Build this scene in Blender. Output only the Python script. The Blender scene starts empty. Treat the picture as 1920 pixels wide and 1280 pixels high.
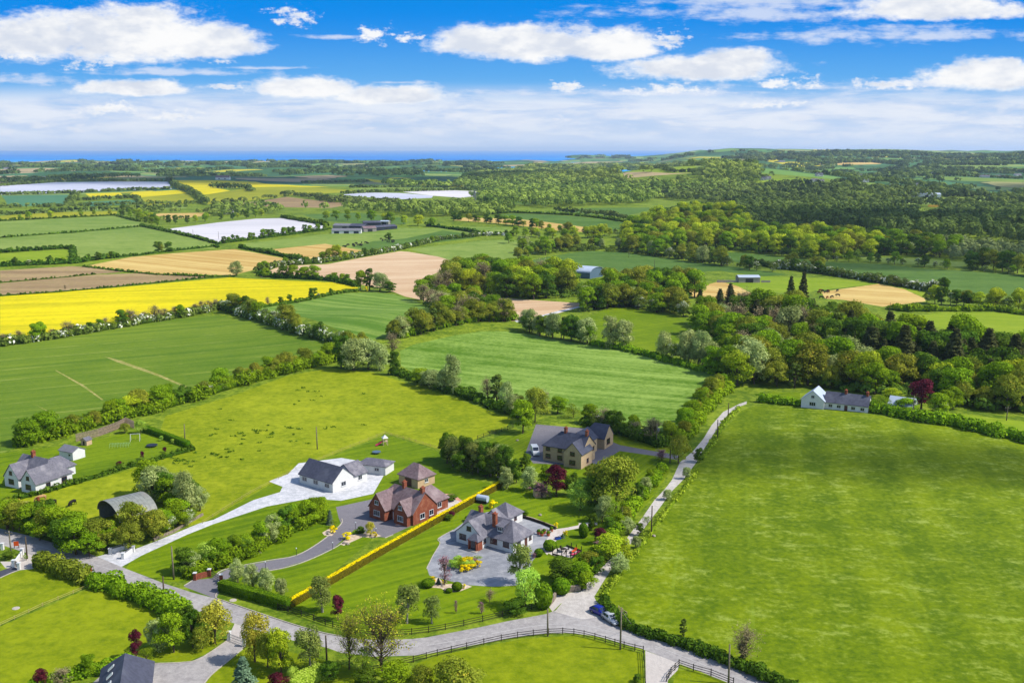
import bpy, math, random, re
import numpy as np
from mathutils import Vector, geometry
from math import radians, sin, cos, pi, sqrt, atan2, hypot
random.seed(7); RNG = np.random.default_rng(7)
SC = bpy.context.scene; COL = SC.collection
# ------------------------------------------------------------------ camera
FPX = 1885.0; HC = 84.0; PITCH = math.atan(359/FPX)
cd = bpy.data.cameras.new('camera'); cam = bpy.data.objects.new('camera', cd); COL.objects.link(cam)
cam.location = (0, 0, HC); cam.rotation_euler = (pi/2-PITCH, 0, 0)
cd.sensor_fit = 'HORIZONTAL'; cd.sensor_width = 36; cd.lens = 36*FPX/1920; cd.clip_start = 1; cd.clip_end = 120000
SC.camera = cam
SC.render.resolution_x = 1024; SC.render.resolution_y = 682
SC.view_settings.view_transform = 'Standard'; SC.view_settings.look = 'None'; SC.view_settings.gamma = 1
EXPO = 0.55; SC.view_settings.exposure = EXPO
SC.cycles.use_denoising = True; SC.cycles.max_bounces = 5; SC.cycles.diffuse_bounces = 2; SC.cycles.glossy_bounces = 2
SC.cycles.transmission_bounces = 2; SC.cycles.transparent_max_bounces = 4; SC.cycles.volume_bounces = 0
SC.cycles.caustics_reflective = False; SC.cycles.caustics_refractive = False
# ------------------------------------------------------------------ sun and sky
SUN_AZ = atan2(0.989, -0.149)         # compass style: from +y towards +x
SUN_EL = radians(49)
sd = Vector((sin(SUN_AZ)*cos(SUN_EL), cos(SUN_AZ)*cos(SUN_EL), sin(SUN_EL)))
ld = bpy.data.lights.new('sun', 'SUN'); ld.energy = 4.4; ld.angle = radians(0.5); ld.color = (1, .955, .87)
lo = bpy.data.objects.new('sun', ld); COL.objects.link(lo); lo.rotation_euler = sd.to_track_quat('Z', 'Y').to_euler()
W = bpy.data.worlds.new('World'); SC.world = W; W.use_nodes = True
class NT:
    def __init__(s, t): s.t = t
    def n(s, ty, **k):
        nd = s.t.nodes.new(ty)
        for a, b in k.items(): setattr(nd, a, b)
        return nd
    def put(s, v, sock):
        if isinstance(v, bpy.types.NodeSocket): s.t.links.new(v, sock)
        elif v is not None: sock.default_value = v
    def m(s, op, a, b=None, c=None, clamp=False):
        nd = s.n('ShaderNodeMath', operation=op, use_clamp=clamp); s.put(a, nd.inputs[0]); s.put(b, nd.inputs[1]); s.put(c, nd.inputs[2]); return nd.outputs[0]
    def v(s, op, a, b=None, scale=None):
        nd = s.n('ShaderNodeVectorMath', operation=op); s.put(a, nd.inputs[0]); s.put(b, nd.inputs[1])
        if scale is not None: s.put(scale, nd.inputs[3])
        return nd.outputs['Value'] if op == 'LENGTH' else nd.outputs[0]
    def mix(s, f, a, b):
        nd = s.n('ShaderNodeMix', data_type='RGBA'); s.put(f, nd.inputs[0]); s.put(a, nd.inputs[6]); s.put(b, nd.inputs[7]); return nd.outputs[2]
    def rng(s, v, a, b, c=0., d=1., smooth=True):
        nd = s.n('ShaderNodeMapRange', interpolation_type='SMOOTHSTEP' if smooth else 'LINEAR'); s.put(v, nd.inputs[0])
        for i, x in enumerate((a, b, c, d)): s.put(x, nd.inputs[i+1])
        return nd.outputs[0]
    def noise(s, v, scale, detail=3, rough=.55, dist=0.):
        nd = s.n('ShaderNodeTexNoise'); s.put(v, nd.inputs['Vector']); nd.inputs['Scale'].default_value = scale
        nd.inputs['Detail'].default_value = detail; nd.inputs['Roughness'].default_value = rough; nd.inputs['Distortion'].default_value = dist
        return nd.outputs[0]
    def comb(s, x, y, z=0.):
        nd = s.n('ShaderNodeCombineXYZ'); s.put(x, nd.inputs[0]); s.put(y, nd.inputs[1]); s.put(z, nd.inputs[2]); return nd.outputs[0]
    def sep(s, v):
        nd = s.n('ShaderNodeSeparateXYZ'); s.put(v, nd.inputs[0]); return nd.outputs
def lin(c): return tuple(((x/255)/12.92 if x <= 10 else (((x/255)+.055)/1.055)**2.4) for x in c)
def L4(c, k=1.0): return tuple(min(x/k, 1e3) for x in lin(c)) + (1,)
def build_world():
    t = NT(W.node_tree); W.node_tree.nodes.clear()
    out = t.n('ShaderNodeOutputWorld')
    sky = t.n('ShaderNodeTexSky', sky_type='NISHITA', sun_disc=False, sun_elevation=SUN_EL, sun_rotation=SUN_AZ, air_density=1.0, dust_density=.6, ozone_density=2.5)
    b1 = t.n('ShaderNodeBackground'); t.put(sky.outputs[0], b1.inputs[0]); b1.inputs[1].default_value = .15
    g = t.n('ShaderNodeTexCoord').outputs['Generated']
    x, y, z = t.sep(g)
    yy = t.m('MAXIMUM', y, .05)
    u = t.m('DIVIDE', x, yy); w = t.m('DIVIDE', z, yy)
    P = t.comb(u, w)
    k = 1/2**EXPO
    # clear blue, paler towards the horizon
    f = t.rng(w, 0.0, .15)
    base = t.mix(t.rng(w, .0, .075), L4((198, 218, 246)), L4((104, 180, 242)))
    base = t.mix(t.rng(w, .045, .135), base, L4((0, 140, 236)))
    Ps = t.v('MULTIPLY', P, (1, 2.3, 1))
    n1 = t.noise(Ps, 15, 8, .6); n2 = t.noise(t.v('ADD', Ps, (3.1, 1.7, 0)), 42, 6, .6); n3 = t.noise(t.v('MULTIPLY', P, (1, 7, 1)), 9, 8, .62, .3)
    n4 = t.noise(t.v('ADD', t.v('MULTIPLY', P, (1, 1.7, 1)), (.7, 5.1, 0)), 110, 5, .65)
    nn = t.m('ADD', t.m('ADD', t.m('MULTIPLY', t.m('SUBTRACT', n1, .5), 1.5), t.m('MULTIPLY', t.m('SUBTRACT', n2, .5), .8)), t.m('MULTIPLY', t.m('SUBTRACT', n4, .5), .5))
    def field(lst):
        acc = None
        for cx, cy, rx, ry in lst:
            a = (cx-960)/FPX; b = -(cy-640)/FPX
            den = cos(PITCH)+b*sin(PITCH); cu = a/den; cw = (-sin(PITCH)+b*cos(PITCH))/den
            q = t.v('MULTIPLY', t.v('SUBTRACT', P, (cu, cw, 0)), (FPX/rx, FPX/ry, 0))
            q = t.v('MAXIMUM', q, t.v('MULTIPLY', q, (-1, -1.7, 0)))
            d = t.m('SUBTRACT', 1.0, t.v('LENGTH', q))
            acc = d if acc is None else t.m('MAXIMUM', acc, d)
        return acc
    cum = field([(50, 78, 190, 62), (240, 80, 230, 78), (390, 84, 130, 50), (270, 40, 90, 40), 
        (1000, 88, 200, 52), (900, 84, 110, 42), (1150, 92, 125, 44), (1320, 132, 200, 40), (1370, 118, 100, 32), (1750, 20, 200, 36),
        (1870, 148, 170, 44), (1885, 125, 50, 22), (250, 168, 140, 22), (300, 160, 60, 16), (560, 168, 130, 30), (740, 182, 130, 28), (1330, -40, 900, 30)])
    small = field([(552, 40, 50, 28), (520, 22, 40, 12), (702, 70, 44, 26), (760, 72, 60, 16), (1480, 158, 80, 20), (1240, 172, 130, 14), (1060, 166, 50, 14), (330, 220, 80, 16), (200, 205, 90, 18), (170, 118, 80, 24), (405, 116, 40, 14), (40, 104, 100, 20), (1290, 170, 60, 16), (1250, 80, 60, 30), (430, 165, 60, 10), (1660, 160, 120, 16), (1450, 196, 100, 12)])
    thin = field([(1730, 70, 420, 20), (1400, 28, 300, 30), (1340, 34, 150, 26), (60, 152, 190, 14), (330, 137, 210, 12), (500, 128, 120, 5), (1560, 165, 300, 16), (730, 155, 60, 5), (120, 110, 150, 20), (640, 70, 80, 8), (1500, 5, 350, 22), (1250, 175, 500, 10), (1700, 160, 300, 12)])
    m1 = t.rng(t.m('ADD', t.m('MULTIPLY', cum, 1.25), t.m('MULTIPLY', nn, 1.0)), .02, .62)
    ms = t.rng(t.m('ADD', small, t.m('ADD', t.m('MULTIPLY', t.m('SUBTRACT', n4, .5), 2.6), t.m('MULTIPLY', t.m('SUBTRACT', n2, .5), 2.6))), .2, 1.05)
    m1 = t.m('MAXIMUM', m1, t.m('MULTIPLY', ms, .95))
    m2 = t.m('MULTIPLY', t.rng(t.m('ADD', thin, t.m('MULTIPLY', t.m('ADD', t.m('SUBTRACT', n3, .5), t.m('MULTIPLY', t.m('SUBTRACT', n2, .5), .7)), 3.0)), .0, 1.0), .75)
    # low bank of thin cloud above the horizon
    bank = t.m('MULTIPLY', t.rng(w, .066, .040), t.rng(n3, .22, .52))
    bank = t.m('MULTIPLY', bank, t.rng(w, .0, .03, .35, .88))
    puff = t.m('MULTIPLY', t.m('MULTIPLY', t.rng(t.noise(t.v('MULTIPLY', P, (1, 3.6, 1)), 30, 7, .6), .52, .68), t.rng(w, .058, .03)), t.rng(w, .006, .02))
    c = t.mix(bank, base, t.mix(t.rng(n3, .42, .6), L4((216, 227, 247)), L4((240, 244, 252))))
    c = t.mix(t.m('MULTIPLY', puff, .75), c, L4((236, 240, 250)))
    c = t.mix(m2, c, L4((226, 234, 250)))
    shade = t.noise(t.v('ADD', Ps, (0.0, .02, 0)), 13, 5, .55)
    cc = t.mix(t.rng(t.m('ADD', t.m('ADD', t.m('MULTIPLY', shade, .7), t.m('MULTIPLY', n2, .3)), t.m('MULTIPLY', t.m('SUBTRACT', m1, .8), -.25)), .36, .55), L4((218, 225, 238)), L4((254, 254, 254)))
    c = t.mix(m1, c, cc)
    b2 = t.n('ShaderNodeBackground'); t.put(c, b2.inputs[0]); b2.inputs[1].default_value = k
    # the cloud field belongs to the part of the sky before the camera; the rest is clear sky
    msk = t.m('MULTIPLY', t.rng(y, .35, .6), t.rng(z, .42, .24))
    mx = t.n('ShaderNodeMixShader'); t.put(msk, mx.inputs[0]); t.put(b1.outputs[0], mx.inputs[1]); t.put(b2.outputs[0], mx.inputs[2])
    t.put(mx.outputs[0], out.inputs[0])
    W.cycles.sampling_method = 'MANUAL'; W.cycles.sample_map_resolution = 256
build_world()
# ------------------------------------------------------------------ terrain
def sst(a, b, x):
    t = np.clip((x-a)/(b-a), 0, 1); return t*t*(3-2*t)
BUMPS = [(430, 2350, 330, 420, 46), (1000, 9300, 900, 700, 26), (1640, 5900, 560, 500, 34), (60, 1150, 260, 120, 5), (520, 950, 150, 120, 7), (-60, 485, 45, 40, 5), (110, 300, 55, 45, 3.0)]
def hz(x, y):
    x = np.asarray(x, float); y = np.asarray(y, float)
    d = np.hypot(x, y); z = np.zeros_like(d)
    for cx, cy, sx, sy, a in BUMPS: z = z + a*np.exp(-((x-cx)/sx)**2-((y-cy)/sy)**2)
    z = z + 4*np.sin(x/170+1)*np.cos(y/230)*sst(550, 950, d)*(1+d*.0004)
    z = z + 62*sst(.12, .2, x/np.maximum(y, 1))*sst(2600, 6000, d)
    return z
def hzs(x, y): return float(hz(x, y))
def ray(px, py):
    a = (px-960)/FPX; b = -(py-640)/FPX
    return (a, cos(PITCH)+b*sin(PITCH), -sin(PITCH)+b*cos(PITCH))
def G(px, py, z=0.0):
    """the point of the land that lies in this direction"""
    d = ray(px, py)
    if d[2] > -1e-4: d = (d[0], d[1], -1e-4)
    t = 60/abs(d[2]) * .3
    t = 50.0
    ts = t*1.012**np.arange(480)
    zz = HC+d[2]*ts-hz(d[0]*ts, d[1]*ts)-z
    i = np.argmax(zz < 0)
    if zz[i] >= 0: return (d[0]*9500, d[1]*9500)
    lo_, hi_ = ts[max(i-1, 0)], ts[i]
    for _ in range(18):
        m = .5*(lo_+hi_)
        if HC+d[2]*m-hzs(d[0]*m, d[1]*m)-z < 0: hi_ = m
        else: lo_ = m
    return (d[0]*hi_, d[1]*hi_)
def GP(l): return [G(*p) for p in l]
def pxm(x, y):
    """pixels (of 1920) per metre at a ground point"""
    return FPX/(y*cos(PITCH)+HC*sin(PITCH))
def hpx(x, y, n):
    """height in metres of something n pixels tall standing at x, y"""
    e = atan2(HC, hypot(x, y)); return n/pxm(x, y)/cos(e)
# ------------------------------------------------------------------ objects
def prop(o, label=None, cat=None, group=None, kind=None):
    if label: o['label'] = label
    if cat: o['category'] = cat
    if group: o['group'] = group
    if kind: o['kind'] = kind
    return o
def empty(name, loc, rz=0, **k):
    o = bpy.data.objects.new(name, None); COL.objects.link(o); o.location = loc; o.rotation_euler = (0, 0, rz); o.empty_display_size = .5
    return prop(o, **k)
def link(name, me, parent=None, **k):
    o = bpy.data.objects.new(name, me); COL.objects.link(o)
    if parent: o.parent = parent
    return prop(o, **k)
def mesh_np(name, V, F, mats, tint=None, midx=None, smooth=False):
    """mesh from an (n,3) vertex array and an (m,k) face array"""
    me = bpy.data.meshes.new(name); V = np.asarray(V, np.float32); F = np.asarray(F, np.int32); k = F.shape[1]
    me.vertices.add(len(V)); me.vertices.foreach_set('co', V.ravel())
    me.loops.add(F.size); me.loops.foreach_set('vertex_index', F.ravel())
    me.polygons.add(len(F)); me.polygons.foreach_set('loop_start', np.arange(0, F.size, k, dtype=np.int32)); 
    me.update(calc_edges=True)
    for m in mats: me.materials.append(m)
    if midx is not None: me.polygons.foreach_set('material_index', np.asarray(midx, np.int32))
    if smooth: me.polygons.foreach_set('use_smooth', np.ones(len(F), bool))
    if tint is not None:
        at = me.attributes.new('tint', 'FLOAT', 'FACE'); at.data.foreach_set('value', np.asarray(tint, np.float32))
    me.validate(); return me
class MB:
    def __init__(s): s.v = []; s.f = []
    def add(s, vs, fs):
        n = len(s.v); s.v += [tuple(v) for v in vs]; s.f += [tuple(i+n for i in f) for f in fs]; return s
    def box(s, x0, x1, y0, y1, z0, z1):
        return s.add([(x0, y0, z0), (x1, y0, z0), (x1, y1, z0), (x0, y1, z0), (x0, y0, z1), (x1, y0, z1), (x1, y1, z1), (x0, y1, z1)],
            [(3, 2, 1, 0), (4, 5, 6, 7), (0, 1, 5, 4), (1, 2, 6, 5), (2, 3, 7, 6), (3, 0, 4, 7)])
    def bar(s, a, b, w, h=None):
        """square bar from a to b"""
        a = Vector(a); b = Vector(b); h = h or w; d = (b-a).normalized(); up = Vector((0, 0, 1)) if abs(d.z) < .95 else Vector((1, 0, 0))
        r = d.cross(up).normalized(); q = r.cross(d)
        o = [r*(w/2*i)+q*(h/2*j) for i, j in ((-1, -1), (1, -1), (1, 1), (-1, 1))]
        return s.add([a+k for k in o]+[b+k for k in o], [(3, 2, 1, 0), (4, 5, 6, 7), (0, 1, 5, 4), (1, 2, 6, 5), (2, 3, 7, 6), (3, 0, 4, 7)])
    def tube(s, pts, rad, n=6, caps=True):
        pts = [Vector(p) for p in pts]; vs = []; fs = []
        for i, p in enumerate(pts):
            d = (pts[min(i+1, len(pts)-1)]-pts[max(i-1, 0)]).normalized()
            up = Vector((0, 0, 1)) if abs(d.z) < .9 else Vector((1, 0, 0)); r = d.cross(up).normalized(); q = r.cross(d)
            for k in range(n):
                a = 2*pi*k/n; vs.append(p+(r*cos(a)+q*sin(a))*rad[i])
        for i in range(len(pts)-1):
            for k in range(n): fs.append((i*n+k, i*n+(k+1) % n, (i+1)*n+(k+1) % n, (i+1)*n+k))
        if caps: fs += [tuple(range(n))[::-1], tuple((len(pts)-1)*n+k for k in range(n))]
        return s.add(vs, fs)
    def prism(s, poly, z0, z1):
        n = len(poly); a = sum(poly[i][0]*poly[(i+1) % n][1]-poly[(i+1) % n][0]*poly[i][1] for i in range(n))
        if a < 0: poly = poly[::-1]
        return s.add([(x, y, z0) for x, y in poly]+[(x, y, z1) for x, y in poly], [tuple(range(n))[::-1], tuple(range(n, 2*n))]+[(i, (i+1) % n, (i+1) % n+n, i+n) for i in range(n)])
    def ball(s, c, r, n=8, m=5, sz=1.0):
        vs = [(c[0], c[1], c[2]+r*sz)]; fs = []
        for j in range(1, m):
            th = pi*j/m
            for i in range(n): vs.append((c[0]+r*sin(th)*cos(2*pi*i/n), c[1]+r*sin(th)*sin(2*pi*i/n), c[2]+r*sz*cos(th)))
        vs.append((c[0], c[1], c[2]-r*sz)); L = len(vs)-1
        for i in range(n): fs += [(0, 1+i, 1+(i+1) % n), (L, 1+(m-2)*n+(i+1) % n, 1+(m-2)*n+i)]
        for j in range(m-2):
            for i in range(n): fs.append((1+j*n+i, 1+(j+1)*n+i, 1+(j+1)*n+(i+1) % n, 1+j*n+(i+1) % n))
        return s.add(vs, fs)
    def mesh(s, name, mat, smooth=False):
        me = bpy.data.meshes.new(name); me.from_pydata(s.v, [], s.f); me.materials.append(mat)
        if smooth: me.polygons.foreach_set('use_smooth', np.ones(len(me.polygons), bool))
        me.update(); return me
    def build(s, name, mat, parent=None, smooth=False, **k): return link(name, s.mesh(name, mat, smooth), parent, **k)
def inpoly(p, poly):
    x, y = p; c = False; n = len(poly); j = n-1
    for i in range(n):
        xi, yi = poly[i]; xj, yj = poly[j]
        if (yi > y) != (yj > y) and x < (xj-xi)*(y-yi)/(yj-yi)+xi: c = not c
        j = i
    return c
# ------------------------------------------------------------------ materials
KF = .88    # the same for leaves, which shade one another
KL = 1.55   # picture value / base colour on a sunlit level surface
def newmat(name):
    m = bpy.data.materials.new(name); m.use_nodes = True; t = NT(m.node_tree); m.node_tree.nodes.clear()
    out = t.n('ShaderNodeOutputMaterial'); return m, t, out
def principled(t, out, col, rough=.9, spec=.2, normal=None, **k):
    b = t.n('ShaderNodeBsdfPrincipled'); t.put(col, b.inputs['Base Color']); t.put(rough, b.inputs['Roughness']); b.inputs['Specular IOR Level'].default_value = spec
    if normal: t.put(normal, b.inputs['Normal'])
    for a, v in k.items(): b.inputs[a].default_value = v
    t.put(b.outputs[0], out.inputs[0]); return b
def plain(name, rgb, rough=.8, spec=.3, var=.15, scale=3., k=None, metal=0., dirt=None):
    """a paint or stone colour with weathering"""
    m, t, out = newmat(name); c = L4(rgb, k or KL)
    pos = t.n('ShaderNodeTexCoord').outputs['Object']
    n = t.noise(pos, scale, 5, .6); n2 = t.noise(pos, scale*.17, 3)
    d = tuple(x*(1-var*1.6) for x in c[:3])+(1,)
    col = t.mix(t.rng(n, .3, .7), d, c)
    if dirt: col = t.mix(t.m('MULTIPLY', t.rng(n2, .45, .75), .6), col, L4(dirt, k or KL))
    principled(t, out, col, rough, spec, Metallic=metal); return m
def ground_mat(name, ca, cb, cc=None, ang=0., stripe=0., ssc=.25, blot=.05, fine=.6, tram=None, mott=.5, cpos=(.55, .72), tcol=None, rough=.95):
    """grass, crop or soil: two main tones, a third in patches, drilled rows at an angle, wheel lines"""
    m, t, out = newmat(name)
    geo = t.n('ShaderNodeNewGeometry'); P = geo.outputs['Position']
    mp = t.n('ShaderNodeVectorRotate', rotation_type='Z_AXIS'); t.put(P, mp.inputs['Vector']); mp.inputs['Angle'].default_value = -ang
    R = mp.outputs[0]
    big = t.noise(P, blot*.35, 4, .6); mid = t.noise(P, blot*3, 4, .65); fi = t.noise(P, fine, 5, .7)
    row = t.noise(t.v('MULTIPLY', R, (.02, 1, 0)), ssc, 3, .6)
    f = t.m('MULTIPLY', t.m('SUBTRACT', big, .5), 2.2)
    f = t.m('ADD', f, t.m('MULTIPLY', t.m('SUBTRACT', mid, .5), 2.0*mott))
    f = t.m('ADD', f, t.m('MULTIPLY', t.m('SUBTRACT', fi, .5), 3.0*mott))
    f = t.m('ADD', f, t.m('MULTIPLY', t.m('SUBTRACT', row, .5), stripe*3))
    col = t.mix(t.rng(f, -.55, .55, 0, 1, False), L4(ca, KL), L4(cb, KL))
    if cc: 
        g = t.m('ADD', t.m('ADD', t.m('MULTIPLY', mid, .22), t.m('MULTIPLY', fi, .38)), t.m('MULTIPLY', t.noise(t.v('MULTIPLY', R, (1, .45, 1)), fine*.45, 3, .6), .4))
        col = t.mix(t.m('MULTIPLY', t.rng(g, *cpos), .8), col, L4(cc, KL))
    if tram:
        _, ry, _ = t.sep(R)
        q = t.m('ABSOLUTE', t.m('SUBTRACT', t.m('FRACT', t.m('DIVIDE', ry, tram)), .5))
        q = t.m('MULTIPLY', t.rng(q, .03, .012), t.rng(mid, .4, .65, .0, .4))
        col = t.mix(q, col, L4(tcol or (200, 200, 110), KL))
    bp = t.n('ShaderNodeBump'); bp.inputs['Strength'].default_value = .5; bp.inputs['Distance'].default_value = .35; t.put(fi, bp.inputs['Height'])
    principled(t, out, col, rough, .1, bp.outputs[0]); return m
def foliage(name, dark, light, extra=None, amt=.3, trans=.25):
    """leaves: each clump has its own tint, some carry a second colour (blossom, new growth)"""
    m, t, out = newmat(name)
    a = t.n('ShaderNodeAttribute', attribute_name='tint').outputs['Fac']
    r = t.n('ShaderNodeObjectInfo').outputs['Random']
    base = t.mix(t.rng(a, 0, 1, 0, 1, False), L4(dark, KF), L4(light, KF))
    if extra: base = t.mix(t.rng(a, 1-amt-.04, 1-amt+.04), base, L4(extra, KF))
    h = t.n('ShaderNodeHueSaturation'); t.put(base, h.inputs['Color'])
    t.put(t.rng(r, 0, 1, .482, .506, False), h.inputs['Hue']); t.put(t.rng(t.m('FRACT', t.m('MULTIPLY', r, 7.3)), 0, 1, .8, 1.15, False), h.inputs['Value'])
    b = t.n('ShaderNodeBsdfDiffuse'); t.put(h.outputs[0], b.inputs[0])
    tr = t.n('ShaderNodeBsdfTranslucent'); t.put(h.outputs[0], tr.inputs[0])
    mx = t.n('ShaderNodeMixShader'); mx.inputs[0].default_value = trans; t.put(b.outputs[0], mx.inputs[1]); t.put(tr.outputs[0], mx.inputs[2])
    t.put(mx.outputs[0], out.inputs[0]); return m
M = {}
rd = radians
M['verge'] = ground_mat('verge_grass', (84, 112, 16), (142, 160, 40), (170, 160, 80), blot=.08, mott=1.3, cpos=(.60, .8))
M['lawn'] = ground_mat('mown_lawn', (88, 118, 0), (130, 152, 6), (152, 162, 50), ang=rd(35), stripe=.8, ssc=.6, blot=.06, mott=.45, cpos=(.6, .8))
M['lawn2'] = ground_mat('striped_lawn', (88, 116, 0), (134, 154, 10), None, ang=rd(60), stripe=.9, ssc=.8, mott=.3)
M['big'] = ground_mat('meadow_grass', (88, 114, 0), (134, 152, 4), (166, 182, 84), ang=rd(78), stripe=.5, ssc=.12, blot=.025, fine=.7, mott=.95, cpos=(.50, .68), tram=15, tcol=(136, 160, 40))
M['past'] = ground_mat('rough_pasture', (120, 138, 2), (166, 174, 28), (104, 124, 14), blot=.05, fine=.5, mott=.9, ang=rd(20), cpos=(.58, .8))
M['past2'] = ground_mat('small_pasture', (108, 128, 0), (150, 162, 16), (92, 116, 14), blot=.06, fine=.5, mott=.9, cpos=(.58, .78))
M['pale'] = ground_mat('cut_meadow', (88, 126, 22), (152, 180, 80), None, ang=rd(-25), stripe=.8, ssc=.22, blot=.02, mott=.75)
M['corn'] = ground_mat('young_barley', (88, 120, 22), (124, 146, 38), (164, 164, 90), ang=rd(27), stripe=.8, ssc=.2, blot=.015, mott=.5, tram=20, cpos=(.64, .85))
M['corn2'] = ground_mat('spring_barley', (92, 130, 36), (132, 160, 66), None, ang=rd(-38), stripe=1.6, ssc=.2, blot=.02, mott=.5, tram=18)
M['gr1'] = ground_mat('mid_pasture', (108, 138, 44), (148, 166, 76), (164, 178, 100), ang=rd(12), stripe=.5, ssc=.06, blot=.012, fine=.2, mott=.7)
M['gr2'] = ground_mat('shaded_pasture', (72, 106, 34), (104, 134, 54), None, ang=rd(-12), stripe=.5, ssc=.07, blot=.012, fine=.2, mott=.6)  # darker copy of the pasture green, with shade put into its colour
M['gr3'] = ground_mat('bright_pasture', (118, 148, 16), (152, 170, 36), (166, 178, 80), ang=rd(-20), stripe=.7, ssc=.1, blot=.015, fine=.3, mott=.5)
M['teal'] = ground_mat('leafy_crop', (70, 122, 84), (96, 142, 102), None, ang=rd(8), stripe=.5, ssc=.06, blot=.01, fine=.2, mott=.4)
M['rape'] = ground_mat('oilseed_rape', (202, 190, 0), (244, 222, 0), (168, 178, 10), ang=rd(15), stripe=1.1, ssc=.13, blot=.02, mott=.8, cpos=(.50, .68), tram=20, tcol=(150, 162, 10))
M['olive'] = ground_mat('fading_rape', (136, 142, 22), (172, 172, 34), None, ang=rd(5), stripe=.6, ssc=.05, blot=.012, mott=.5)
M['tan'] = ground_mat('tilled_soil', (205, 168, 128), (228, 198, 160), None, ang=rd(20), stripe=1.0, ssc=.08, blot=.015, mott=.4)
M['tan2'] = ground_mat('stubble', (196, 158, 84), (226, 196, 120), (176, 160, 80), ang=rd(-28), stripe=1.6, ssc=.09, blot=.015, mott=.4)
M['brown'] = ground_mat('dry_soil', (142, 116, 84), (180, 154, 108), (120, 116, 56), ang=rd(8), stripe=1.2, ssc=.06, blot=.015, mott=.5, cpos=(.5, .7))
M['plastic'] = ground_mat('crop_cover_film', (206, 202, 206), (236, 230, 230), None, ang=rd(10), stripe=.9, ssc=.08, blot=.01, mott=.3, tram=9, tcol=(196, 190, 190))
M['film2'] = ground_mat('grey_crop_film', (186, 190, 206), (214, 214, 226), None, ang=rd(5), stripe=.6, ssc=.05, blot=.01, mott=.3)
M['gorse'] = ground_mat('gorse_scrub', (120, 104, 24), (176, 140, 20), (60, 80, 30), blot=.05, mott=1.4)
M['soil'] = ground_mat('bare_track', (146, 148, 66), (190, 176, 110), (110, 140, 45), blot=.2, mott=1.3, cpos=(.5, .62))
M['tarmac'] = ground_mat('road_tarmac', (160, 154, 152), (190, 184, 180), (138, 133, 132), blot=.2, fine=1.0, mott=.9, cpos=(.56, .7), rough=.85)
M['lane'] = ground_mat('lane_tarmac', (192, 184, 176), (218, 210, 202), (150, 146, 140), blot=.2, fine=1.2, mott=.9, cpos=(.58, .72), rough=.9)
M['drive'] = ground_mat('new_tarmac', (122, 118, 124), (142, 137, 142), None, blot=.1, fine=1.2, mott=.4, rough=.8)
M['fore'] = ground_mat('gravelled_forecourt', (140, 142, 148), (180, 180, 184), (200, 196, 194), blot=.12, fine=.6, mott=.7, ang=rd(30), stripe=.8, ssc=.3, cpos=(.52, .7))
M['white'] = ground_mat('white_gravel', (196, 197, 200), (230, 228, 230), (180, 180, 180), blot=.15, fine=1.0, mott=1.3, cpos=(.6, .8))
M['conc'] = ground_mat('pale_concrete', (196, 186, 178), (214, 205, 196), None, blot=.1, fine=1.0, mott=.6)
M['black'] = ground_mat('black_tarmac', (70, 72, 84), (86, 88, 98), None, mott=.4)
M['patio'] = ground_mat('patio_paving', (216, 150, 128), (232, 176, 150), (236, 220, 210), blot=.3, fine=.8, mott=.9, cpos=(.5, .62))
M['pave'] = ground_mat('pale_paving', (206, 192, 182), (226, 216, 208), (180, 168, 165), blot=.3, fine=1.4, mott=1.0)
M['bed'] = ground_mat('pebble_bed', (206, 180, 150), (232, 212, 188), (150, 120, 96), blot=.4, fine=1.5, mott=1.2)
M['far'] = None
def far_mat():
    """distant farmland: a patchwork of fields between dark hedge lines"""
    m, t, out = newmat('far_farmland'); P = t.n('ShaderNodeNewGeometry').outputs['Position']
    Q = t.v('ADD', P, t.v('SCALE', t.n('ShaderNodeTexNoise').outputs[1], None, 60.))
    nz = t.n('ShaderNodeTexNoise'); t.put(P, nz.inputs['Vector']); nz.inputs['Scale'].default_value = .004
    Q = t.v('ADD', P, t.v('SCALE', nz.outputs[1], None, 260.))
    Q = t.v('MULTIPLY', Q, (1, .8, 0))
    vo = t.n('ShaderNodeTexVoronoi', feature='F1'); t.put(Q, vo.inputs['Vector']); vo.inputs['Scale'].default_value = .0062
    r, g, b = t.sep(vo.outputs['Color'])
    cr = t.n('ShaderNodeValToRGB'); t.put(r, cr.inputs[0]); cr.color_ramp.interpolation = 'CONSTANT'
    pal = [(0, (78, 124, 66)), (.14, (120, 158, 72)), (.28, (66, 108, 66)), (.4, (150, 172, 84)), (.5, (84, 132, 84)), (.62, (168, 164, 100)), (.68, (214, 200, 40)), (.73, (100, 146, 70)), (.85, (196, 172, 128)), (.91, (72, 112, 60))]
    e = cr.color_ramp.elements
    while len(e) < len(pal): e.new(.5)
    for i, (p, c) in enumerate(pal): e[i].position = p; e[i].color = L4(c, KL)
    ed = t.n('ShaderNodeTexVoronoi', feature='DISTANCE_TO_EDGE'); t.put(Q, ed.inputs['Vector']); ed.inputs['Scale'].default_value = .0062
    n = t.noise(P, .012, 4)
    hd = t.rng(ed.outputs['Distance'], .035, .012)
    c0 = t.mix(hd, cr.outputs[0], L4((58, 84, 44), KL))
    c = t.mix(t.m('MULTIPLY', t.m('SUBTRACT', n, .3), .5), c0, L4((60, 90, 40), KL))
    principled(t, out, c, .95, .1); return m
M['far'] = far_mat()
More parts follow.
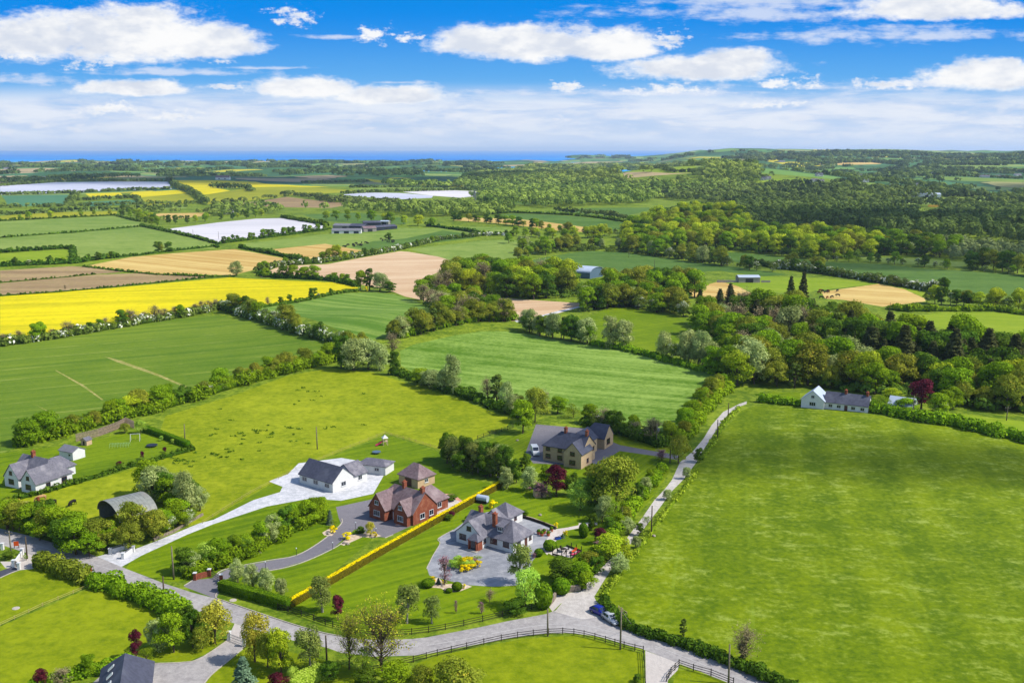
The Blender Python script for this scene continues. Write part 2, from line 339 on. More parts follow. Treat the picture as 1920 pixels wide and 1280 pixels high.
# ------------------------------------------------------------------ the land, cut into fields, roads, drives and lawns that share their edges
FL = []   # (object name, material, polygon in metres)
def fld(name, mat, pix): FL.append((name, M[mat], GP(pix)))
def strip(line, w):
    """polygon of a band of width w along a line of points in metres"""
    a = []; b = []
    for i, p in enumerate(line):
        q0 = line[max(i-1, 0)]; q1 = line[min(i+1, len(line)-1)]; dx = q1[0]-q0[0]; dy = q1[1]-q0[1]; l = hypot(dx, dy) or 1
        a.append((p[0]-dy/l*w/2, p[1]+dx/l*w/2)); b.append((p[0]+dy/l*w/2, p[1]-dx/l*w/2))
    return a+b[::-1]
F = fld
F('field', 'film2', [(0, 348), (105, 342), (315, 341), (325, 354), (240, 356), (100, 362), (0, 365)])
F('field', 'teal', [(2, 367), (145, 365), (128, 384), (82, 386), (15, 387)])
F('field', 'rape', [(160, 363), (225, 361), (230, 366), (170, 370)])
F('field', 'rape', [(240, 367), (250, 361), (335, 356), (350, 362), (265, 370)])
F('field', 'olive', [(265, 370), (350, 362), (370, 380), (275, 385)])
F('field', 'teal', [(155, 379), (257, 374), (260, 382), (175, 387), (155, 384)])
F('field', 'rape', [(320, 338), (395, 338), (480, 341), (555, 348), (620, 351), (480, 352), (395, 352), (440, 360), (372, 366), (345, 350)])
F('field', 'olive', [(375, 367), (480, 351), (540, 350), (665, 357), (665, 360), (540, 367), (490, 374), (390, 383)])
F('field', 'brown', [(395, 386), (480, 378), (538, 369), (665, 382), (620, 390), (480, 387)])
F('field', 'gr1', [(0, 403), (0, 396), (130, 391), (350, 387), (350, 391), (220, 395)])
F('field', 'olive', [(0, 413), (0, 405), (100, 398), (220, 396), (218, 404), (50, 410)])
F('field', 'gr1', [(0, 415), (215, 405), (265, 417), (265, 424), (0, 445)])
F('field', 'gr1', [(0, 447), (265, 425), (405, 456), (408, 465), (300, 473), (225, 484), (148, 487), (138, 466), (120, 464), (0, 472)])
F('field', 'gr3', [(0, 476), (118, 468), (136, 470), (139, 492), (0, 500)])
F('field', 'tan2', [(274, 405), (300, 400), (385, 399), (395, 403), (320, 412), (280, 410)])
F('field', 'tan2', [(165, 498), (245, 482), (310, 476), (440, 467), (480, 474), (552, 488), (500, 500), (436, 516), (300, 513), (225, 507)])
F('field', 'brown', [(0, 507), (135, 499), (155, 500), (230, 510), (180, 514), (0, 530)])
F('field', 'brown', [(0, 531), (180, 515), (260, 512), (400, 519), (220, 537), (0, 554)])
F('field', 'rape', [(0, 556), (220, 539), (430, 520), (480, 523), (665, 531), (672, 541), (630, 547), (555, 566), (480, 578), (412, 579), (350, 591), (240, 609), (112, 631), (0, 646)])
F('field', 'corn', [(0, 650), (112, 634), (240, 612), (350, 594), (405, 591), (480, 602), (560, 620), (640, 640), (640, 668), (540, 702), (440, 724), (300, 767), (200, 792), (100, 815), (0, 850)])
F('field', 'corn2', [(480, 578), (555, 567), (630, 550), (700, 548), (740, 552), (780, 565), (810, 580), (780, 610), (740, 630), (680, 640), (620, 612), (560, 592), (505, 583)])
F('field', 'tan', [(485, 516), (525, 499), (615, 495), (690, 481), (750, 471), (765, 472), (828, 482), (850, 491), (845, 500), (800, 520), (775, 540), (780, 548), (870, 550), (960, 560), (1085, 568), (1090, 575), (1000, 600), (960, 602), (900, 580), (830, 570), (760, 556), (720, 540), (620, 525), (550, 521), (490, 520)])
F('field', 'gr1', [(460, 456), (615, 438), (742, 427), (830, 428), (900, 440), (890, 445), (770, 459), (680, 470), (610, 457), (505, 467), (450, 464)])
F('field', 'tan2', [(505, 468), (610, 457), (680, 470), (650, 478), (600, 487), (565, 485)])
F('field', 'gr2', [(700, 452), (760, 447), (830, 432), (900, 441), (888, 446), (770, 460), (690, 468), (660, 463)])
F('field', 'plastic', [(302, 431), (410, 417), (480, 410), (528, 409), (610, 424), (605, 431), (490, 446), (405, 457)])
F('field', 'gr2', [(567, 402), (670, 399), (745, 407), (762, 411), (760, 421), (675, 420), (615, 415), (580, 407)])
F('field', 'film2', [(640, 365), (685, 361), (750, 362), (812, 367), (810, 371), (745, 374)])
F('field', 'plastic', [(755, 360), (830, 356), (905, 359), (942, 361), (905, 366), (865, 371), (812, 367)])
F('field', 'gr1', [(565, 344), (620, 339), (680, 341), (660, 348), (588, 349)])
F('field', 'rape', [(684, 335), (755, 340), (805, 344), (892, 348), (892, 350), (818, 349), (705, 342)])
F('field', 'gr1', [(655, 353), (892, 350), (895, 356), (680, 359)])
F('field', 'tan2', [(850, 413), (870, 408), (960, 410), (1090, 425), (1112, 430), (1095, 435), (1045, 432), (960, 421), (900, 416)])
F('field', 'gr2', [(917, 404), (960, 400), (1072, 405), (1182, 419), (1172, 428), (1150, 432), (1115, 428), (1000, 413), (940, 408)])
F('field', 'gr1', [(800, 425), (952, 426), (960, 430), (942, 439), (905, 439), (830, 430)])
F('field', 'gr1', [(767, 467), (805, 462), (905, 451), (960, 449), (1010, 460), (1015, 472), (985, 478), (960, 487), (905, 496), (850, 490), (825, 482)])
F('field', 'gr2', [(985, 490), (1035, 480), (1100, 470), (1172, 473), (1290, 490), (1400, 503), (1480, 515), (1430, 518), (1350, 508), (1260, 512), (1130, 510), (1080, 497)])
F('field', 'gr2', [(1308, 470), (1355, 472), (1440, 478), (1515, 488), (1565, 492), (1650, 495), (1720, 503), (1815, 508), (1920, 517), (2000, 522), (2000, 560), (1920, 554), (1800, 547), (1740, 536), (1640, 521), (1560, 513), (1480, 505), (1400, 494), (1310, 482)])
F('field', 'gr1', [(1610, 480), (1760, 487), (1820, 493), (1800, 500), (1700, 495), (1620, 488)])
F('field', 'gr3', [(1350, 527), (1400, 521), (1430, 518), (1548, 522), (1648, 532), (1600, 537), (1525, 545), (1500, 550), (1400, 545), (1370, 532)])
F('field', 'tan2', [(1278, 547), (1350, 527), (1385, 537), (1412, 552), (1340, 562), (1300, 556)])
F('field', 'tan2', [(1540, 547), (1648, 532), (1695, 542), (1735, 560), (1735, 565), (1655, 575), (1580, 562), (1547, 560)])
F('field', 'gr3', [(1648, 532), (1700, 539), (1770, 553), (1760, 560), (1735, 558), (1695, 542)])
F('field', 'gr3', [(1690, 595), (1765, 586), (1865, 585), (1920, 592), (1990, 600), (1990, 650), (1920, 643), (1865, 645), (1830, 640), (1800, 630), (1772, 618), (1730, 606)])
F('field', 'lawn', [(1100, 595), (1135, 580), (1160, 575), (1210, 582), (1285, 595), (1320, 607), (1320, 620), (1290, 632), (1240, 658), (1177, 655), (1120, 640), (1110, 612)])
F('field', 'pale', [(750, 658), (775, 646), (855, 628), (905, 621), (960, 621), (1100, 646), (1180, 658), (1320, 690), (1345, 700), (1335, 745), (1300, 790), (1270, 815), (1220, 805), (1160, 788), (1100, 775), (1040, 755), (1000, 748), (940, 755), (860, 735), (800, 712), (752, 685)])
F('field', 'past', [(310, 780), (440, 740), (540, 704), (620, 690), (700, 698), (850, 745), (960, 785), (950, 800), (900, 820), (835, 846), (725, 812), (555, 880), (380, 980), (270, 1000), (0, 1000), (-60, 960), (0, 943), (200, 893), (365, 842), (300, 808)])
F('field', 'big', [(1405, 764), (1430, 757), (1500, 762), (1620, 775), (1700, 785), (1800, 795), (1920, 820), (2100, 850), (2300, 1000), (2300, 1500), (1700, 1400), (1480, 1283), (1430, 1262), (1340, 1230), (1280, 1208), (1170, 1168), (1140, 1125), (1134, 1100), (1160, 1062), (1195, 1020), (1250, 950), (1300, 882), (1350, 815), (1390, 770)])
F('field', 'gr3', [(1120, 314), (1172, 313), (1322, 320), (1350, 325), (1260, 325), (1172, 323)])
F('field', 'gr3', [(1385, 349), (1440, 336), (1500, 334), (1512, 340), (1480, 347), (1440, 351)])
F('field', 'gr1', [(1560, 343), (1590, 341), (1640, 343), (1665, 352), (1640, 357), (1600, 351)])
F('field', 'gr2', [(1202, 361), (1257, 357), (1260, 366), (1230, 367)])
F('field', 'gr2', [(1040, 396), (1100, 390), (1217, 389), (1222, 393), (1170, 406), (1100, 401)])
F('field', 'gr2', [(1440, 409), (1490, 405), (1475, 416), (1440, 421)])
F('field', 'gorse', [(1685, 394), (1732, 399), (1732, 409), (1685, 401)])
F('field', 'gorse', [(1740, 384), (1770, 384), (1770, 388), (1740, 388)])
F('field', 'gr1', [(1655, 371), (1700, 371), (1877, 370), (1875, 381), (1740, 383), (1677, 383)])
F('field', 'gr2', [(1732, 402), (1762, 404), (1752, 413), (1710, 411)])
F('field', 'gr1', [(1705, 330), (1920, 337), (1920, 342), (1800, 339)])
F('field', 'gr1', [(1717, 312), (1790, 307), (1890, 311), (1840, 320), (1777, 316)])
F('field', 'gr3', [(1850, 317), (1960, 314), (1960, 321), (1880, 322)])
F('field', 'tan2', [(1515, 308), (1560, 304), (1660, 305), (1650, 308), (1560, 310)])
F('field', 'olive', [(1740, 296), (1830, 295), (1830, 299), (1740, 299)])
F('field', 'gr2', [(960, 378), (1000, 376), (1020, 381), (980, 384)])
# gardens
F('lawn', 'lawn', [(-60, 870), (0, 850), (160, 830), (250, 806), (270, 806), (355, 838), (365, 842), (200, 888), (100, 918), (0, 942), (-60, 958)])
F('lawn', 'lawn', [(380, 980), (555, 882), (725, 815), (835, 850), (850, 890), (940, 910), (875, 945), (772, 985), (737, 1001), (700, 1008), (545, 1140), (412, 1095), (360, 1088), (310, 1090), (235, 1066), (250, 1045), (290, 1030)])
F('lawn', 'lawn', [(545, 1140), (700, 1052), (820, 983), (940, 915), (1000, 905), (1130, 950), (1165, 985), (1165, 1025), (1140, 1045), (1085, 1100), (1050, 1105), (1035, 1130), (905, 1160), (770, 1184), (690, 1186), (600, 1165), (550, 1150)])
F('lawn', 'lawn2', [(900, 832), (960, 808), (1000, 806), (1100, 808), (1136, 823), (1162, 834), (1241, 848), (1262, 858), (1255, 885), (1225, 930), (1200, 960), (1160, 945), (1080, 930), (1000, 890), (925, 860)])
F('lawn', 'past2', [(1130, 812), (1240, 826), (1262, 842), (1245, 848), (1162, 834), (1136, 823)])
F('lawn', 'lawn', [(1440, 735), (1500, 735), (1500, 755), (1430, 752)])
F('lawn', 'gr3', [(1780, 790), (1800, 775), (1920, 790), (1980, 800), (1980, 830), (1920, 818), (1850, 805)])
F('field', 'past2', [(-60, 1090), (0, 1078), (60, 1065), (80, 1066), (160, 1100), (0, 1170), (-60, 1195)])
F('field', 'past2', [(-60, 1200), (0, 1174), (165, 1103), (200, 1110), (300, 1150), (290, 1190), (235, 1240), (150, 1262), (60, 1290), (-80, 1290)])
F('field', 'past2', [(760, 1300), (780, 1243), (820, 1229), (880, 1216), (980, 1197), (1080, 1190), (1130, 1202), (1170, 1214), (1205, 1226), (1208, 1300)])
F('lawn', 'past2', [(1260, 1290), (1268, 1256), (1300, 1256), (1375, 1283), (1370, 1300)])
F('lawn', 'past2', [(262, 1240), (265, 1215), (350, 1205), (425, 1195), (390, 1222), (357, 1238)])
F('lawn', 'past2', [(378, 1290), (400, 1262), (430, 1238), (460, 1215), (520, 1215), (620, 1240), (700, 1260), (690, 1310), (370, 1310)])
for q in ([(195, 668), (225, 675), (300, 702), (352, 725), (349, 727), (296, 705), (218, 678)], [(103, 694), (106, 694), (158, 722), (194, 749), (191, 750), (154, 724)], [(64, 757), (80, 765), (112, 781), (106, 780)]): F('field_track', 'soil', q)
F('track', 'white', [(965, 601), (1000, 595), (1050, 582), (1090, 573), (1092, 575), (1052, 585), (1005, 598), (968, 604)])
F('track', 'white', [(1085, 574), (1110, 566), (1150, 556), (1190, 545), (1192, 547), (1152, 559), (1112, 569), (1088, 577)])
# drives
F('driveway', 'white', [(178, 1044), (210, 1035), (250, 1030), (290, 1015), (375, 980), (400, 974), (475, 937), (525, 922), (530, 912), (504, 902), (540, 888), (560, 868), (640, 858), (700, 868), (720, 890), (700, 925), (640, 938), (580, 934), (500, 949), (400, 982), (350, 1002), (265, 1041), (228, 1062), (200, 1057)])
F('driveway', 'drive', [(345, 1099), (362, 1087), (398, 1083), (403, 1078), (425, 1067), (500, 1052), (555, 1042), (600, 1017), (640, 982), (635, 970), (630, 950), (700, 935), (790, 960), (772, 985), (737, 1001), (722, 1007), (700, 1005), (665, 992), (625, 1027), (575, 1050), (525, 1065), (447, 1077), (414, 1089), (412, 1107), (405, 1122)])
F('patio', 'patio', [(740, 985), (772, 985), (875, 945), (850, 925), (800, 925), (760, 960)])
F('patio', 'pave', [(772, 985), (800, 975), (878, 945), (850, 935), (820, 950), (770, 972)])
F('forecourt', 'fore', [(800, 1062), (812, 1040), (826, 1018), (823, 1008), (850, 993), (875, 975), (900, 963), (940, 953), (967, 961), (1000, 971), (1030, 983), (1045, 998), (1022, 1012), (1017, 1030), (999, 1050), (992, 1070), (985, 1092), (965, 1097), (925, 1099), (875, 1096), (837, 1087), (805, 1078)])
F('path', 'pave', [(1037, 992), (1060, 989), (1085, 984), (1085, 980), (1120, 978), (1120, 984), (1095, 988), (1062, 994), (1045, 1010), (1035, 1025), (1026, 1040), (1018, 1030), (1024, 1012)])
F('path', 'pave', [(1017, 1030), (1035, 1030), (1062, 1024), (1090, 1034), (1070, 1049), (1035, 1040)])
F('flower_bed', 'bed', [(800, 1088), (822, 1082), (835, 1094), (870, 1094), (885, 1099), (862, 1108), (842, 1110), (826, 1102), (800, 1100)])
F('flower_bed', 'bed', [(604, 998), (618, 990), (632, 996), (640, 974), (641, 985), (622, 1004), (608, 1003)])
F('flower_bed', 'bed', [(638, 1020), (655, 1002), (675, 1000), (700, 998), (715, 1004), (700, 1008), (680, 1006), (660, 1015), (645, 1022)])
F('flower_bed', 'bed', [(945, 955), (1000, 970), (1045, 987), (1042, 993), (1000, 975), (944, 959)])
F('driveway', 'drive', [(1005, 795), (1100, 803), (1136, 823), (1162, 834), (1241, 848), (1275, 853), (1270, 862), (1241, 856), (1162, 845), (1139, 859), (1119, 874), (1000, 868), (985, 850)])
F('driveway', 'tarmac', [(150, 1300), (190, 1265), (232, 1250), (265, 1244), (357, 1240), (390, 1225), (425, 1201), (457, 1213), (425, 1240), (395, 1265), (375, 1290), (370, 1310)])
F('apron', 'conc', [(423, 1202), (432, 1185), (440, 1168), (470, 1178), (462, 1195), (458, 1214)])
F('apron', 'conc', [(1210, 1219), (1275, 1243), (1270, 1256), (1252, 1274), (1250, 1330), (1212, 1330)])
F('apron', 'conc', [(0, 1052), (20, 1052), (48, 1040), (52, 1036), (86, 1053), (60, 1066), (38, 1068), (10, 1064)])
F('driveway', 'black', [(-60, 1086), (0, 1070), (25, 1061), (37, 1068), (0, 1083), (-60, 1100)])
F('apron', 'conc', [(1022, 1118), (1040, 1113), (1092, 1108), (1085, 1122), (1052, 1130), (1036, 1146), (1028, 1135)])
# roads
F('road', 'tarmac', [(-120, 958), (0, 990), (60, 1005), (170, 1038), (240, 1067), (310, 1094), (360, 1110), (407, 1122), (475, 1146), (550, 1171), (607, 1187), (640, 1193), (700, 1199), (772, 1197), (800, 1194), (900, 1175), (950, 1164), (1025, 1150), (1040, 1144), (1080, 1130), (1120, 1128), (1130, 1140), (1150, 1165), (1187, 1180), (1225, 1192), (1280, 1210), (1315, 1225), (1378, 1250), (1450, 1281), (1560, 1330), (1560, 1400), (1370, 1281), (1310, 1257), (1275, 1244), (1207, 1217), (1125, 1193), (1075, 1186), (1025, 1187), (950, 1196), (875, 1211), (800, 1225), (775, 1228), (700, 1230), (640, 1223), (612, 1213), (550, 1200), (505, 1187), (437, 1167), (360, 1141), (295, 1115), (250, 1096), (165, 1071), (85, 1053), (50, 1036), (0, 1020), (-120, 992)])
F('lane', 'lane', [(1040, 1146), (1060, 1122), (1087, 1110), (1107, 1085), (1127, 1065), (1150, 1042), (1174, 1010), (1205, 969), (1227, 937), (1247, 916), (1260, 899), (1275, 866), (1300, 845), (1319, 822), (1334, 797), (1356, 772), (1386, 757), (1400, 752), (1400, 757), (1386, 762), (1366, 775), (1346, 801), (1328, 829), (1310, 856), (1306, 866), (1281, 899), (1258, 922), (1241, 946), (1206, 992), (1185, 1016), (1152, 1058), (1133, 1087), (1114, 1118), (1122, 1135), (1140, 1155), (1090, 1160)])
def resample(poly):
    out = []
    n = len(poly)
    for i in range(n):
        a = poly[i]; b = poly[(i+1) % n]; l = hypot(a[0]-b[0], a[1]-b[1]); st = max(9, .035*hypot(*a)); k = max(1, int(l/st))
        for j in range(k): out.append((a[0]+(b[0]-a[0])*j/k, a[1]+(b[1]-a[1])*j/k))
    return out
SHORE = [(-9000, -600), (9500, -600), (12500, 12500), (7000, 13500), (3600, 12800), (1900, 11200), (1300, 10600), (600, 9700), (480, 9000), (760, 8500), (500, 8150), (250, 7900), (-300, 7750), (-1100, 7900), (-2600, 7700), (-4000, 7500), (-9000, 7600)]
NEARLAND = [(-4000, -500), (4000, -500), (4000, 1200), (1500, 1750), (900, 2000), (0, 2250), (-900, 2100), (-1600, 1900), (-4000, 1500)]
def build_land():
    vs = []; fs = []; es = []
    def addp(p):
        if sum(p[i-1][0]*p[i][1]-p[i][0]*p[i-1][1] for i in range(len(p))) < 0: p = p[::-1]
        n = len(vs); vs.extend(Vector(q) for q in p); fs.append(list(range(n, n+len(p))))
    addp(resample(SHORE)); addp(resample(NEARLAND))
    for nme, mt, p in FL: addp(resample(p))
    r = 60.0
    while r < 13500:
        st = 1.1 if r < 3500 else 1.6
        for a in np.arange(-44, 44.1, st): vs.append(Vector((r*sin(radians(a)), r*cos(radians(a)))))
        r *= 1.034
    V, E, Fc, _, _, of = geometry.delaunay_2d_cdt(vs, es, fs, 0, 1e-4, True)
    V = np.array([tuple(v) for v in V]); tri = np.array([tuple(f) for f in Fc if len(f) == 3]); own = [max(o) if len(o) else -1 for o, f in zip(of, Fc) if len(f) == 3]
    own = np.array(own); z = hz(V[:, 0], V[:, 1]); V3 = np.column_stack([V, z])
    e1 = V[tri[:, 1]]-V[tri[:, 0]]; e2 = V[tri[:, 2]]-V[tri[:, 0]]; fl = (e1[:, 0]*e2[:, 1]-e1[:, 1]*e2[:, 0]) < 0
    tri[fl] = tri[fl][:, ::-1]
    names = [('countryside', M['far']), ('ground', M['verge'])]+[(a, b) for a, b, _ in FL]
    nrm = {}
    for k, (nme, mt) in enumerate(names):
        t = tri[own == k]
        if not len(t): print('EMPTY field', k, nme); continue
        u, inv = np.unique(t, return_inverse=True)
        me = mesh_np(nme, V3[u], inv.reshape(-1, 3), [mt], smooth=True)
        # normals of the land itself, so that neighbouring sheets shade alike
        x, y = V3[u, 0], V3[u, 1]; e = 1.0
        nx = -(hz(x+e, y)-hz(x-e, y))/(2*e); ny = -(hz(x, y+e)-hz(x, y-e))/(2*e); N = np.column_stack([nx, ny, np.ones_like(nx)]); N /= np.linalg.norm(N, axis=1)[:, None]
        me.normals_split_custom_set_from_vertices(N.tolist())
        link(nme, me, kind='structure')
build_land()
def build_sea():
    m, t, out = newmat('sea_water'); P = t.n('ShaderNodeNewGeometry').outputs['Position']
    n = t.noise(t.v('MULTIPLY', P, (.35, 1, 1)), .0009, 5, .6)
    _, y, _ = t.sep(P)
    c = t.mix(t.rng(n, .35, .65), L4((8, 92, 168), .95), L4((24, 124, 184), .95))
    c = t.mix(t.rng(y, 9500, 7600), c, L4((16, 132, 196), 1.0))
    principled(t, out, c, .75, .08)
    xs = np.linspace(-60000, 60000, 25); ys = np.geomspace(4000, 90000, 24)
    V = [(x, y, -4.0) for y in ys for x in xs]; Fq = [(j*25+i, j*25+i+1, (j+1)*25+i+1, (j+1)*25+i) for j in range(23) for i in range(24)]
    link('sea', mesh_np('sea', V, Fq, [m]), kind='structure')
build_sea()
# ------------------------------------------------------------------ trees
M['bark'] = plain('bark', (120, 104, 84), .95, .1, .35, 4)
M['bark_pale'] = plain('pale_bark', (190, 182, 165), .95, .1, .3, 4)
KIND = {}
def K(k, name, cat, desc, dark, light, extra=None, amt=.25, **sh):
    M['f_'+k] = foliage('leaves_'+k, dark, light, extra, amt, .28)
    sh.update(name=name, cat=cat, desc=desc); KIND[k] = sh
# sh: crown base fraction, width/height ratio, blobs, leaves, leaf size, style
K('bl', 'green_tree', 'tree', 'mid green broadleaf tree', (72, 104, 12), (138, 168, 30), None, cb=.12, wr=.85, nb=40, n=5600, s=.33)
K('bd', 'dark_tree', 'tree', 'dark green dense tree', (48, 78, 16), (96, 126, 34), None, cb=.06, wr=.8, nb=36, n=5600, s=.32)
K('by', 'bright_tree', 'tree', 'bright yellow-green tree', (100, 128, 12), (180, 192, 44), None, cb=.1, wr=.95, nb=42, n=5600, s=.33)
K('bo', 'bronze_tree', 'tree', 'olive bronze tree', (84, 98, 22), (150, 156, 50), (168, 150, 50), .06, cb=.12, wr=.9, nb=42, n=5400, s=.31)
K('wi', 'willow_tree', 'tree', 'pale grey-green willow', (98, 116, 50), (176, 188, 118), None, cb=.05, wr=.75, nb=44, n=5200, s=.29, droop=.5)
K('bi', 'birch_tree', 'tree', 'slender birch tree', (82, 100, 40), (140, 152, 72), None, cb=.14, wr=.62, nb=44, n=4000, s=.26, droop=.5, bark='bark_pale')
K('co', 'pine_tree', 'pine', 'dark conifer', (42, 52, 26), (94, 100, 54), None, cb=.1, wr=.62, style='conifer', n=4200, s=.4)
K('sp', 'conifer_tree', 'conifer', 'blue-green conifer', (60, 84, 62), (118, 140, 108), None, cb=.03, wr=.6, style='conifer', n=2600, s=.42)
K('ha', 'hawthorn_tree', 'hawthorn', 'white-blossomed hawthorn', (64, 88, 28), (124, 142, 60), (226, 226, 206), .24, cb=.05, wr=1.05, nb=28, n=3600, s=.3)
K('cp', 'copper_tree', 'tree', 'dark red copper-leaved tree', (58, 22, 30), (116, 46, 58), None, cb=.14, wr=.75, nb=32, n=4400, s=.3)
K('ba', 'sparse_tree', 'tree', 'thinly leaved branching tree', (134, 138, 30), (184, 188, 60), (150, 130, 70), .15, cb=.25, wr=.85, nb=54, n=2600, s=.2, style='sparse')
K('bw', 'bare_tree', 'tree', 'bare twiggy tree', (122, 112, 78), (168, 156, 112), None, cb=.2, wr=.75, nb=40, n=1300, s=.26, style='sparse')
K('iv', 'ivy_clad_tree', 'tree', 'narrow ivy-clad tree', (50, 70, 22), (106, 122, 48), None, cb=.0, wr=.38, nb=28, n=3600, s=.32)
K('ye', 'golden_tree', 'tree', 'golden weeping tree', (140, 142, 34), (196, 188, 68), None, cb=.05, wr=.7, nb=40, n=4600, s=.26, droop=.7)
K('sh', 'bush', 'bush', 'rounded green bush', (70, 100, 14), (140, 164, 34), None, cb=.0, wr=1.25, nb=20, n=1700, s=.3)
K('tb', 'clipped_bush', 'bush', 'clipped round dark bush', (52, 84, 10), (104, 134, 22), None, cb=.0, wr=1.05, style='ball', n=1400, s=.16)
K('gb', 'golden_bush', 'bush', 'golden yellow bush', (206, 186, 0), (246, 228, 30), None, cb=.0, wr=1.15, nb=12, n=900, s=.75)
K('lb', 'lime_tree', 'tree', 'round lime-green tree', (112, 150, 30), (178, 206, 84), None, cb=.1, wr=.95, nb=34, n=4400, s=.28)
K('pb', 'purple_shrub', 'shrub', 'upright purple-brown shrub', (112, 76, 84), (160, 120, 124), None, cb=.05, wr=.5, nb=26, n=900, s=.3, style='sparse')
def leaves(C, N, s, rng, jit=.55, aspect=1.5):
    """a quad for each centre C, facing about N"""
    n = len(C); N = N+rng.normal(0, jit, (n, 3)); N /= np.linalg.norm(N, axis=1)[:, None]+1e-9
    T = np.cross(N, rng.normal(0, 1, (n, 3))); T /= np.linalg.norm(T, axis=1)[:, None]+1e-9; B = np.cross(N, T)
    h = (s*rng.uniform(.6, 1.3, n))[:, None]*.5
    V = np.stack([C-T*h*aspect, C-B*h, C+T*h*aspect, C+B*h], 1).reshape(-1, 3)
    return V, np.arange(4*n).reshape(-1, 4)
def blob_leaves(cs, rs, tints, n, s, rng, droop=0, flat=.85):
    """leaves over the outside of a heap of rounded clumps"""
    w = rs**2; k = rng.choice(len(cs), n, p=w/w.sum())
    D = rng.normal(0, 1, (n, 3)); D[:, 2] = np.abs(D[:, 2])*.9-.35*rng.random(n); D /= np.linalg.norm(D, axis=1)[:, None]
    rad = rs[k]*rng.uniform(.72, 1.06, n)
    C = cs[k]+D*rad[:, None]*np.array([1, 1, flat])
    if droop: C[:, 2] -= droop*rs[k]*rng.random(n)**2*1.4
    t = tints[k]*.55+rng.random(n)*.45
    V, Fq = leaves(C, D*1.6, s, rng)
    return V, Fq, t
def crown_profile(t):  # radius against height, 0..1
    return np.sqrt(np.clip(1-(2*np.clip(t, 0, 1)**.85-1)**2, 0, 1))
def tree_data(k, seed):
    sh = KIND[k]; rng = np.random.default_rng(seed); H = 10.0; R = H*sh['wr']/2; cb = sh['cb']*H; st = sh.get('style'); tr = MB()
    if st == 'conifer':
        tr.tube([(0, 0, -.6), (0, 0, H*.5), (.1, .05, H*.97)], [.26, .16, .03], 6)
        n = sh['n']; tiers = 15; t = rng.random(n)**1.25; kk = np.floor(t*tiers)
        # each tier carries its own boughs
        nb = 7; bough = rng.integers(0, nb, n); az = 2*pi*bough/nb+kk*1.1+rng.normal(0, .2, n); blen = np.random.default_rng(seed+5).uniform(.65, 1.15, (tiers+1, nb))[kk.astype(int), bough]
        rr = R*(1-kk/tiers)**.8*blen*rng.uniform(.12, 1, n)**.7+.12; z = cb+(H-cb)*(kk+.5)/tiers-rr*.22+rng.normal(0, .10, n)
        C = np.column_stack([rr*np.cos(az), rr*np.sin(az), z]); D = np.column_stack([np.cos(az)*.5, np.sin(az)*.5, np.ones(n)])
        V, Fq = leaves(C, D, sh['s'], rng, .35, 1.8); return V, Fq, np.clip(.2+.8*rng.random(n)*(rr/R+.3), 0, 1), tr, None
    if st == 'ball':
        n = sh['n']; D = rng.normal(0, 1, (n, 3)); D /= np.linalg.norm(D, axis=1)[:, None]
        C = D*np.array([R, R, H/2])*rng.uniform(.93, 1.03, n)[:, None]+np.array([0, 0, H/2*.96]); C[:, 2] = np.maximum(C[:, 2], .1)
        V, Fq = leaves(C, D*2, sh['s']*8, rng, .4, 1.2); tr.ball((0, 0, H*.47), H*.42, 10, 7); tr.v = [(x*R/(H*.5), y*R/(H*.5), z) for x, y, z in tr.v]; return V, Fq, rng.random(n), tr, None
    nb = sh['nb']; hs = cb+(H-cb)*(.12+.80*rng.random(nb)**.8); hs[:3] = [H*.9, H*.82, H*.74]
    tt = (hs-cb)/(H-cb); pr = crown_profile(tt); az = rng.random(nb)*2*pi; q = rng.uniform(.35, .80, nb); q[:1] = .1
    lop = 1+.22*np.cos(az-rng.random()*6.3); br = R*rng.uniform(.17, .48, nb)
    cs = np.column_stack([np.cos(az)*pr*R*q*lop, np.sin(az)*pr*R*q*lop, hs-.2])
    tints = rng.random(nb)
    lean = rng.normal(0, .25, 2)
    if st == 'sparse':
        tr.tube([(0, 0, -.6), (lean[0]*.4, lean[1]*.4, H*.25), (lean[0], lean[1], H*.7)], [.3, .2, .07], 5)
        V = []; tips = []
        for i in range(nb):
            a = Vector((lean[0]*hs[i]/H, lean[1]*hs[i]/H, max(cb*.7, hs[i]*.55))); b = Vector(cs[i]); mid = a.lerp(b, .5)+Vector((0, 0, -.2)); tr.tube([a, mid, b], [.09, .06, .03], 3, False)
            for j in range(7):
                e = b+Vector(rng.normal(0, 1, 3)).normalized()*br[i]*1.5; e.z = max(e.z, b.z-.2); tr.tube([mid.lerp(b, .4+.1*j), e], [.03, .012], 3, False); tips += [tuple(e), tuple(b.lerp(e, .6))]
        tips = np.array(tips); n = sh['n']; C = tips[rng.integers(0, len(tips), n)]+rng.normal(0, .28, (n, 3))
        V, Fq = leaves(C, np.tile([0, 0, 1.], (n, 1)), sh['s'], rng, .8); return V, Fq, rng.random(n), tr, None
    V, Fq, t = blob_leaves(cs, br, tints, sh['n'], sh['s'], rng, sh.get('droop', 0))
    keep = V.reshape(-1, 4, 3)[:, :, 2].min(1) > .02; V = V.reshape(-1, 4, 3)[keep].reshape(-1, 3); t = t[keep]; Fq = np.arange(len(V)).reshape(-1, 4)
    top = H*.6
    tr.tube([(0, 0, -.6), (lean[0]*.3, lean[1]*.3, max(cb, 1.2)), (lean[0], lean[1], top)], [.34, .24, .08], 6)
    for i in range(min(nb, 9)):
        a = Vector((lean[0]*.5, lean[1]*.5, cb+(hs[i]-cb)*.25)); tr.tube([a, a.lerp(Vector(cs[i]), .5)+Vector((0, 0, .2)), Vector(cs[i])], [.13, .08, .03], 4, False)
    return V, Fq, t, tr, None
TREES = {}
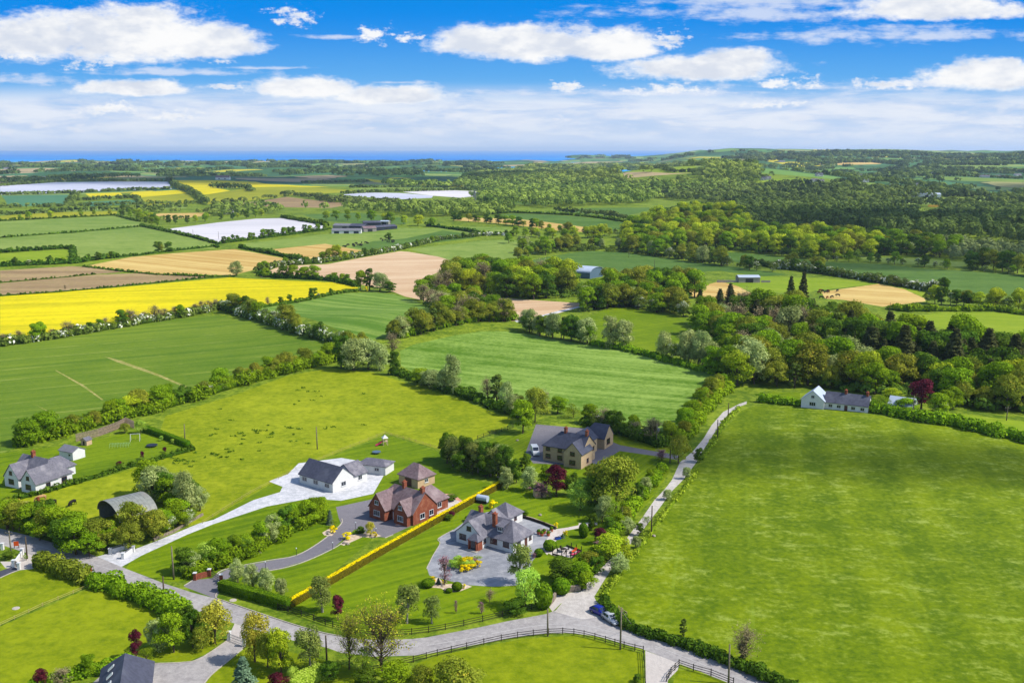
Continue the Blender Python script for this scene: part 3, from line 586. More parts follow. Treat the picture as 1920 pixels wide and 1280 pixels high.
def tree_meshes(k):
    if k not in TREES:
        out = []
        nv = 4 if k in ('bl', 'bd', 'by', 'bo', 'wi', 'sh', 'co') else 2
        for i in range(nv):
            V, Fq, t, tr, _ = tree_data(k, hash(k) % 997*0+sum(map(ord, k))*7+i)
            cm = mesh_np('crown_'+k, V, Fq, [M['f_'+k]], t)
            bark = M[KIND[k].get('bark', 'bark')]
            if KIND[k].get('style') == 'ball': bark = M['f_'+k]
            tm = tr.mesh('trunk_'+k, bark)
            # one joined mesh for trees too far away to show a trunk
            tv = np.array(tr.v); tf = np.array([f if len(f) == 4 else tuple(f)+(f[-1],)*(4-len(f)) for f in tr.f if len(f) <= 4])
            good = np.array([len(set(f)) == 4 for f in tf]) if len(tf) else np.zeros(0, bool)
            tf = tf[good]+len(V) if len(tf) else np.zeros((0, 4), int)
            jm = mesh_np('tree_'+k, np.vstack([V, tv]), np.vstack([Fq, tf]), [M['f_'+k], bark], np.concatenate([t, np.zeros(len(tf))]), np.concatenate([np.zeros(len(Fq), int), np.ones(len(tf), int)]))
            out.append((cm, tm, jm))
        TREES[k] = out
    return TREES[k]
def place_tree(k, x, y, h, w=None, label=None, group=None, far=False, rr=random):
    """one tree, h metres tall and w wide"""
    sh = KIND[k]; cm, tm, jm = rr.choice(tree_meshes(k)); sz = h/10; sx = (w/(10*sh['wr']) if w else sz); z = hzs(x, y)
    rot = rr.random()*6.28
    if far:
        o = link(sh['name'], jm)
    else:
        o = empty(sh['name'], (0, 0, 0)); link('trunk', tm, o); link('crown', cm, o)
    o.location = (x, y, z); o.rotation_euler = (0, 0, rot); o.scale = (sx*rr.uniform(.94, 1.06), sx*rr.uniform(.94, 1.06), sz)
    prop(o, label or sh['desc'], sh['cat'], group); return o
def nth(i):
    i += 1; return str(i)+('th' if 10 <= i % 100 <= 20 else {1: 'st', 2: 'nd', 3: 'rd'}.get(i % 10, 'th'))
def batch(items, where, group):
    """items: (kind, x, y, h, w, far). Labels count each kind from the left within its place."""
    by = {}
    for it in items: by.setdefault(it[0], []).append(it)
    for k, l in by.items():
        l.sort(key=lambda i: i[1]/i[2])
        for i, (k_, x, y, h, w, far) in enumerate(l):
            lab = '%s %s' % (KIND[k]['desc'], where) if len(l) == 1 else '%s %s, %s from left' % (KIND[k]['desc'], where, nth(i))
            if len(re.findall(r'[A-Za-z0-9]+', lab)) > 15: lab = lab.replace(' pale ', ' ').replace('trees ', '')
            if len(lab.split()) > 14: lab = lab.replace(KIND[k]['desc'], KIND[k]['name'].replace('_', ' ')).replace(' pale ploughed', ' ploughed').replace('in the rough belt below', 'in the belt below').replace(' of the small enclosed field', ' of the small field')
            place_tree(k, x, y, h, w, lab, group, far)
def pick(mix):
    ks = list(mix); return random.choices(ks, [mix[k] for k in ks])[0]
def along(line, n, mix, h, where, group, wr=1.0, jit=1.5, far=None, even=False):
    """n trees of mixed kinds along a line given in picture points; h: range of heights in metres"""
    P = GP(line); seg = [hypot(P[i+1][0]-P[i][0], P[i+1][1]-P[i][1]) for i in range(len(P)-1)]; L = sum(seg); it = []
    for i in range(n):
        s = (i+.5+(0 if even else random.uniform(-.45, .45)))/n*L; j = 0
        while j < len(seg)-1 and s > seg[j]: s -= seg[j]; j += 1
        f = s/seg[j]; x = P[j][0]+(P[j+1][0]-P[j][0])*f+random.uniform(-jit, jit); y = P[j][1]+(P[j+1][1]-P[j][1])*f+random.uniform(-jit, jit)
        k = pick(mix); hh = random.uniform(*h)*(.62 if k in ('ha', 'sh') else 1); w = hh*KIND[k]['wr']*wr*random.uniform(.85, 1.15)
        it.append((k, x, y, hh, w, (hypot(x, y) > 420) if far is None else far))
    batch(it, where, group)
FIELDP = [p for _, _, p in FL]
FBOX = [(min(a for a, _ in p), max(a for a, _ in p), min(b for _, b in p), max(b for _, b in p)) for p in FIELDP]
def in_field(x, y):
    return any(b[0] <= x <= b[1] and b[2] <= y <= b[3] and inpoly((x, y), p) for p, b in zip(FIELDP, FBOX))
def wood(poly, n, mix, h, where, group, wr=1.0, far=None):
    """n separate trees standing in a wood outlined in picture points"""
    P = GP(poly); x0, x1 = min(a for a, _ in P), max(a for a, _ in P); y0, y1 = min(b for _, b in P), max(b for _, b in P)
    pts = []; best = 0; tries = 0; A = 0
    for i in range(2500):
        if inpoly((random.uniform(x0, x1), random.uniform(y0, y1)), P): A += 1
    area = A/2500*(x1-x0)*(y1-y0); dmin = .78*sqrt(area/max(n, 1)); it = []
    while len(pts) < n and tries < 60000:
        tries += 1; x, y = random.uniform(x0, x1), random.uniform(y0, y1)
        if tries % 4000 == 0: dmin *= .93
        if not inpoly((x, y), P) or in_field(x, y): continue
        if any((a-x)**2+(b-y)**2 < dmin*dmin for a, b in pts): continue
        pts.append((x, y)); k = pick(mix); hh = random.uniform(*h)*(.6 if k in ('ha', 'sh') else 1); it.append((k, x, y, hh, max(hh*KIND[k]['wr'], min(dmin*1.1, hh*1.05) if KIND[k]['wr'] > .6 else 0)*wr*random.uniform(.9, 1.15), (hypot(x, y) > 420) if far is None else far))
    batch(it, where, group)
def T(k, px, py, hp, wp, label, group='garden trees and bushes', far=None):
    """one tree: foot in the picture, height and width in picture points"""
    x, y = G(px, py); h = hpx(x, y, hp); w = wp/pxm(x, y); return place_tree(k, x, y, h, w, label, group, (hypot(x, y) > 420) if far is None else far)
# ------------------------------------------------------------------ hedges
def hedge(line, h, w, k, label, name='hedge', group=None, rough=1.0, metres=False, leaf=None):
    P = line if metres else GP(line); rng = np.random.default_rng(int(abs(P[0][0]*13+P[0][1]*7)) % 100000+len(P))
    pts = []; core = MB(); 
    for i in range(len(P)-1):
        a, b = P[i], P[i+1]; l = hypot(b[0]-a[0], b[1]-a[1]); d = hypot(*a); st = max(w*.34, .0035*d); n = max(1, int(l/st)); ux, uy = (b[0]-a[0])/l, (b[1]-a[1])/l
        for j in range(n):
            f = (j+rng.random())/n; x = a[0]+(b[0]-a[0])*f; y = a[1]+(b[1]-a[1])*f; o = rng.uniform(-.28, .28)*w*rough
            pts.append((x-uy*o, y+ux*o, d))
    pts = np.array(pts); n = len(pts); hh = h*(1+rng.normal(0, .16, n)*rough); lump = 1+.3*rough*np.sin(np.arange(n)*.35+rng.random()*6)*rng.random()
    hh = np.clip(hh*lump, h*.45, h*1.6); rs = np.maximum(w*.42, hh*.42)*rng.uniform(.85, 1.15, n)
    z0 = hz(pts[:, 0], pts[:, 1])
    V = []; Fs = []; ts = []
    d = float(np.median(pts[:, 2])); s = leaf or max(.34, d*.0019)
    lv = []
    for lev in ((.62,), (.62, .25))[h > 1.0]:
        cs = np.column_stack([pts[:, 0], pts[:, 1], z0+hh*lev]); r2 = np.minimum(rs, hh*.5 if lev > .5 else w*.55)
        r3 = np.column_stack([r2, r2, r2]); area = (4*pi*r2**2*.7).sum(); m = int(min(26000, max(n*5, area/(s*s*.75)*1.15)))
        q = rng.choice(n, m, p=r2**2/(r2**2).sum()); D = rng.normal(0, 1, (m, 3)); D /= np.linalg.norm(D, axis=1)[:, None]; D[:, 2] = np.where(D[:, 2] < -.3, -D[:, 2], D[:, 2])
        C = cs[q]+D*(r2[q]*rng.uniform(.8, 1.08, m))[:, None]*np.array([w/2/max(r2.mean(), .1) if w/2 > r2.mean() else 1, w/2/max(r2.mean(), .1) if w/2 > r2.mean() else 1, 1])*.9
        C[:, 2] = np.maximum(C[:, 2], z0[q]+.05)
        v, f = leaves(C, D*1.2, s, rng); Fs.append(f+sum(len(a) for a in V)); V.append(v); ts.append(np.random.default_rng(3).random(n)[q]*.55+rng.random(m)*.45)
    # the dense middle of the hedge
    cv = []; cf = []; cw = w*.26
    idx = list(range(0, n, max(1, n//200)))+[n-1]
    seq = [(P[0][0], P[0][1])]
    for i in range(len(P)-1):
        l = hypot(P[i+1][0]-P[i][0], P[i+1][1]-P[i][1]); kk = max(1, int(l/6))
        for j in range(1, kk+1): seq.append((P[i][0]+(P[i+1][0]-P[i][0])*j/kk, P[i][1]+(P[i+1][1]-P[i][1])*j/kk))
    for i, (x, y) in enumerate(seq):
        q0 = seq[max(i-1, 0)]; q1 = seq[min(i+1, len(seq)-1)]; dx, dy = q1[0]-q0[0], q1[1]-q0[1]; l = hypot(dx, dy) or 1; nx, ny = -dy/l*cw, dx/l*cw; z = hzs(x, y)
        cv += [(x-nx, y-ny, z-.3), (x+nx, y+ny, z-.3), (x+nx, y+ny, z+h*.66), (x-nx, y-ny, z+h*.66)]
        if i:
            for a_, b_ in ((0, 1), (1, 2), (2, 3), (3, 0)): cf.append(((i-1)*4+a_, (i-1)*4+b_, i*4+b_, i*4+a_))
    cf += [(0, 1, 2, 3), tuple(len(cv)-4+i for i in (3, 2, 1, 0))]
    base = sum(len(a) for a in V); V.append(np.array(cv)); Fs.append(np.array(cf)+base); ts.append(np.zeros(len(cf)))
    me = mesh_np(name, np.vstack(V), np.vstack(Fs), [M['f_'+k]], np.concatenate(ts))
    return link(name, me, None, label=label, cat='hedge', group=group)
def clipped(line, h, w, k, label, s=.3, group=None, side_t=False):
    """a clipped hedge with flat top and straight sides"""
    P = GP(line); rng = np.random.default_rng(len(label)); C = []; D = []; core = MB()
    for i in range(len(P)-1):
        a = np.array(P[i]); b = np.array(P[i+1]); l = np.linalg.norm(b-a); u = (b-a)/l; nn = np.array([-u[1], u[0]]); per = (2*h+w)
        m = int(l*per/(s*s)*2.4); f = rng.random(m)*l; q = rng.random(m)*per
        top = (q > h) & (q < h+w); side = np.where(q <= h, -1, 1); off = np.where(top, q-h-w/2, side*w/2); zz = np.where(top, h, np.where(q <= h, q, per-q))
        off = off+rng.normal(0, .05, m); zz = zz+rng.normal(0, .035, m)
        xy = a+u*f[:, None]+nn*off[:, None]; C.append(np.column_stack([xy, zz+hz(xy[:, 0], xy[:, 1])])); D.append(np.where(top[:, None], [0, 0, 3.], np.column_stack([nn[0]*side*3, nn[1]*side*3, np.zeros(m)])))
        c = [a-nn*(w/2-.06), a+nn*(w/2-.06), b+nn*(w/2-.06), b-nn*(w/2-.06)]; core.prism([tuple(p) for p in c], min(hzs(*a), hzs(*b))-.3, (hzs(*a)+hzs(*b))/2+h-.06)
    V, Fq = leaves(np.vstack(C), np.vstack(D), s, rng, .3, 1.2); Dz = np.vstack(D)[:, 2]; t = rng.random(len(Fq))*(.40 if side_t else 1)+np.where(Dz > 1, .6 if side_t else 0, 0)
    cv = np.array(core.v); cf = np.array([f for f in core.f if len(f) == 4])+len(V)
    return link('clipped_hedge', mesh_np('clipped_hedge', np.vstack([V, cv]), np.vstack([Fq, cf]), [M['f_'+k]], np.concatenate([t, np.full(len(cf), .1)])), None, label=label, cat='hedge', group=group)
# ------------------------------------------------------------------ far woods: masses in which single trees cannot be told
def mass(poly, pal, h, label, sp=10.0, name='woodland', cover=1.0, skip=True, rowy=1.5, seed=1, gaps=None):
    """woodland seen from afar; pal is a foliage key"""
    P = GP(poly); rng = np.random.default_rng(seed+len(poly)); pa = np.array(P); x0, y0 = pa.min(0); x1, y1 = pa.max(0); pts = []
    y = y0; sf = HC/(HC-.75*h)
    while y < y1:
        d = max(y, 300); s = sp*max(1, d/1500)
        for x in np.arange(x0, x1, s):
            a, b = x+rng.uniform(-.5, .5)*s, y+rng.uniform(-.5, .5)*s*rowy
            if inpoly((a, b), P) and rng.random() < cover and (gaps is None or sin(a/gaps+1.9*sin(b/gaps/1.7+seed))+sin(b/gaps/1.6+2.1*sin(a/gaps/1.3+2*seed)) > .15 or rng.random() < .04) and not (skip and (in_field(a, b) or (rng.random() < .85 and in_field(a*sf, b*sf)))): pts.append((a, b, s))
        y += s*rowy
    if not pts: print('empty mass', label); return
    lumps_(pts, pal, h, label, name, rng)
def lumps_(pts, pal, h, label, name, rng):
    pts = np.array(pts); n = len(pts); z = hz(pts[:, 0], pts[:, 1]); d = np.hypot(pts[:, 0], pts[:, 1])
    R = pts[:, 2]*rng.uniform(.38, .9, n); hh = h*rng.uniform(.6, 1.4, n); ls = np.maximum(.8, d*.0021)
    per = np.clip((2.6*pi*R*np.maximum(hh*.6, R)/(ls**2)*.8).astype(int), 12, 150); q = np.repeat(np.arange(n), per); m = len(q)
    D = rng.normal(0, 1, (m, 3)); D[:, 2] = np.abs(D[:, 2])-.25; D /= np.linalg.norm(D, axis=1)[:, None]
    C = np.column_stack([pts[q, 0], pts[q, 1], z[q]+hh[q]*.55])+D*np.column_stack([R[q], R[q], hh[q]*.48])*rng.uniform(.8, 1.04, m)[:, None]
    V, Fq = leaves(C, D*2.6, ls[q], rng, .3); lf = .5+.25*np.sin(pts[:, 0]/47+1.3*np.sin(pts[:, 1]/61))+.25*np.sin(pts[:, 1]/83+1.7*np.sin(pts[:, 0]/39+1))
    t = np.clip(.42*lf[q]+.48*rng.random(n)[q]+rng.random(m)*.14, 0, 1)
    link(name, mesh_np(name, V, Fq, [M['f_'+pal]], t), None, label=label, cat='woodland', kind='stuff')
def treeline(lines, pal, h, w, label, name='treeline', sp=None):
    """far hedges and tree lines: one mass"""
    rng = np.random.default_rng(len(lines)); pts = []
    for line in lines:
        P = GP(line)
        for i in range(len(P)-1):
            a, b = P[i], P[i+1]; l = hypot(b[0]-a[0], b[1]-a[1]); d = hypot(*a); s = sp or max(w, d*.0032); k = max(1, int(l/s/.8))
            for j in range(k):
                f = (j+rng.random())/k; 
                if rng.random() < .93: pts.append((a[0]+(b[0]-a[0])*f+rng.normal(0, 1), a[1]+(b[1]-a[1])*f+rng.normal(0, 1), s*rng.uniform(.7, 1.5)))
    lumps_(pts, pal, h, label, name, rng)
# foliage tones for the far woods
for k, a, b in (('wd', (36, 58, 28), (112, 130, 58)), ('wm', (54, 80, 28), (144, 160, 66)), ('wb', (110, 132, 14), (184, 192, 44)), ('wo', (70, 84, 44), (118, 128, 76)), ('ug', (44, 66, 20), (100, 124, 40)), ('hg', (88, 110, 20), (160, 176, 50))):
    M['f_'+k] = foliage('leaves_'+k, a, b, None, .3, .25)
# ---- far woods
mass([(700, 345), (860, 345), (880, 330), (960, 322), (1000, 330), (1080, 345), (1200, 352), (1260, 350), (1380, 348), (1400, 352), (1400, 362), (1260, 372), (1180, 384), (1060, 388), (960, 392), (900, 384), (880, 366), (760, 352)], 'wm', 12, 'mixed green woods on the lower slope of the far ridge', seed=2, gaps=None)
mass([(870, 344), (900, 326), (970, 318), (1060, 314), (1130, 311), (1250, 308), (1300, 308), (1380, 310), (1420, 316), (1420, 336), (1380, 348), (1260, 352), (1200, 352), (1080, 350)], 'wm', 13, 'broadleaved woods over the top of the far ridge', seed=3, sp=13)
mass([(1200, 362), (1400, 350), (1500, 350), (1640, 352), (1800, 365), (1920, 372), (1990, 376), (1990, 400), (1920, 395), (1700, 390), (1560, 392), (1440, 400), (1400, 384), (1260, 376)], 'wd', 12, 'dark band of woods across the valley beyond the bright wood', seed=4)
mass([(1380, 388), (1560, 392), (1700, 392), (1920, 398), (1990, 400), (1990, 470), (1920, 468), (1780, 452), (1700, 448), (1600, 432), (1490, 428), (1390, 426), (1370, 400)], 'wd', 13, 'dark wooded valley floor above the farther pastures', seed=5)
mass([(1700, 455), (1780, 452), (1920, 470), (1990, 474), (1990, 500), (1920, 500), (1840, 492), (1760, 484), (1700, 476)], 'wo', 7, 'grey-green scrub beside the dark valley wood', seed=6, sp=6)
mass([(0, 318), (120, 312), (350, 310), (560, 308), (700, 306), (880, 304), (960, 306), (960, 326), (880, 332), (700, 330), (560, 330), (420, 334), (320, 334), (200, 336), (0, 344)], 'wd', 11, 'dark far belts of trees before the shore', seed=7, cover=.9, rowy=3.0, gaps=120)
mass([(0, 305), (400, 304), (960, 303), (960, 309), (400, 311), (0, 316)], 'wd', 10, 'thin line of trees along the shore', seed=8, cover=.3, rowy=4)
mass([(1420, 304), (1500, 302), (1700, 300), (1990, 300), (1990, 372), (1800, 360), (1640, 350), (1500, 348), (1400, 350)], 'wd', 10, 'scattered dark woods and hedges across the far plain', seed=9, cover=.85, rowy=3.2, gaps=95)
mass([(400, 392), (500, 388), (620, 392), (700, 392), (760, 392), (880, 388), (960, 395), (960, 408), (880, 405), (780, 408), (740, 400), (660, 396), (560, 400), (430, 404), (395, 400)], 'wm', 11, 'belt of pale woods behind the farm', seed=10)
mass([(395, 384), (470, 378), (540, 366), (640, 374), (740, 380), (800, 384), (880, 386), (880, 390), (760, 390), (650, 384), (545, 368), (480, 378), (400, 388)], 'wd', 7, 'dark conifer belt between the olive field and the brown field', seed=11, skip=False)
mass([(60, 396), (240, 386), (280, 396), (395, 396), (420, 404), (300, 416), (270, 404), (220, 394), (60, 400)], 'wm', 6, 'scrubby belt between the far small fields', seed=12, cover=.6)
treeline([[(0, 366), (100, 363), (240, 357), (325, 355)], [(0, 390), (130, 387), (260, 384), (375, 382)], [(145, 366), (128, 385)], [(150, 376), (255, 371), (262, 383)],
    [(0, 349), (105, 341), (315, 340)], [(0, 404), (130, 397), (350, 388)], [(640, 364), (760, 359), (900, 355)], [(655, 352), (890, 349)], [(565, 343), (690, 340)]], 'wd', 5, 4, 'dark hedges between the far fields')
treeline([[(317, 338), (345, 357), (372, 372), (388, 385)], [(396, 352), (470, 356), (470, 359)]], 'wd', 9, 7, 'tall hedge beside the far rape field')
treeline([[(1040, 398), (1100, 402), (1180, 414)], [(1655, 370), (1877, 369)], [(1705, 329), (1920, 336)], [(1717, 311), (1890, 310)], [(1777, 316), (1920, 322)], [(1560, 342), (1640, 342)], [(1120, 318), (1260, 323), (1350, 323)]], 'wd', 6, 5, 'dark hedges among the far woods')
mass([(1320, 287), (1500, 284), (1700, 285), (1990, 286), (1990, 300), (1700, 300), (1500, 302), (1400, 304)], 'wd', 10, 'distant hedges and copses on the high ground under the horizon', seed=12, cover=.9, rowy=4.5, gaps=130)
treeline([[(1400, 296), (1620, 293), (1960, 295)], [(1380, 291), (1600, 289), (1960, 290)], [(1500, 300), (1700, 304), (1960, 302)], [(1520, 311), (1640, 305), (1700, 311)], [(1710, 320), (1850, 325), (1960, 322)], [(1560, 322), (1700, 318)], [(1520, 287), (1700, 286), (1960, 287)]], 'wd', 9, 9, 'long hedge lines across the far plain')
mass([(1040, 300), (1060, 292), (1130, 290), (1300, 290), (1300, 297), (1130, 297)], 'wd', 9, 'copses on the low headland beyond the ridge', seed=14, cover=.9, rowy=4, gaps=140)
for q_, s_ in (([(1172, 468), (1180, 425), (1240, 396), (1300, 384), (1370, 386), (1400, 400), (1420, 434), (1560, 436), (1640, 446), (1700, 450), (1790, 470), (1650, 480), (1560, 488), (1440, 476), (1370, 470), (1250, 472)], 1), ([(836, 555), (840, 525), (880, 515), (960, 518), (1040, 522), (1080, 530), (1110, 545), (1095, 556), (1000, 562), (900, 556)], 2), ([(1090, 586), (1110, 565), (1130, 545), (1200, 535), (1330, 540), (1345, 555), (1280, 565), (1290, 598), (1340, 612), (1370, 620), (1350, 642), (1310, 632), (1300, 606), (1230, 590), (1160, 576)], 3),
    ([(1345, 625), (1385, 605), (1440, 600), (1540, 608), (1640, 636), (1720, 662), (1790, 685), (1860, 690), (1990, 700), (1990, 785), (1900, 778), (1800, 765), (1720, 756), (1650, 745), (1500, 722), (1430, 722), (1370, 694), (1345, 650)], 4), ([(985, 472), (1070, 464), (1172, 468), (1290, 485), (1440, 508), (1440, 514), (1290, 493), (1172, 476), (1070, 471), (990, 480)], 5), ([(785, 565), (800, 545), (860, 562), (925, 578), (935, 600), (815, 592)], 6)):
    mass(q_, 'ug', 3.2, ['', 'undergrowth of the bright wood', 'undergrowth of the grove by the barn', 'undergrowth of the belt above the small enclosed field', 'undergrowth of the big wood', 'undergrowth of the far tree belt', 'undergrowth of the rough belt'][s_], sp=4.2 if s_ in (2, 3, 4, 6) else 6, name='undergrowth', seed=20+s_)
# ---- separate trees of the middle distance
along([(985, 474), (1012, 477), (1070, 466), (1120, 465), (1172, 470), (1230, 478), (1290, 487), (1350, 497), (1440, 510)], 42, dict(bl=3, bd=3, bo=3, wi=1, ha=1), (9, 15), 'in the tree belt behind the far shaded pasture', 'trees in the belt behind the far pasture', jit=6)
wood([(1172, 468), (1180, 438), (1240, 414), (1300, 404), (1370, 404), (1400, 418), (1398, 440), (1420, 450), (1560, 452), (1640, 462), (1650, 478), (1560, 488), (1440, 476), (1370, 470), (1250, 472)], 185, dict(by=6, bl=3, bo=2, bd=1), (13, 19), 'in the bright wood beyond the far pasture', 'trees of the bright far wood', 1.05, far=True)
wood([(1640, 446), (1700, 450), (1790, 470), (1790, 484), (1650, 482)], 22, dict(bd=3, bl=2, bo=1), (10, 15), 'at the dark end of the bright wood', 'trees at the dark end of the bright wood', far=True)
along([(1440, 477), (1490, 483), (1560, 490), (1615, 492), (1690, 496), (1765, 503), (1850, 510), (1960, 520)], 30, dict(ha=4, bl=2, bd=2, sh=3), (6, 10), 'along the upper edge of the sloping pasture', 'trees above the sloping pasture', jit=4)
along([(1815, 500), (1850, 505), (1920, 515), (1990, 522)], 11, dict(bd=3, bo=2), (12, 16), 'at the far right edge of the sloping pasture', 'trees at the far right edge')
along([(1480, 503), (1510, 507), (1550, 512)], 4, dict(bo=2, ha=1, bl=1), (9, 12), 'below the sloping pasture by the shed field', 'trees by the shed field')
hedge([(1400, 494), (1450, 502), (1500, 508), (1560, 516), (1620, 525), (1647, 530), (1715, 541), (1777, 553)], 4.5, 5, 'ha', 'blossoming hawthorn hedge above the dry grass field')
along([(1480, 505), (1560, 517), (1647, 531), (1715, 541), (1777, 553)], 14, dict(ha=5, bd=2), (8, 11), 'in the hawthorn hedge above the dry grass field', 'hawthorns in the hedge above the dry field')
along([(1735, 566), (1765, 572), (1800, 572), (1850, 578), (1920, 586), (1990, 590)], 16, dict(by=3, bd=3, ha=2, bo=1), (8, 12), 'above the bright green field by the dry slope', 'trees above the bright green field')
hedge([(1665, 580), (1700, 584), (1765, 583), (1865, 583), (1920, 590), (1990, 598)], 3, 4, 'bl', 'green hedge along the top of the bright green field')
# grove left of the blue roofed barn
wood([(836, 555), (840, 528), (880, 519), (960, 523), (1040, 527), (1070, 533), (1074, 552), (1000, 562), (900, 556)], 52, dict(bl=4, bd=3, bo=3, by=1, ha=1, bw=1), (12, 17), 'in the grove left of the blue roofed barn', 'trees of the grove by the barn', 1.05)
wood([(1140, 540), (1200, 537), (1270, 545), (1330, 540), (1345, 552), (1280, 562), (1200, 560), (1140, 556)], 24, dict(bd=4, bl=3, bo=3, co=1), (10, 16), 'between the blue roofed barn and the grey shed', 'trees between the barn and the shed')
wood([(1090, 586), (1110, 568), (1200, 561), (1265, 572), (1290, 598), (1340, 612), (1370, 620), (1350, 642), (1310, 632), (1300, 606), (1230, 590), (1160, 576)], 44, dict(bo=4, bl=3, bd=1, wi=2, ha=1), (10, 14), 'in the belt above the small enclosed field', 'trees above the small enclosed field', 1.05)
for i, (x, yb, h, w) in enumerate([(1349, 585, 44, 30), (1368, 583, 52, 34), (1384, 588, 38, 26), (1480, 600, 82, 34), (1503, 602, 92, 36), (1312, 578, 36, 24), (1412, 592, 34, 30)]):
    T('co', x, yb, h, w, 'tall dark conifer above the big wood, %s from the left' % nth(i if i < 3 else i), 'tall conifers above the big wood')
# the big wood on the right
MIXW = dict(bl=4, bd=5, bo=4, co=6, wi=2, by=1, bw=2, iv=1)
wood([(1345, 630), (1385, 608), (1440, 602), (1540, 612), (1640, 642), (1720, 672), (1760, 692), (1700, 697), (1560, 672), (1440, 657), (1350, 656)], 78, MIXW, (9, 18), 'in the upper part of the big wood', 'trees of the big wood, upper part', 1.05)
wood([(1350, 660), (1440, 660), (1560, 675), (1610, 695), (1620, 728), (1500, 730), (1430, 728), (1380, 700)], 46, dict(bl=5, bo=4, wi=3, bd=2, bw=3, iv=2), (8, 16), 'in the wood behind the white cottage', 'trees of the wood behind the cottage', 1.05)
wood([(1620, 690), (1720, 692), (1790, 692), (1860, 702), (1990, 708), (1990, 738), (1860, 728), (1740, 718), (1630, 706)], 56, dict(co=8, bd=2, bl=1), (13, 21), 'in the dark pine stand of the big wood', 'trees of the dark pine stand')
wood([(1620, 740), (1630, 715), (1740, 722), (1860, 732), (1990, 742), (1990, 778), (1900, 772), (1800, 762), (1768, 752), (1740, 738), (1690, 736), (1650, 742)], 50, dict(bl=5, by=2, bo=4, wi=2, bd=2, bw=1, co=1), (7, 14), 'along the near edge of the big wood', 'trees at the near edge of the big wood', 1.05)
T('cp', 1727, 768, 56, 54, 'large crimson tree behind the hedge of the big field', far=False)
T('by', 1383, 722, 60, 72, 'round lime-yellow tree at the head of the lane', far=False)
T('by', 1670, 752, 24, 34, 'low yellow-green tree beside the garage roof')
T('bl', 1700, 775, 28, 50, 'broad green bush in front of the garage roof', far=False)
T('sh', 1652, 772, 30, 40, 'green bush at the right end of the cottage')
along([(1750, 790), (1760, 775), (1800, 768)], 4, dict(wi=2, bl=2), (6, 8), 'right of the crimson tree', 'bushes right of the crimson tree')
hedge([(1425, 752), (1462, 757), (1500, 760)], 2.4, 3.5, 'bl', 'short green hedge left of the white cottage')
hedge([(1628, 768), (1700, 784), (1740, 790), (1790, 798), (1850, 812), (1920, 826), (1990, 842)], 3.2, 4.5, 'bl', 'thick green hedge along the top of the big right field')
# ---- left and middle fields
hedge([(412, 578), (480, 598), (560, 624), (640, 648), (690, 668)], 4, 5.5, 'ha', 'white-flecked hedge below the striped green hill')
along([(412, 578), (480, 598), (560, 624), (640, 648), (680, 664)], 20, dict(ha=5, bd=2, bo=3, bl=1), (7, 11), 'in the hedge below the striped green hill', 'trees in the hedge below the hill')
hedge([(0, 649), (112, 633), (240, 611), (350, 593), (412, 579)], 3.4, 4.5, 'ha', 'blossoming hedge along the lower edge of the rape field')
along([(0, 649), (112, 633), (240, 611), (350, 593), (412, 579)], 30, dict(ha=2, bl=3, bw=6, bd=2, sh=3), (4.5, 9), 'in the hedge below the yellow rape field', 'trees in the hedge below the rape field')
hedge([(412, 579), (480, 578), (555, 567), (630, 551), (672, 546)], 1.6, 3, 'bd', 'low hedge between the rape field and the green hill')
along([(415, 576), (470, 577), (540, 569), (590, 560), (625, 552)], 8, dict(ha=2, bd=3, bl=1, bw=1), (4, 7), 'between the rape field and the green hill', 'bushes between rape and hill')
hedge([(485, 517), (520, 521), (560, 522), (620, 526), (672, 538)], 3, 4, 'bd', 'dark hedge between the rape field and the pale ploughed field')
along([(495, 520), (560, 522), (620, 526), (660, 532)], 10, dict(bd=3, bl=3, sh=1), (5, 9), 'between the rape field and the pale ploughed field', 'trees above the rape field', wr=1.2)
for x, yb, h, w, k in ((676, 543, 34, 26, 'bl'), (693, 545, 44, 18, 'iv'), (712, 546, 36, 32, 'wi'), (730, 548, 20, 26, 'bd'), (686, 547, 10, 10, 'gb')): T(k, x, yb, h, w, KIND[k]['desc']+' in the clump at the right tip of the rape field', 'clump at the tip of the rape field')
T('wi', 443, 517, 28, 26, 'lone round willow at the corner of the stubble field')
for x, yb, h, w, k in ((606, 488, 16, 18, 'bl'), (618, 488, 22, 20, 'bo'), (633, 488, 28, 22, 'by')): T(k, x, yb, h, w, KIND[k]['desc']+' in the hedge before the small stubble field', 'trees before the small stubble field')
T('bd', 728, 449, 13, 16, 'lone dark tree among the black cattle')
T('bw', 122, 544, 10, 6, 'tiny bare tree in the brown field')
HG = 'field hedges of the middle distance'
hedge([(450, 465), (505, 476), (565, 489), (600, 492)], 3, 4, 'bd', 'dark hedge between the two stubble fields')
hedge([(485, 512), (520, 499), (600, 493), (650, 486), (690, 479), (750, 468), (825, 450), (905, 442), (960, 441)], 3.6, 5, 'ha', 'long hedge along the top of the pale ploughed field')
along([(485, 512), (520, 499), (600, 493), (690, 479), (750, 468), (825, 450), (905, 442), (960, 441)], 30, dict(bd=4, ha=3, bl=2), (4, 7), 'in the hedge above the pale ploughed field', 'bushes above the ploughed field')
hedge([(405, 458), (490, 447), (605, 432), (620, 430)], 2.4, 4, 'bd', 'hedge below the white film field')
along([(405, 458), (490, 447), (560, 438), (612, 431)], 16, dict(bd=4, bl=3), (4, 9), 'below the white film field', 'trees below the white film field')
hedge([(262, 424), (302, 432), (405, 457)], 2.4, 4, 'bd', 'hedge left of the white film field')
hedge([(0, 446), (130, 437), (265, 425)], 1.2, 2, 'bd', 'thin hedge between the two far left pastures')
hedge([(0, 474), (60, 470), (120, 466), (136, 468), (140, 493)], 3, 4, 'bd', 'hedge round the small bright far left field')
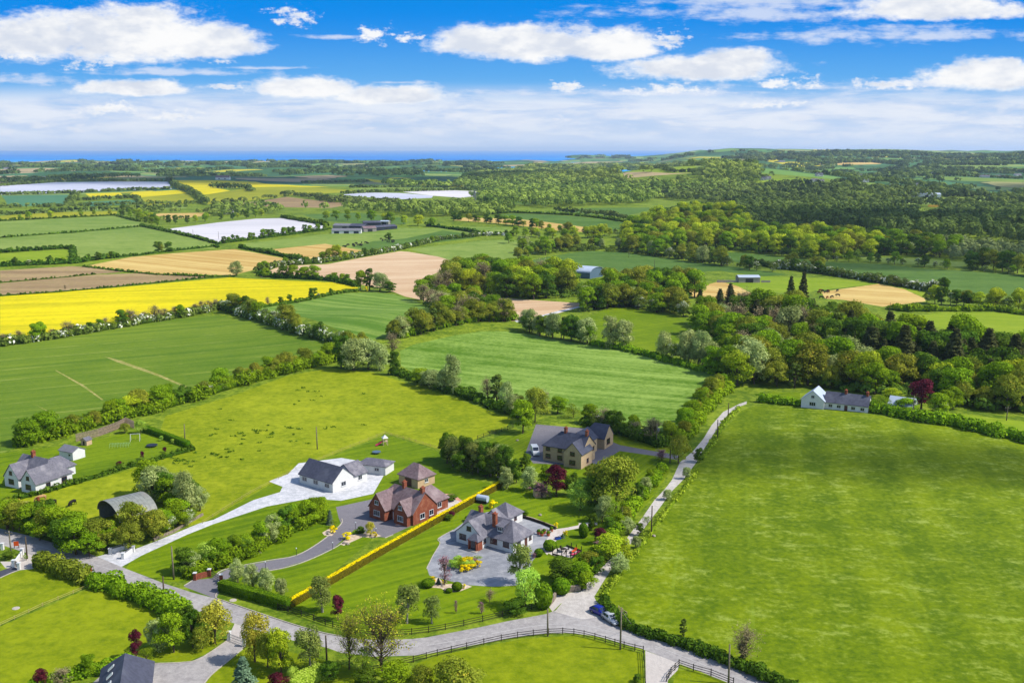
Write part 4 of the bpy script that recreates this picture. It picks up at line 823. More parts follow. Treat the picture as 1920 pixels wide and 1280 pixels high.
hedge([(0, 500), (60, 497), (140, 494), (180, 487), (222, 483)], 3.5, 4, 'bd', 'hedge below the small bright far left field')
along([(0, 500), (60, 497), (140, 493), (222, 483)], 12, dict(bd=4, bl=1, ha=1), (4, 7), 'below the small bright far left field', 'bushes below the small bright field')
hedge([(222, 483), (300, 474), (405, 462), (408, 465)], 1.4, 2.5, 'bd', 'low hedge above the striped stubble field')
along([(290, 474), (300, 473), (320, 472)], 3, dict(bo=1, bd=2), (6, 9), 'above the striped stubble field', 'trees above the striped stubble')
hedge([(155, 500), (230, 509), (290, 515), (400, 519), (440, 519)], 1.1, 2, 'bd', 'low green bank below the striped stubble field')
hedge([(0, 555), (110, 548), (220, 538), (400, 520)], .9, 1.5, 'bd', 'thin dark margin above the rape field')
hedge([(0, 530), (90, 523), (180, 514)], .7, 1.2, 'bd', 'thin dark line between the brown fields')
hedge([(0, 415), (110, 409), (215, 404), (262, 416)], 1.8, 3, 'bd', 'far thin hedge above the left pastures')
along([(0, 414), (60, 411), (160, 406), (217, 402), (255, 410), (280, 420), (300, 425)], 16, dict(bd=3, bl=3, by=1), (6, 11), 'above the far left pastures', 'trees above the far left pastures')
along([(230, 396), (265, 408), (300, 418), (340, 420), (400, 414), (470, 408), (500, 404)], 26, dict(bl=4, by=2, bd=2), (6, 11), 'around the far white film field', 'trees round the white film field')
hedge([(528, 408), (580, 417), (615, 424)], 3.5, 5, 'bd', 'dark hedge between the film field and the farm')
along([(610, 412), (760, 421), (800, 424), (830, 428)], 10, dict(by=2, bl=4), (9, 14), 'round the farm buildings', 'trees round the farm')
hedge([(800, 424), (870, 433), (905, 439), (960, 441)], 3, 4, 'bd', 'curved dark hedge right of the farm')
along([(846, 414), (900, 417), (960, 423), (1040, 434), (1100, 438)], 20, dict(bd=3, bl=3, bo=1), (6, 11), 'below the far tan strip', 'trees below the far tan strip')
along([(960, 441), (1010, 446), (1060, 448), (1110, 446), (1180, 436), (1190, 428)], 24, dict(bo=2, by=3, bl=2, ha=2), (7, 13), 'in the belt right of the far green fields', 'trees right of the far green fields', jit=5)
hedge([(917, 402), (960, 399), (1072, 404), (1182, 418)], 2.5, 4, 'bd', 'hedge above the far shaded green strip')
along([(945, 455), (985, 460), (1012, 466), (1010, 474), (985, 481), (962, 488)], 14, dict(bo=2, bl=2, wi=1, ha=1), (6, 10), 'between the two far green fields', 'trees between the far green fields')
# belt from the ploughed field down to the pale meadow
wood([(790, 560), (800, 545), (835, 548), (860, 562), (920, 575), (930, 600), (860, 600), (815, 590)], 22, dict(bw=3, wi=3, bl=3, bd=2, bo=1), (8, 13), 'in the rough belt below the pale ploughed field', 'trees of the rough belt')
hedge([(735, 632), (760, 630), (830, 613), (900, 600), (965, 600)], 3.2, 5, 'bl', 'hedge between the green hill and the pale meadow')
along([(740, 635), (770, 630), (830, 614), (900, 601), (960, 604)], 30, dict(bo=4, iv=4, bl=2, bw=1, wi=1), (7, 12), 'between the green hill and the pale meadow', 'trees above the pale meadow')
along([(985, 620), (1020, 630), (1050, 634), (1110, 646)], 16, dict(wi=4, iv=3, bd=2, bl=1), (8, 12), 'at the top right of the pale meadow', 'trees at the top of the pale meadow')
T('wi', 1146, 652, 62, 40, 'taller left one of two silvery willows beside the pale meadow')
T('wi', 1168, 654, 56, 38, 'right one of two silvery willows beside the pale meadow')
hedge([(1110, 646), (1180, 658), (1230, 672), (1290, 688), (1345, 702)], 2, 4, 'bl', 'low scrubby hedge between the pale meadow and the small field')
along([(1248, 672), (1275, 676), (1310, 686), (1350, 692)], 11, dict(wi=6, ha=1), (10, 14), 'in the row at the right end of the pale meadow', 'willows at the end of the pale meadow', wr=.9)
along([(1340, 700), (1365, 705), (1410, 705), (1430, 720)], 8, dict(wi=3, bl=2, bo=2), (8, 12), 'behind the head of the lane', 'trees behind the head of the lane')
# long hedge across the left
hedge([(30, 838), (100, 818), (200, 792), (300, 767), (440, 724), (560, 692), (640, 674)], 3.6, 6, 'bl', 'long bushy hedge between the barley field and the pasture', rough=1.2)
along([(45, 834), (100, 817), (200, 791), (300, 766), (440, 723), (560, 691), (640, 673)], 52, dict(bl=4, bd=3, bo=3, ha=4, sh=3, by=1), (4.5, 8), 'in the long hedge above the pasture', 'trees in the long hedge', wr=1.15)
for x, yb, h, w, k in ((640, 690, 62, 40, 'bd'), (664, 694, 60, 54, 'wi'), (690, 692, 58, 56, 'wi'), (712, 694, 50, 40, 'wi'), (652, 672, 50, 40, 'bo'), (740, 702, 44, 24, 'bd'), (735, 668, 44, 30, 'bw')): T(k, x, yb, h, w, KIND[k]['desc']+' in the clump where the field hedges meet, %d points along' % x if 0 else '%s in the clump at the meeting of the hedges, %s one' % (KIND[k]['desc'], {640: 'leftmost', 664: 'left', 690: 'middle', 712: 'right', 652: 'rear', 740: 'rightmost', 735: 'thin'}[x]), 'clump at the meeting of the hedges')
hedge([(735, 702), (765, 706), (800, 718), (860, 740), (920, 760), (985, 785)], 2.4, 4.5, 'bd', 'low overgrown hedge between the pasture and the pale meadow', rough=1.3)
for x, yb, h, w, k in ((790, 722, 30, 40, 'bl'), (806, 728, 36, 40, 'wi'), (832, 734, 42, 34, 'wi'), (848, 738, 72, 38, 'wi'), (915, 752, 44, 30, 'bw'), (932, 756, 56, 28, 'iv'), (950, 764, 50, 30, 'wi'), (968, 775, 40, 30, 'iv')):
    T(k, x, yb, h, w, '%s in the low hedge above the pasture, %s' % (KIND[k]['desc'], {790: 'left of the tall willow', 806: 'two left of tallest', 832: 'against the tall willow', 848: 'much the tallest there', 915: 'by the pale meadow', 932: 'dark and upright', 950: 'pale, near the house trees', 968: 'nearest the tall house trees'}[x]), 'trees in the low hedge')
# trees round the slate roofed house
HG = 'trees round the slate roofed house'
for x, yb, h, w, k, l in ((980, 812, 60, 48, 'bl', 'full green tree left of the slate roofed house'), (1003, 792, 62, 44, 'bo', 'bronze tree behind the slate roofed house'), (1016, 775, 44, 36, 'bw', 'bare tree behind the slate roofed house'), (960, 778, 40, 30, 'wi', 'pale tree at the hedge end behind the house'),
    (1045, 775, 30, 40, 'bl', 'low green tree behind the roof of the slate roofed house'), (1075, 782, 26, 36, 'sh', 'green bush behind the roof ridge of the slate roofed house')): T(k, x, yb, h, w, l, HG)
hedge([(1100, 795), (1140, 806), (1190, 820), (1240, 838)], 3, 5, 'bd', 'dark hedge behind the drive of the slate roofed house')
along([(1095, 792), (1140, 806), (1190, 820), (1240, 836)], 9, dict(bd=4, ha=2, bw=1, bl=1), (5, 8), 'in the hedge behind the house drive', 'trees behind the house drive')
T('bo', 1272, 868, 50, 44, 'bronze tree at the junction of the drive and the lane', HG)
T('pb', 1240, 862, 20, 22, 'small grey-brown tree at the mouth of the drive', HG)
for i, (x, yb) in enumerate(((838, 868), (850, 872), (862, 877), (873, 878), (884, 882), (896, 886), (908, 890), (920, 893), (934, 895), (948, 897))):
    T('bi' if i % 3 else 'bd', x, yb, 60-(i % 3)*5, 36, 'birch in the row behind the brick house lawn, %s from the left' % nth(i) if i % 3 else 'dark tree in the birch row, %s from the left' % nth(i), 'row of birches between the gardens', far=False)
along([(845, 862), (880, 872), (915, 882), (945, 888)], 9, dict(bd=4, bi=2, wi=1), (6, 8.5), 'in the rear line of the birch row', 'rear line of the birch row', jit=1)
along([(845, 874), (880, 886), (915, 895), (940, 900)], 9, dict(bd=3, bi=2, iv=1), (4, 7), 'at the front of the birch row', 'front line of the birch row', jit=.8)
for x, yb, h, w, k, l in ((968, 905, 44, 28, 'bd', 'dark tree at the end of the birch row'), (950, 916, 42, 30, 'wi', 'pale small tree before the birch row'), (994, 920, 46, 34, 'wi', 'greyish tree right of the birch row'), (985, 893, 44, 30, 'bd', 'dark tree behind the greyish tree'),
    (1016, 932, 28, 34, 'pb', 'pinkish bush on the lawn edge below the copper tree'), (1043, 930, 58, 46, 'cp', 'dark copper tree below the slate roofed house'), (1025, 915, 40, 34, 'bl', 'green tree left of the copper tree'), (1075, 930, 44, 34, 'bd', 'dark tree right of the copper tree'),
    (1088, 956, 54, 56, 'lb', 'spreading bright green tree above the lawn'), (1118, 958, 64, 46, 'bd', 'dark tree left of the great bronze tree'), (1156, 958, 98, 98, 'bo', 'great round bronze tree above the lane'), (1112, 900, 30, 36, 'bo', 'yellow-brown tree left of the great bronze tree'),
    (1196, 938, 36, 24, 'bd', 'dark bush right of the great bronze tree'), (1130, 978, 48, 34, 'wi', 'pale tree below the great bronze tree'), (1155, 985, 46, 40, 'sh', 'green bush by the pole above the lane'), (1110, 995, 32, 20, 'bd', 'narrow dark evergreen above the red tree'),
    (1143, 1002, 32, 24, 'bd', 'dark evergreen right of the red tree'), (1094, 1007, 27, 18, 'tb', 'tall clipped cone on the lawn beside the path'), (1124, 1020, 30, 26, 'cp', 'small red tree at the end of the garden path'), (1125, 1030, 16, 22, 'pb', 'small grey bush below the red tree'),
    (1178, 1000, 30, 30, 'wi', 'grey-green bush at the lane bend')): T(k, x, yb, h, w, l, 'garden trees between the house and the lane', far=False)
for x, yb, h, w, k, l in ((1140, 1050, 46, 70, 'by', 'large lime-yellow shrub above the lane'), (1166, 1045, 34, 44, 'by', 'lime-yellow shrub against the lane edge'), (1162, 1076, 36, 36, 'wi', 'pale shrub on the field side of the lane'), (1108, 1068, 34, 44, 'bo', 'olive shrub left of the lane'),
    (1120, 1076, 32, 34, 'bd', 'dark shrub left of the lane'), (1085, 1092, 36, 50, 'bl', 'green shrub above the junction'), (1050, 1090, 40, 56, 'bd', 'broad dark shrub above the junction wall'), (1098, 1104, 28, 38, 'bl', 'green shrub at the corner of the lane'),
    (1052, 1112, 28, 34, 'tb', 'clipped olive green bush behind the stone wall'), (1018, 1140, 48, 34, 'tb', 'big clipped round bush at the fence end'), (985, 1138, 66, 56, 'lb', 'bright green tree beside the forecourt'), (973, 1094, 74, 52, 'bi', 'tall pale birch at the front corner of the white house'),
    (965, 1148, 26, 50, 'bd', 'dark shrub at the foot of the bright green tree'), (1010, 1042, 14, 17, 'tb', 'smaller clipped ball by the terrace path'), (1031, 1031, 19, 24, 'tb', 'larger clipped ball by the terrace path'), (1001, 1046, 10, 8, 'pb', 'tiny grey bush left of the clipped ball'),
    (833, 1096, 54, 26, 'pb', 'upright purple shrub before the round flower bed'), (803, 1099, 14, 24, 'tb', 'clipped ball at the left end of the pebble bed'), (810, 1090, 9, 16, 'gb', 'yellow bush behind the left clipped ball'), (857, 1106, 15, 20, 'tb', 'clipped ball at the right end of the pebble bed'),
    (842, 1110, 8, 13, 'tb', 'small clipped ball in the middle of the pebble bed'), (871, 1102, 8, 9, 'gb', 'yellow bush right of the clipped ball'), (829, 1095, 8, 7, 'gb', 'small yellow bush under the purple shrub'), (822, 1094, 11, 11, 'sp', 'small blue-grey conifer between the clipped balls'),
    (763, 1168, 70, 56, 'bi', 'large round birch on the front lawn'), (810, 1168, 49, 34, 'bi', 'smaller birch right of the large one on the front lawn'), (605, 1147, 64, 46, 'bi', 'birch standing before the golden hedge'), (634, 1162, 44, 26, 'cp', 'dark red tree on the lawn by the golden hedge'),
    (855, 1149, 24, 8, 'pb', 'thin sapling on the front lawn near the birches'), (683, 1156, 18, 8, 'ba', 'thin pale sapling left of the large birch'), (903, 1150, 22, 12, 'pb', 'grey sapling right of the birches'), (918, 1128, 22, 22, 'bw', 'faint bare bush at the edge of the forecourt'),
    (846, 938, 10, 26, 'bd', 'dark low bush against the golden hedge'), (842, 975, 10, 16, 'bd', 'small dark bush left of the white house'), (845, 968, 10, 20, 'cp', 'low reddish bush left of the white house'), (880, 976, 12, 20, 'bd', 'dark bush at the left corner of the white house'),
    (925, 952, 14, 22, 'gb', 'yellow-green bush behind the house garage'), (946, 956, 11, 14, 'bd', 'dark bush at the corner of the garage'), (955, 959, 7, 8, 'gb', 'small yellow bush at the head of the rockery'), (984, 966, 9, 16, 'bd', 'grey-green bush on the rockery'),
    (1043, 990, 11, 9, 'gb', 'yellow bush at the lower end of the rockery'), (1061, 1004, 10, 10, 'gb', 'yellow bush beside the garden path'), (1055, 1008, 8, 10, 'sp', 'blue-green bush beside the garden path')): T(k, x, yb, h, w, l, 'garden shrubs round the white house', far=False)
# round flower bed in the forecourt
bx, by_ = G(873, 1062); k3 = ['lb', 'gb', 'lb', 'gb', 'sh', 'lb', 'gb', 'sh', 'pb', 'lb', 'gb', 'sh', 'lb', 'gb', 'lb', 'gb', 'sh', 'lb']
for i, k in enumerate(k3):
    a = i*2.4; r = .68*sqrt(i); place_tree(k, bx+r*cos(a)*1.05, by_+r*sin(a), random.uniform(1.3, 2.1) if k != 'pb' else 1.6, random.uniform(1.7, 2.3), '%s in the round flower bed, %s from its middle' % (KIND[k]['desc'], nth(i)), 'shrubs of the round flower bed')
# along the lane
hedge([(1058, 1100), (1084, 1092), (1103, 1064), (1124, 1042), (1148, 1014), (1180, 966), (1205, 928), (1228, 898), (1246, 880)], 2.0, 3.0, 'bl', 'overgrown hedge between the gardens and the lane', rough=1.3)
along([(1150, 1016), (1178, 968), (1202, 930), (1226, 898), (1246, 882)], 11, dict(sh=4, bo=2, wi=2, bl=1), (2.6, 4.0), 'on the garden side of the lane', 'bushes on the garden side of the lane', jit=1)
hedge([(1128, 1120), (1150, 1090), (1175, 1058), (1205, 1018), (1228, 988), (1258, 948), (1284, 914), (1307, 884)], .7, 1.5, 'hg', 'low yellow-green hedge between the lane and the big field', rough=1.2)
along([(1140, 1092), (1165, 1062), (1210, 990), (1290, 895)], 5, dict(sh=3, wi=2), (2.5, 4), 'in the low hedge on the field side of the lane', 'bushes on the field side of the lane', jit=.6)
hedge([(1316, 862), (1340, 828), (1355, 798), (1384, 768)], .8, 1.6, 'hg', 'low hedge on the field side of the upper lane')
T('bd', 1312, 866, 26, 20, 'dark bush at the bend where the drive meets the lane')
T('bd', 1200, 1003, 22, 16, 'small dark tree overhanging the lower lane', far=False)
hedge([(1268, 836), (1284, 818), (1302, 796), (1322, 770), (1345, 746), (1372, 730)], 2.4, 4, 'bl', 'thick green hedge on the left of the upper lane', rough=1.3)
along([(1258, 836), (1278, 814), (1298, 790), (1318, 762), (1340, 740), (1368, 724)], 20, dict(bo=4, sh=3, bl=3, by=1), (4.5, 7.5), 'left of the upper lane', 'trees left of the upper lane', wr=1.1)
hedge([(1128, 1130), (1146, 1158), (1190, 1182), (1240, 1198), (1290, 1214), (1340, 1233), (1400, 1257), (1470, 1288), (1560, 1325)], 1.5, 2.2, 'bd', 'dark roadside hedge along the foot of the big field')
T('iv', 1282, 1192, 34, 15, 'small ivy-clad stump tree in the roadside hedge', far=False)
T('bw', 1393, 1240, 62, 56, 'pollarded tree with bare crown in the roadside hedge', far=False)
T('iv', 1392, 1238, 32, 20, 'ivy-clad stem beneath the bare pollard crown', far=False)
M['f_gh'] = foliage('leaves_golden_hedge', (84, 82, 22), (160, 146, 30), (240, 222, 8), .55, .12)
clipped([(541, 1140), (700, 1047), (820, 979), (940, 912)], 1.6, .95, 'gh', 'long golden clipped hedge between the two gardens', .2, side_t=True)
clipped([(414, 1106), (480, 1124), (543, 1142)], 2.0, 1.6, 'tb', 'dark clipped hedge beside the brick gate piers', .22)
clipped([(272, 808), (312, 822), (353, 838)], 1.7, 1.6, 'tb', 'clipped dark hedge at the side of the play lawn', .25)
hedge([(365, 843), (250, 874), (200, 889), (100, 919), (0, 945), (-40, 955)], 1.2, 1.6, 'bd', 'low hedge between the play lawn and the cattle pasture')
# shrubs beside the tarmac drive
along([(352, 1078), (400, 1062), (450, 1040), (505, 1012), (560, 984), (606, 966)], 28, dict(bd=3, bl=4, sh=2, lb=1, wi=1), (3.8, 6), 'in the shrub belt beside the curving drive', 'shrub belt beside the drive', wr=1.05, jit=1.6)
hedge([(350, 1080), (400, 1066), (450, 1045), (505, 1017), (560, 989), (606, 970)], 2.2, 4, 'bl', 'thick hedge at the foot of the drive shrub belt')
T('bw', 352, 1068, 30, 22, 'pale twiggy tree at the road end of the shrub belt')
for i, (x, yb, h, w) in enumerate(((446, 1093, 45, 32), (474, 1103, 45, 32), (499, 1108, 42, 30), (526, 1118, 35, 24))): T('wi', x, yb, h, w, 'small pale lawn tree by the gate, %s from the left' % nth(i), 'four small trees on the gate lawn', far=False)
for x, yb, h, w, k, l in ((619, 982, 26, 18, 'sp', 'spiky palm-like plant in the first pebble bed'), (628, 990, 16, 20, 'sh', 'green shrub in the first pebble bed'), (624, 998, 12, 16, 'gb', 'yellow-green shrub in the first pebble bed'), (650, 1010, 13, 20, 'gb', 'yellow shrub in the second pebble bed'), (675, 1000, 13, 20, 'bd', 'dark shrub in the second pebble bed'),
    (695, 1003, 26, 20, 'ye', 'large golden spiky plant in the second pebble bed'), (703, 1007, 10, 12, 'gb', 'small yellow bush in the second pebble bed')): T(k, x, yb, h, w, l, 'plants of the pebble beds', far=False)
# around the arched barn
along([(0, 985), (40, 992), (80, 1005), (120, 1020), (165, 1032), (205, 1035), (225, 1025)], 24, dict(bl=4, bd=2, bo=2, sh=1), (5, 7.5), 'in the thicket between the road and the barn', 'thicket between the road and the barn', jit=3, wr=1.15)
along([(250, 1018), (275, 1010), (310, 995), (345, 985), (370, 970)], 12, dict(bl=3, ha=4, bo=2, sh=2), (4.5, 6.5), 'between the barn and the white gravel drive', 'bushes between the barn and the drive', jit=2, wr=1.15)
along([(265, 930), (290, 935), (320, 945), (350, 955), (365, 960)], 10, dict(wi=4, bd=2, bl=2), (6, 9), 'behind the arched barn', 'trees behind the arched barn', jit=2.5)
T('wi', 348, 968, 84, 42, 'tall silvery willow right of the arched barn', far=False)
T('bo', 252, 1006, 62, 60, 'bronze bush covering the corner of the arched barn', far=False)
T('bw', 45, 965, 22, 40, 'pale twiggy bush by the brown cattle')
# play lawn
for x, yb, h, w, k, l in ((264, 812, 26, 22, 'lb', 'small lime-green tree at the corner of the play lawn'), (234, 812, 18, 22, 'bo', 'small yellow-green bush before the slatted fence'), (303, 826, 9, 9, 'lb', 'tiny green tree on the play lawn, left one'), (324, 832, 9, 9, 'lb', 'tiny green tree on the play lawn, right one'),
    (267, 860, 14, 9, 'cp', 'small dark red tree on the play lawn edge'), (309, 848, 10, 9, 'cp', 'tiny dark red tree near the clipped hedge'), (224, 874, 10, 12, 'cp', 'low reddish bush on the play lawn edge')): T(k, x, yb, h, w, l, 'small trees of the play lawn')
# bottom left
hedge([(70, 1060), (100, 1070), (135, 1080), (168, 1092)], 2.6, 4.2, 'bo', 'thick brownish hedge on the near side of the road', rough=.6)
hedge([(172, 1093), (230, 1112), (290, 1134), (335, 1152), (352, 1162)], 2.6, 4.2, 'bl', 'thick green hedge on the near side of the road', rough=.9)
for x, yb, h, w, k, l in ((350, 1170, 34, 40, 'bd', 'dark bush at the end of the roadside hedge'), (295, 1216, 56, 46, 'wi', 'pale green tree at the corner of the near field'), (326, 1222, 68, 56, 'bl', 'green tree in the lower left clump'), (362, 1212, 66, 50, 'bd', 'dark tree in the lower left clump'),
    (402, 1206, 78, 58, 'ye', 'golden tree left of the concrete apron'), (380, 1215, 40, 40, 'bo', 'olive shrub under the golden tree'), (256, 1234, 52, 30, 'cp', 'dark red tree at the field corner above the near roof'), (275, 1240, 26, 34, 'sh', 'green bush right of the dark red tree'),
    (166, 1266, 38, 34, 'bl', 'round green tree in the near garden hedge'), (78, 1290, 34, 28, 'cp', 'dark red bush at the lower edge of the near field'), (118, 1284, 30, 40, 'bw', 'twiggy bush left of the near roof'), (210, 1262, 18, 40, 'sh', 'low green bush beside the near roof'),
    (478, 1240, 88, 56, 'ye', 'golden willow right of the concrete apron'), (502, 1250, 60, 44, 'bo', 'olive tree right of the golden willow'), (527, 1262, 74, 60, 'by', 'bright green tree among the near trees'), (583, 1258, 80, 58, 'bi', 'birch left of the roadside pole'),
    (458, 1296, 62, 58, 'sp', 'blue-green conifer beside the near drive'), (520, 1300, 36, 40, 'cp', 'dark red shrub at the lower edge'), (548, 1288, 34, 26, 'lb', 'bright small shrub at the lower edge'), (715, 1266, 118, 100, 'ba', 'large thinly leaved tree before the bend of the road'),
    (655, 1254, 92, 56, 'ba', 'narrow thinly leaved tree left of the large one'), (680, 1268, 50, 50, 'sh', 'green bush under the thinly leaved trees'), (618, 1274, 32, 40, 'bd', 'dark bush beside the roadside pole'), (740, 1290, 44, 70, 'bl', 'broad bush at the lower edge left of the paddock'),
    (850, 1308, 62, 100, 'bo', 'broad olive bush at the lower edge of the paddock'), (795, 1300, 50, 50, 'bo', 'olive bush left of the broad one'), (690, 1300, 40, 60, 'bd', 'dark bush at the lower edge before the thin trees'), (1196, 1278, 14, 16, 'bd', 'small dark bush at the paddock corner'), (1203, 1290, 14, 18, 'sh', 'small green bush below the paddock corner'),
    (15, 1048, 14, 26, 'bd', 'dark bush behind the white piers'), (50, 1050, 9, 12, 'sh', 'small green bush on the verge by the road')): T(k, x, yb, h, w, l, 'trees of the near left gardens', far=False)
clipped([(545, 1296), (575, 1280), (606, 1266)], 2, 2.2, 'lb', 'lime green clipped hedge at the lower edge', .3)
hedge([(60, 1292), (120, 1276), (200, 1259), (238, 1247)], 1.8, 2.4, 'bl', 'green hedge beside the near left drive')
# dark tussocks in the pasture
def tussocks():
    rng = np.random.default_rng(4); pts = []
    for cx, cy, n, sx, sy in ((500, 812, 14, 30, 5), (412, 853, 10, 18, 5), (560, 800, 8, 60, 6), (600, 740, 6, 40, 10), (345, 865, 12, 14, 4), (570, 728, 4, 20, 8), (450, 830, 10, 60, 14), (400, 790, 6, 20, 20)):
        for i in range(n):
            x, y = G(cx+rng.normal(0, sx), cy+rng.normal(0, sy)); pts.append((x, y))
    C = []; 
    for x, y in pts:
        r = rng.uniform(.15, .5); m = 10; C.append(np.column_stack([x+rng.normal(0, r, m)*1.4, y+rng.normal(0, r, m)*.6, hzs(x, y)+rng.uniform(.02, .35, m)]))
    C = np.vstack(C); V, Fq = leaves(C, np.tile([0, -.5, 1.], (len(C), 1)), .4, rng); link('rush_tussocks', mesh_np('rush_tussocks', V, Fq, [M['f_bd']], rng.random(len(Fq))*.4), None, label='dark rush tussocks scattered over the rough pasture', cat='tussocks', kind='stuff')
tussocks()
# ------------------------------------------------------------------ building materials
M['slate'] = plain('grey_slate', (122, 119, 130), .75, .3, .22, 2.5, dirt=(168, 162, 166))
M['slate_d'] = plain('dark_slate', (84, 86, 104), .75, .3, .2, 1.5, dirt=(110, 112, 125))
M['tile_p'] = plain('weathered_clay_tile', (146, 122, 124), .8, .2, .25, 2, dirt=(176, 158, 156))
M['render'] = plain('white_render', (246, 244, 240), .9, .1, .06, 1.2)
M['cream'] = plain('cream_render', (222, 190, 150), .9, .1, .1, 1.2)
M['brick'] = plain('red_brick', (170, 96, 72), .9, .1, .3, 6, dirt=(190, 130, 100))
M['stone'] = plain('field_stone', (176, 160, 140), .95, .1, .35, 3)
M['woodfr'] = plain('brown_window_wood', (104, 62, 50), .6, .3, .1)
M['whitefr'] = plain('white_frame_paint', (236, 236, 236), .5, .3, .05)
M['glass'] = plain('dark_window_glass', (38, 48, 62), .12, .8, .1, .4)
M['tin'] = plain('galvanised_sheet', (158, 160, 150), .55, .4, .18, .8, dirt=(150, 128, 104))
M['tin_in'] = plain('dark_barn_sheet', (52, 66, 76), .8, .2, .2)
M['blueroof'] = plain('pale_blue_roof', (196, 208, 226), .5, .3, .06, .5)
M['bluewall'] = plain('blue_grey_cladding', (92, 118, 138), .7, .3, .1)
M['shedroof'] = plain('grey_fibre_cement', (136, 136, 144), .85, .2, .15, .6)
M['shedwall'] = plain('concrete_wall', (182, 174, 162), .9, .1, .15, 1)
M['pole'] = plain('pole_wood', (112, 98, 78), .9, .1, .25, 3)
M['pole_p'] = plain('weathered_pole_wood', (150, 138, 116), .9, .1, .25, 3)
M['dkwood'] = plain('dark_stained_wood', (62, 56, 46), .85, .15, .2, 3)
M['grwood'] = plain('grey_fence_wood', (240, 208, 178), .9, .1, .25, 2)
M['tanwood'] = plain('pale_rail_wood', (206, 190, 120), .9, .1, .15, 2)
M['metal'] = plain('grey_metal', (150, 152, 156), .4, .5, .1, metal=.3)
M['dkmetal'] = plain('dark_iron', (40, 42, 50), .5, .4, .1)
M['tyre'] = plain('tyre_rubber', (34, 34, 36), .85, .2, .1)
M['blue'] = plain('blue_car_paint', (20, 34, 150), .2, .6, .02)
M['silver'] = plain('silver_car_paint', (205, 208, 212), .22, .6, .03, metal=.2)
M['vanw'] = plain('white_van_paint', (236, 238, 240), .3, .5, .03)
M['pink'] = plain('pink_plastic', (230, 70, 110), .4, .4, .04)
M['whitep'] = plain('white_plastic', (238, 236, 232), .4, .4, .04)
M['orange'] = plain('orange_plastic', (240, 92, 30), .5, .3, .04)
M['bluep'] = plain('blue_plastic', (30, 70, 180), .4, .4, .04)
M['cowd'] = plain('black_hide', (30, 26, 26), .7, .2, .1)
M['cowb'] = plain('brown_hide', (128, 66, 30), .8, .1, .2)
M['cowt'] = plain('fawn_hide', (206, 160, 112), .8, .1, .2)
M['rock'] = plain('garden_rock', (190, 176, 160), .95, .1, .3, 3)
M['kerb'] = plain('kerb_stone', (206, 196, 180), .9, .1, .15, 2)
M['paint'] = plain('worn_road_paint', (214, 210, 206), .8, .2, .1, 1.5)
M['headl'] = plain('lamp_glass', (225, 230, 235), .15, .7, .02)
M['redl'] = plain('tail_lamp_glass', (170, 30, 25), .2, .6, .02)
M['terra'] = plain('terracotta', (200, 110, 76), .8, .2, .1)
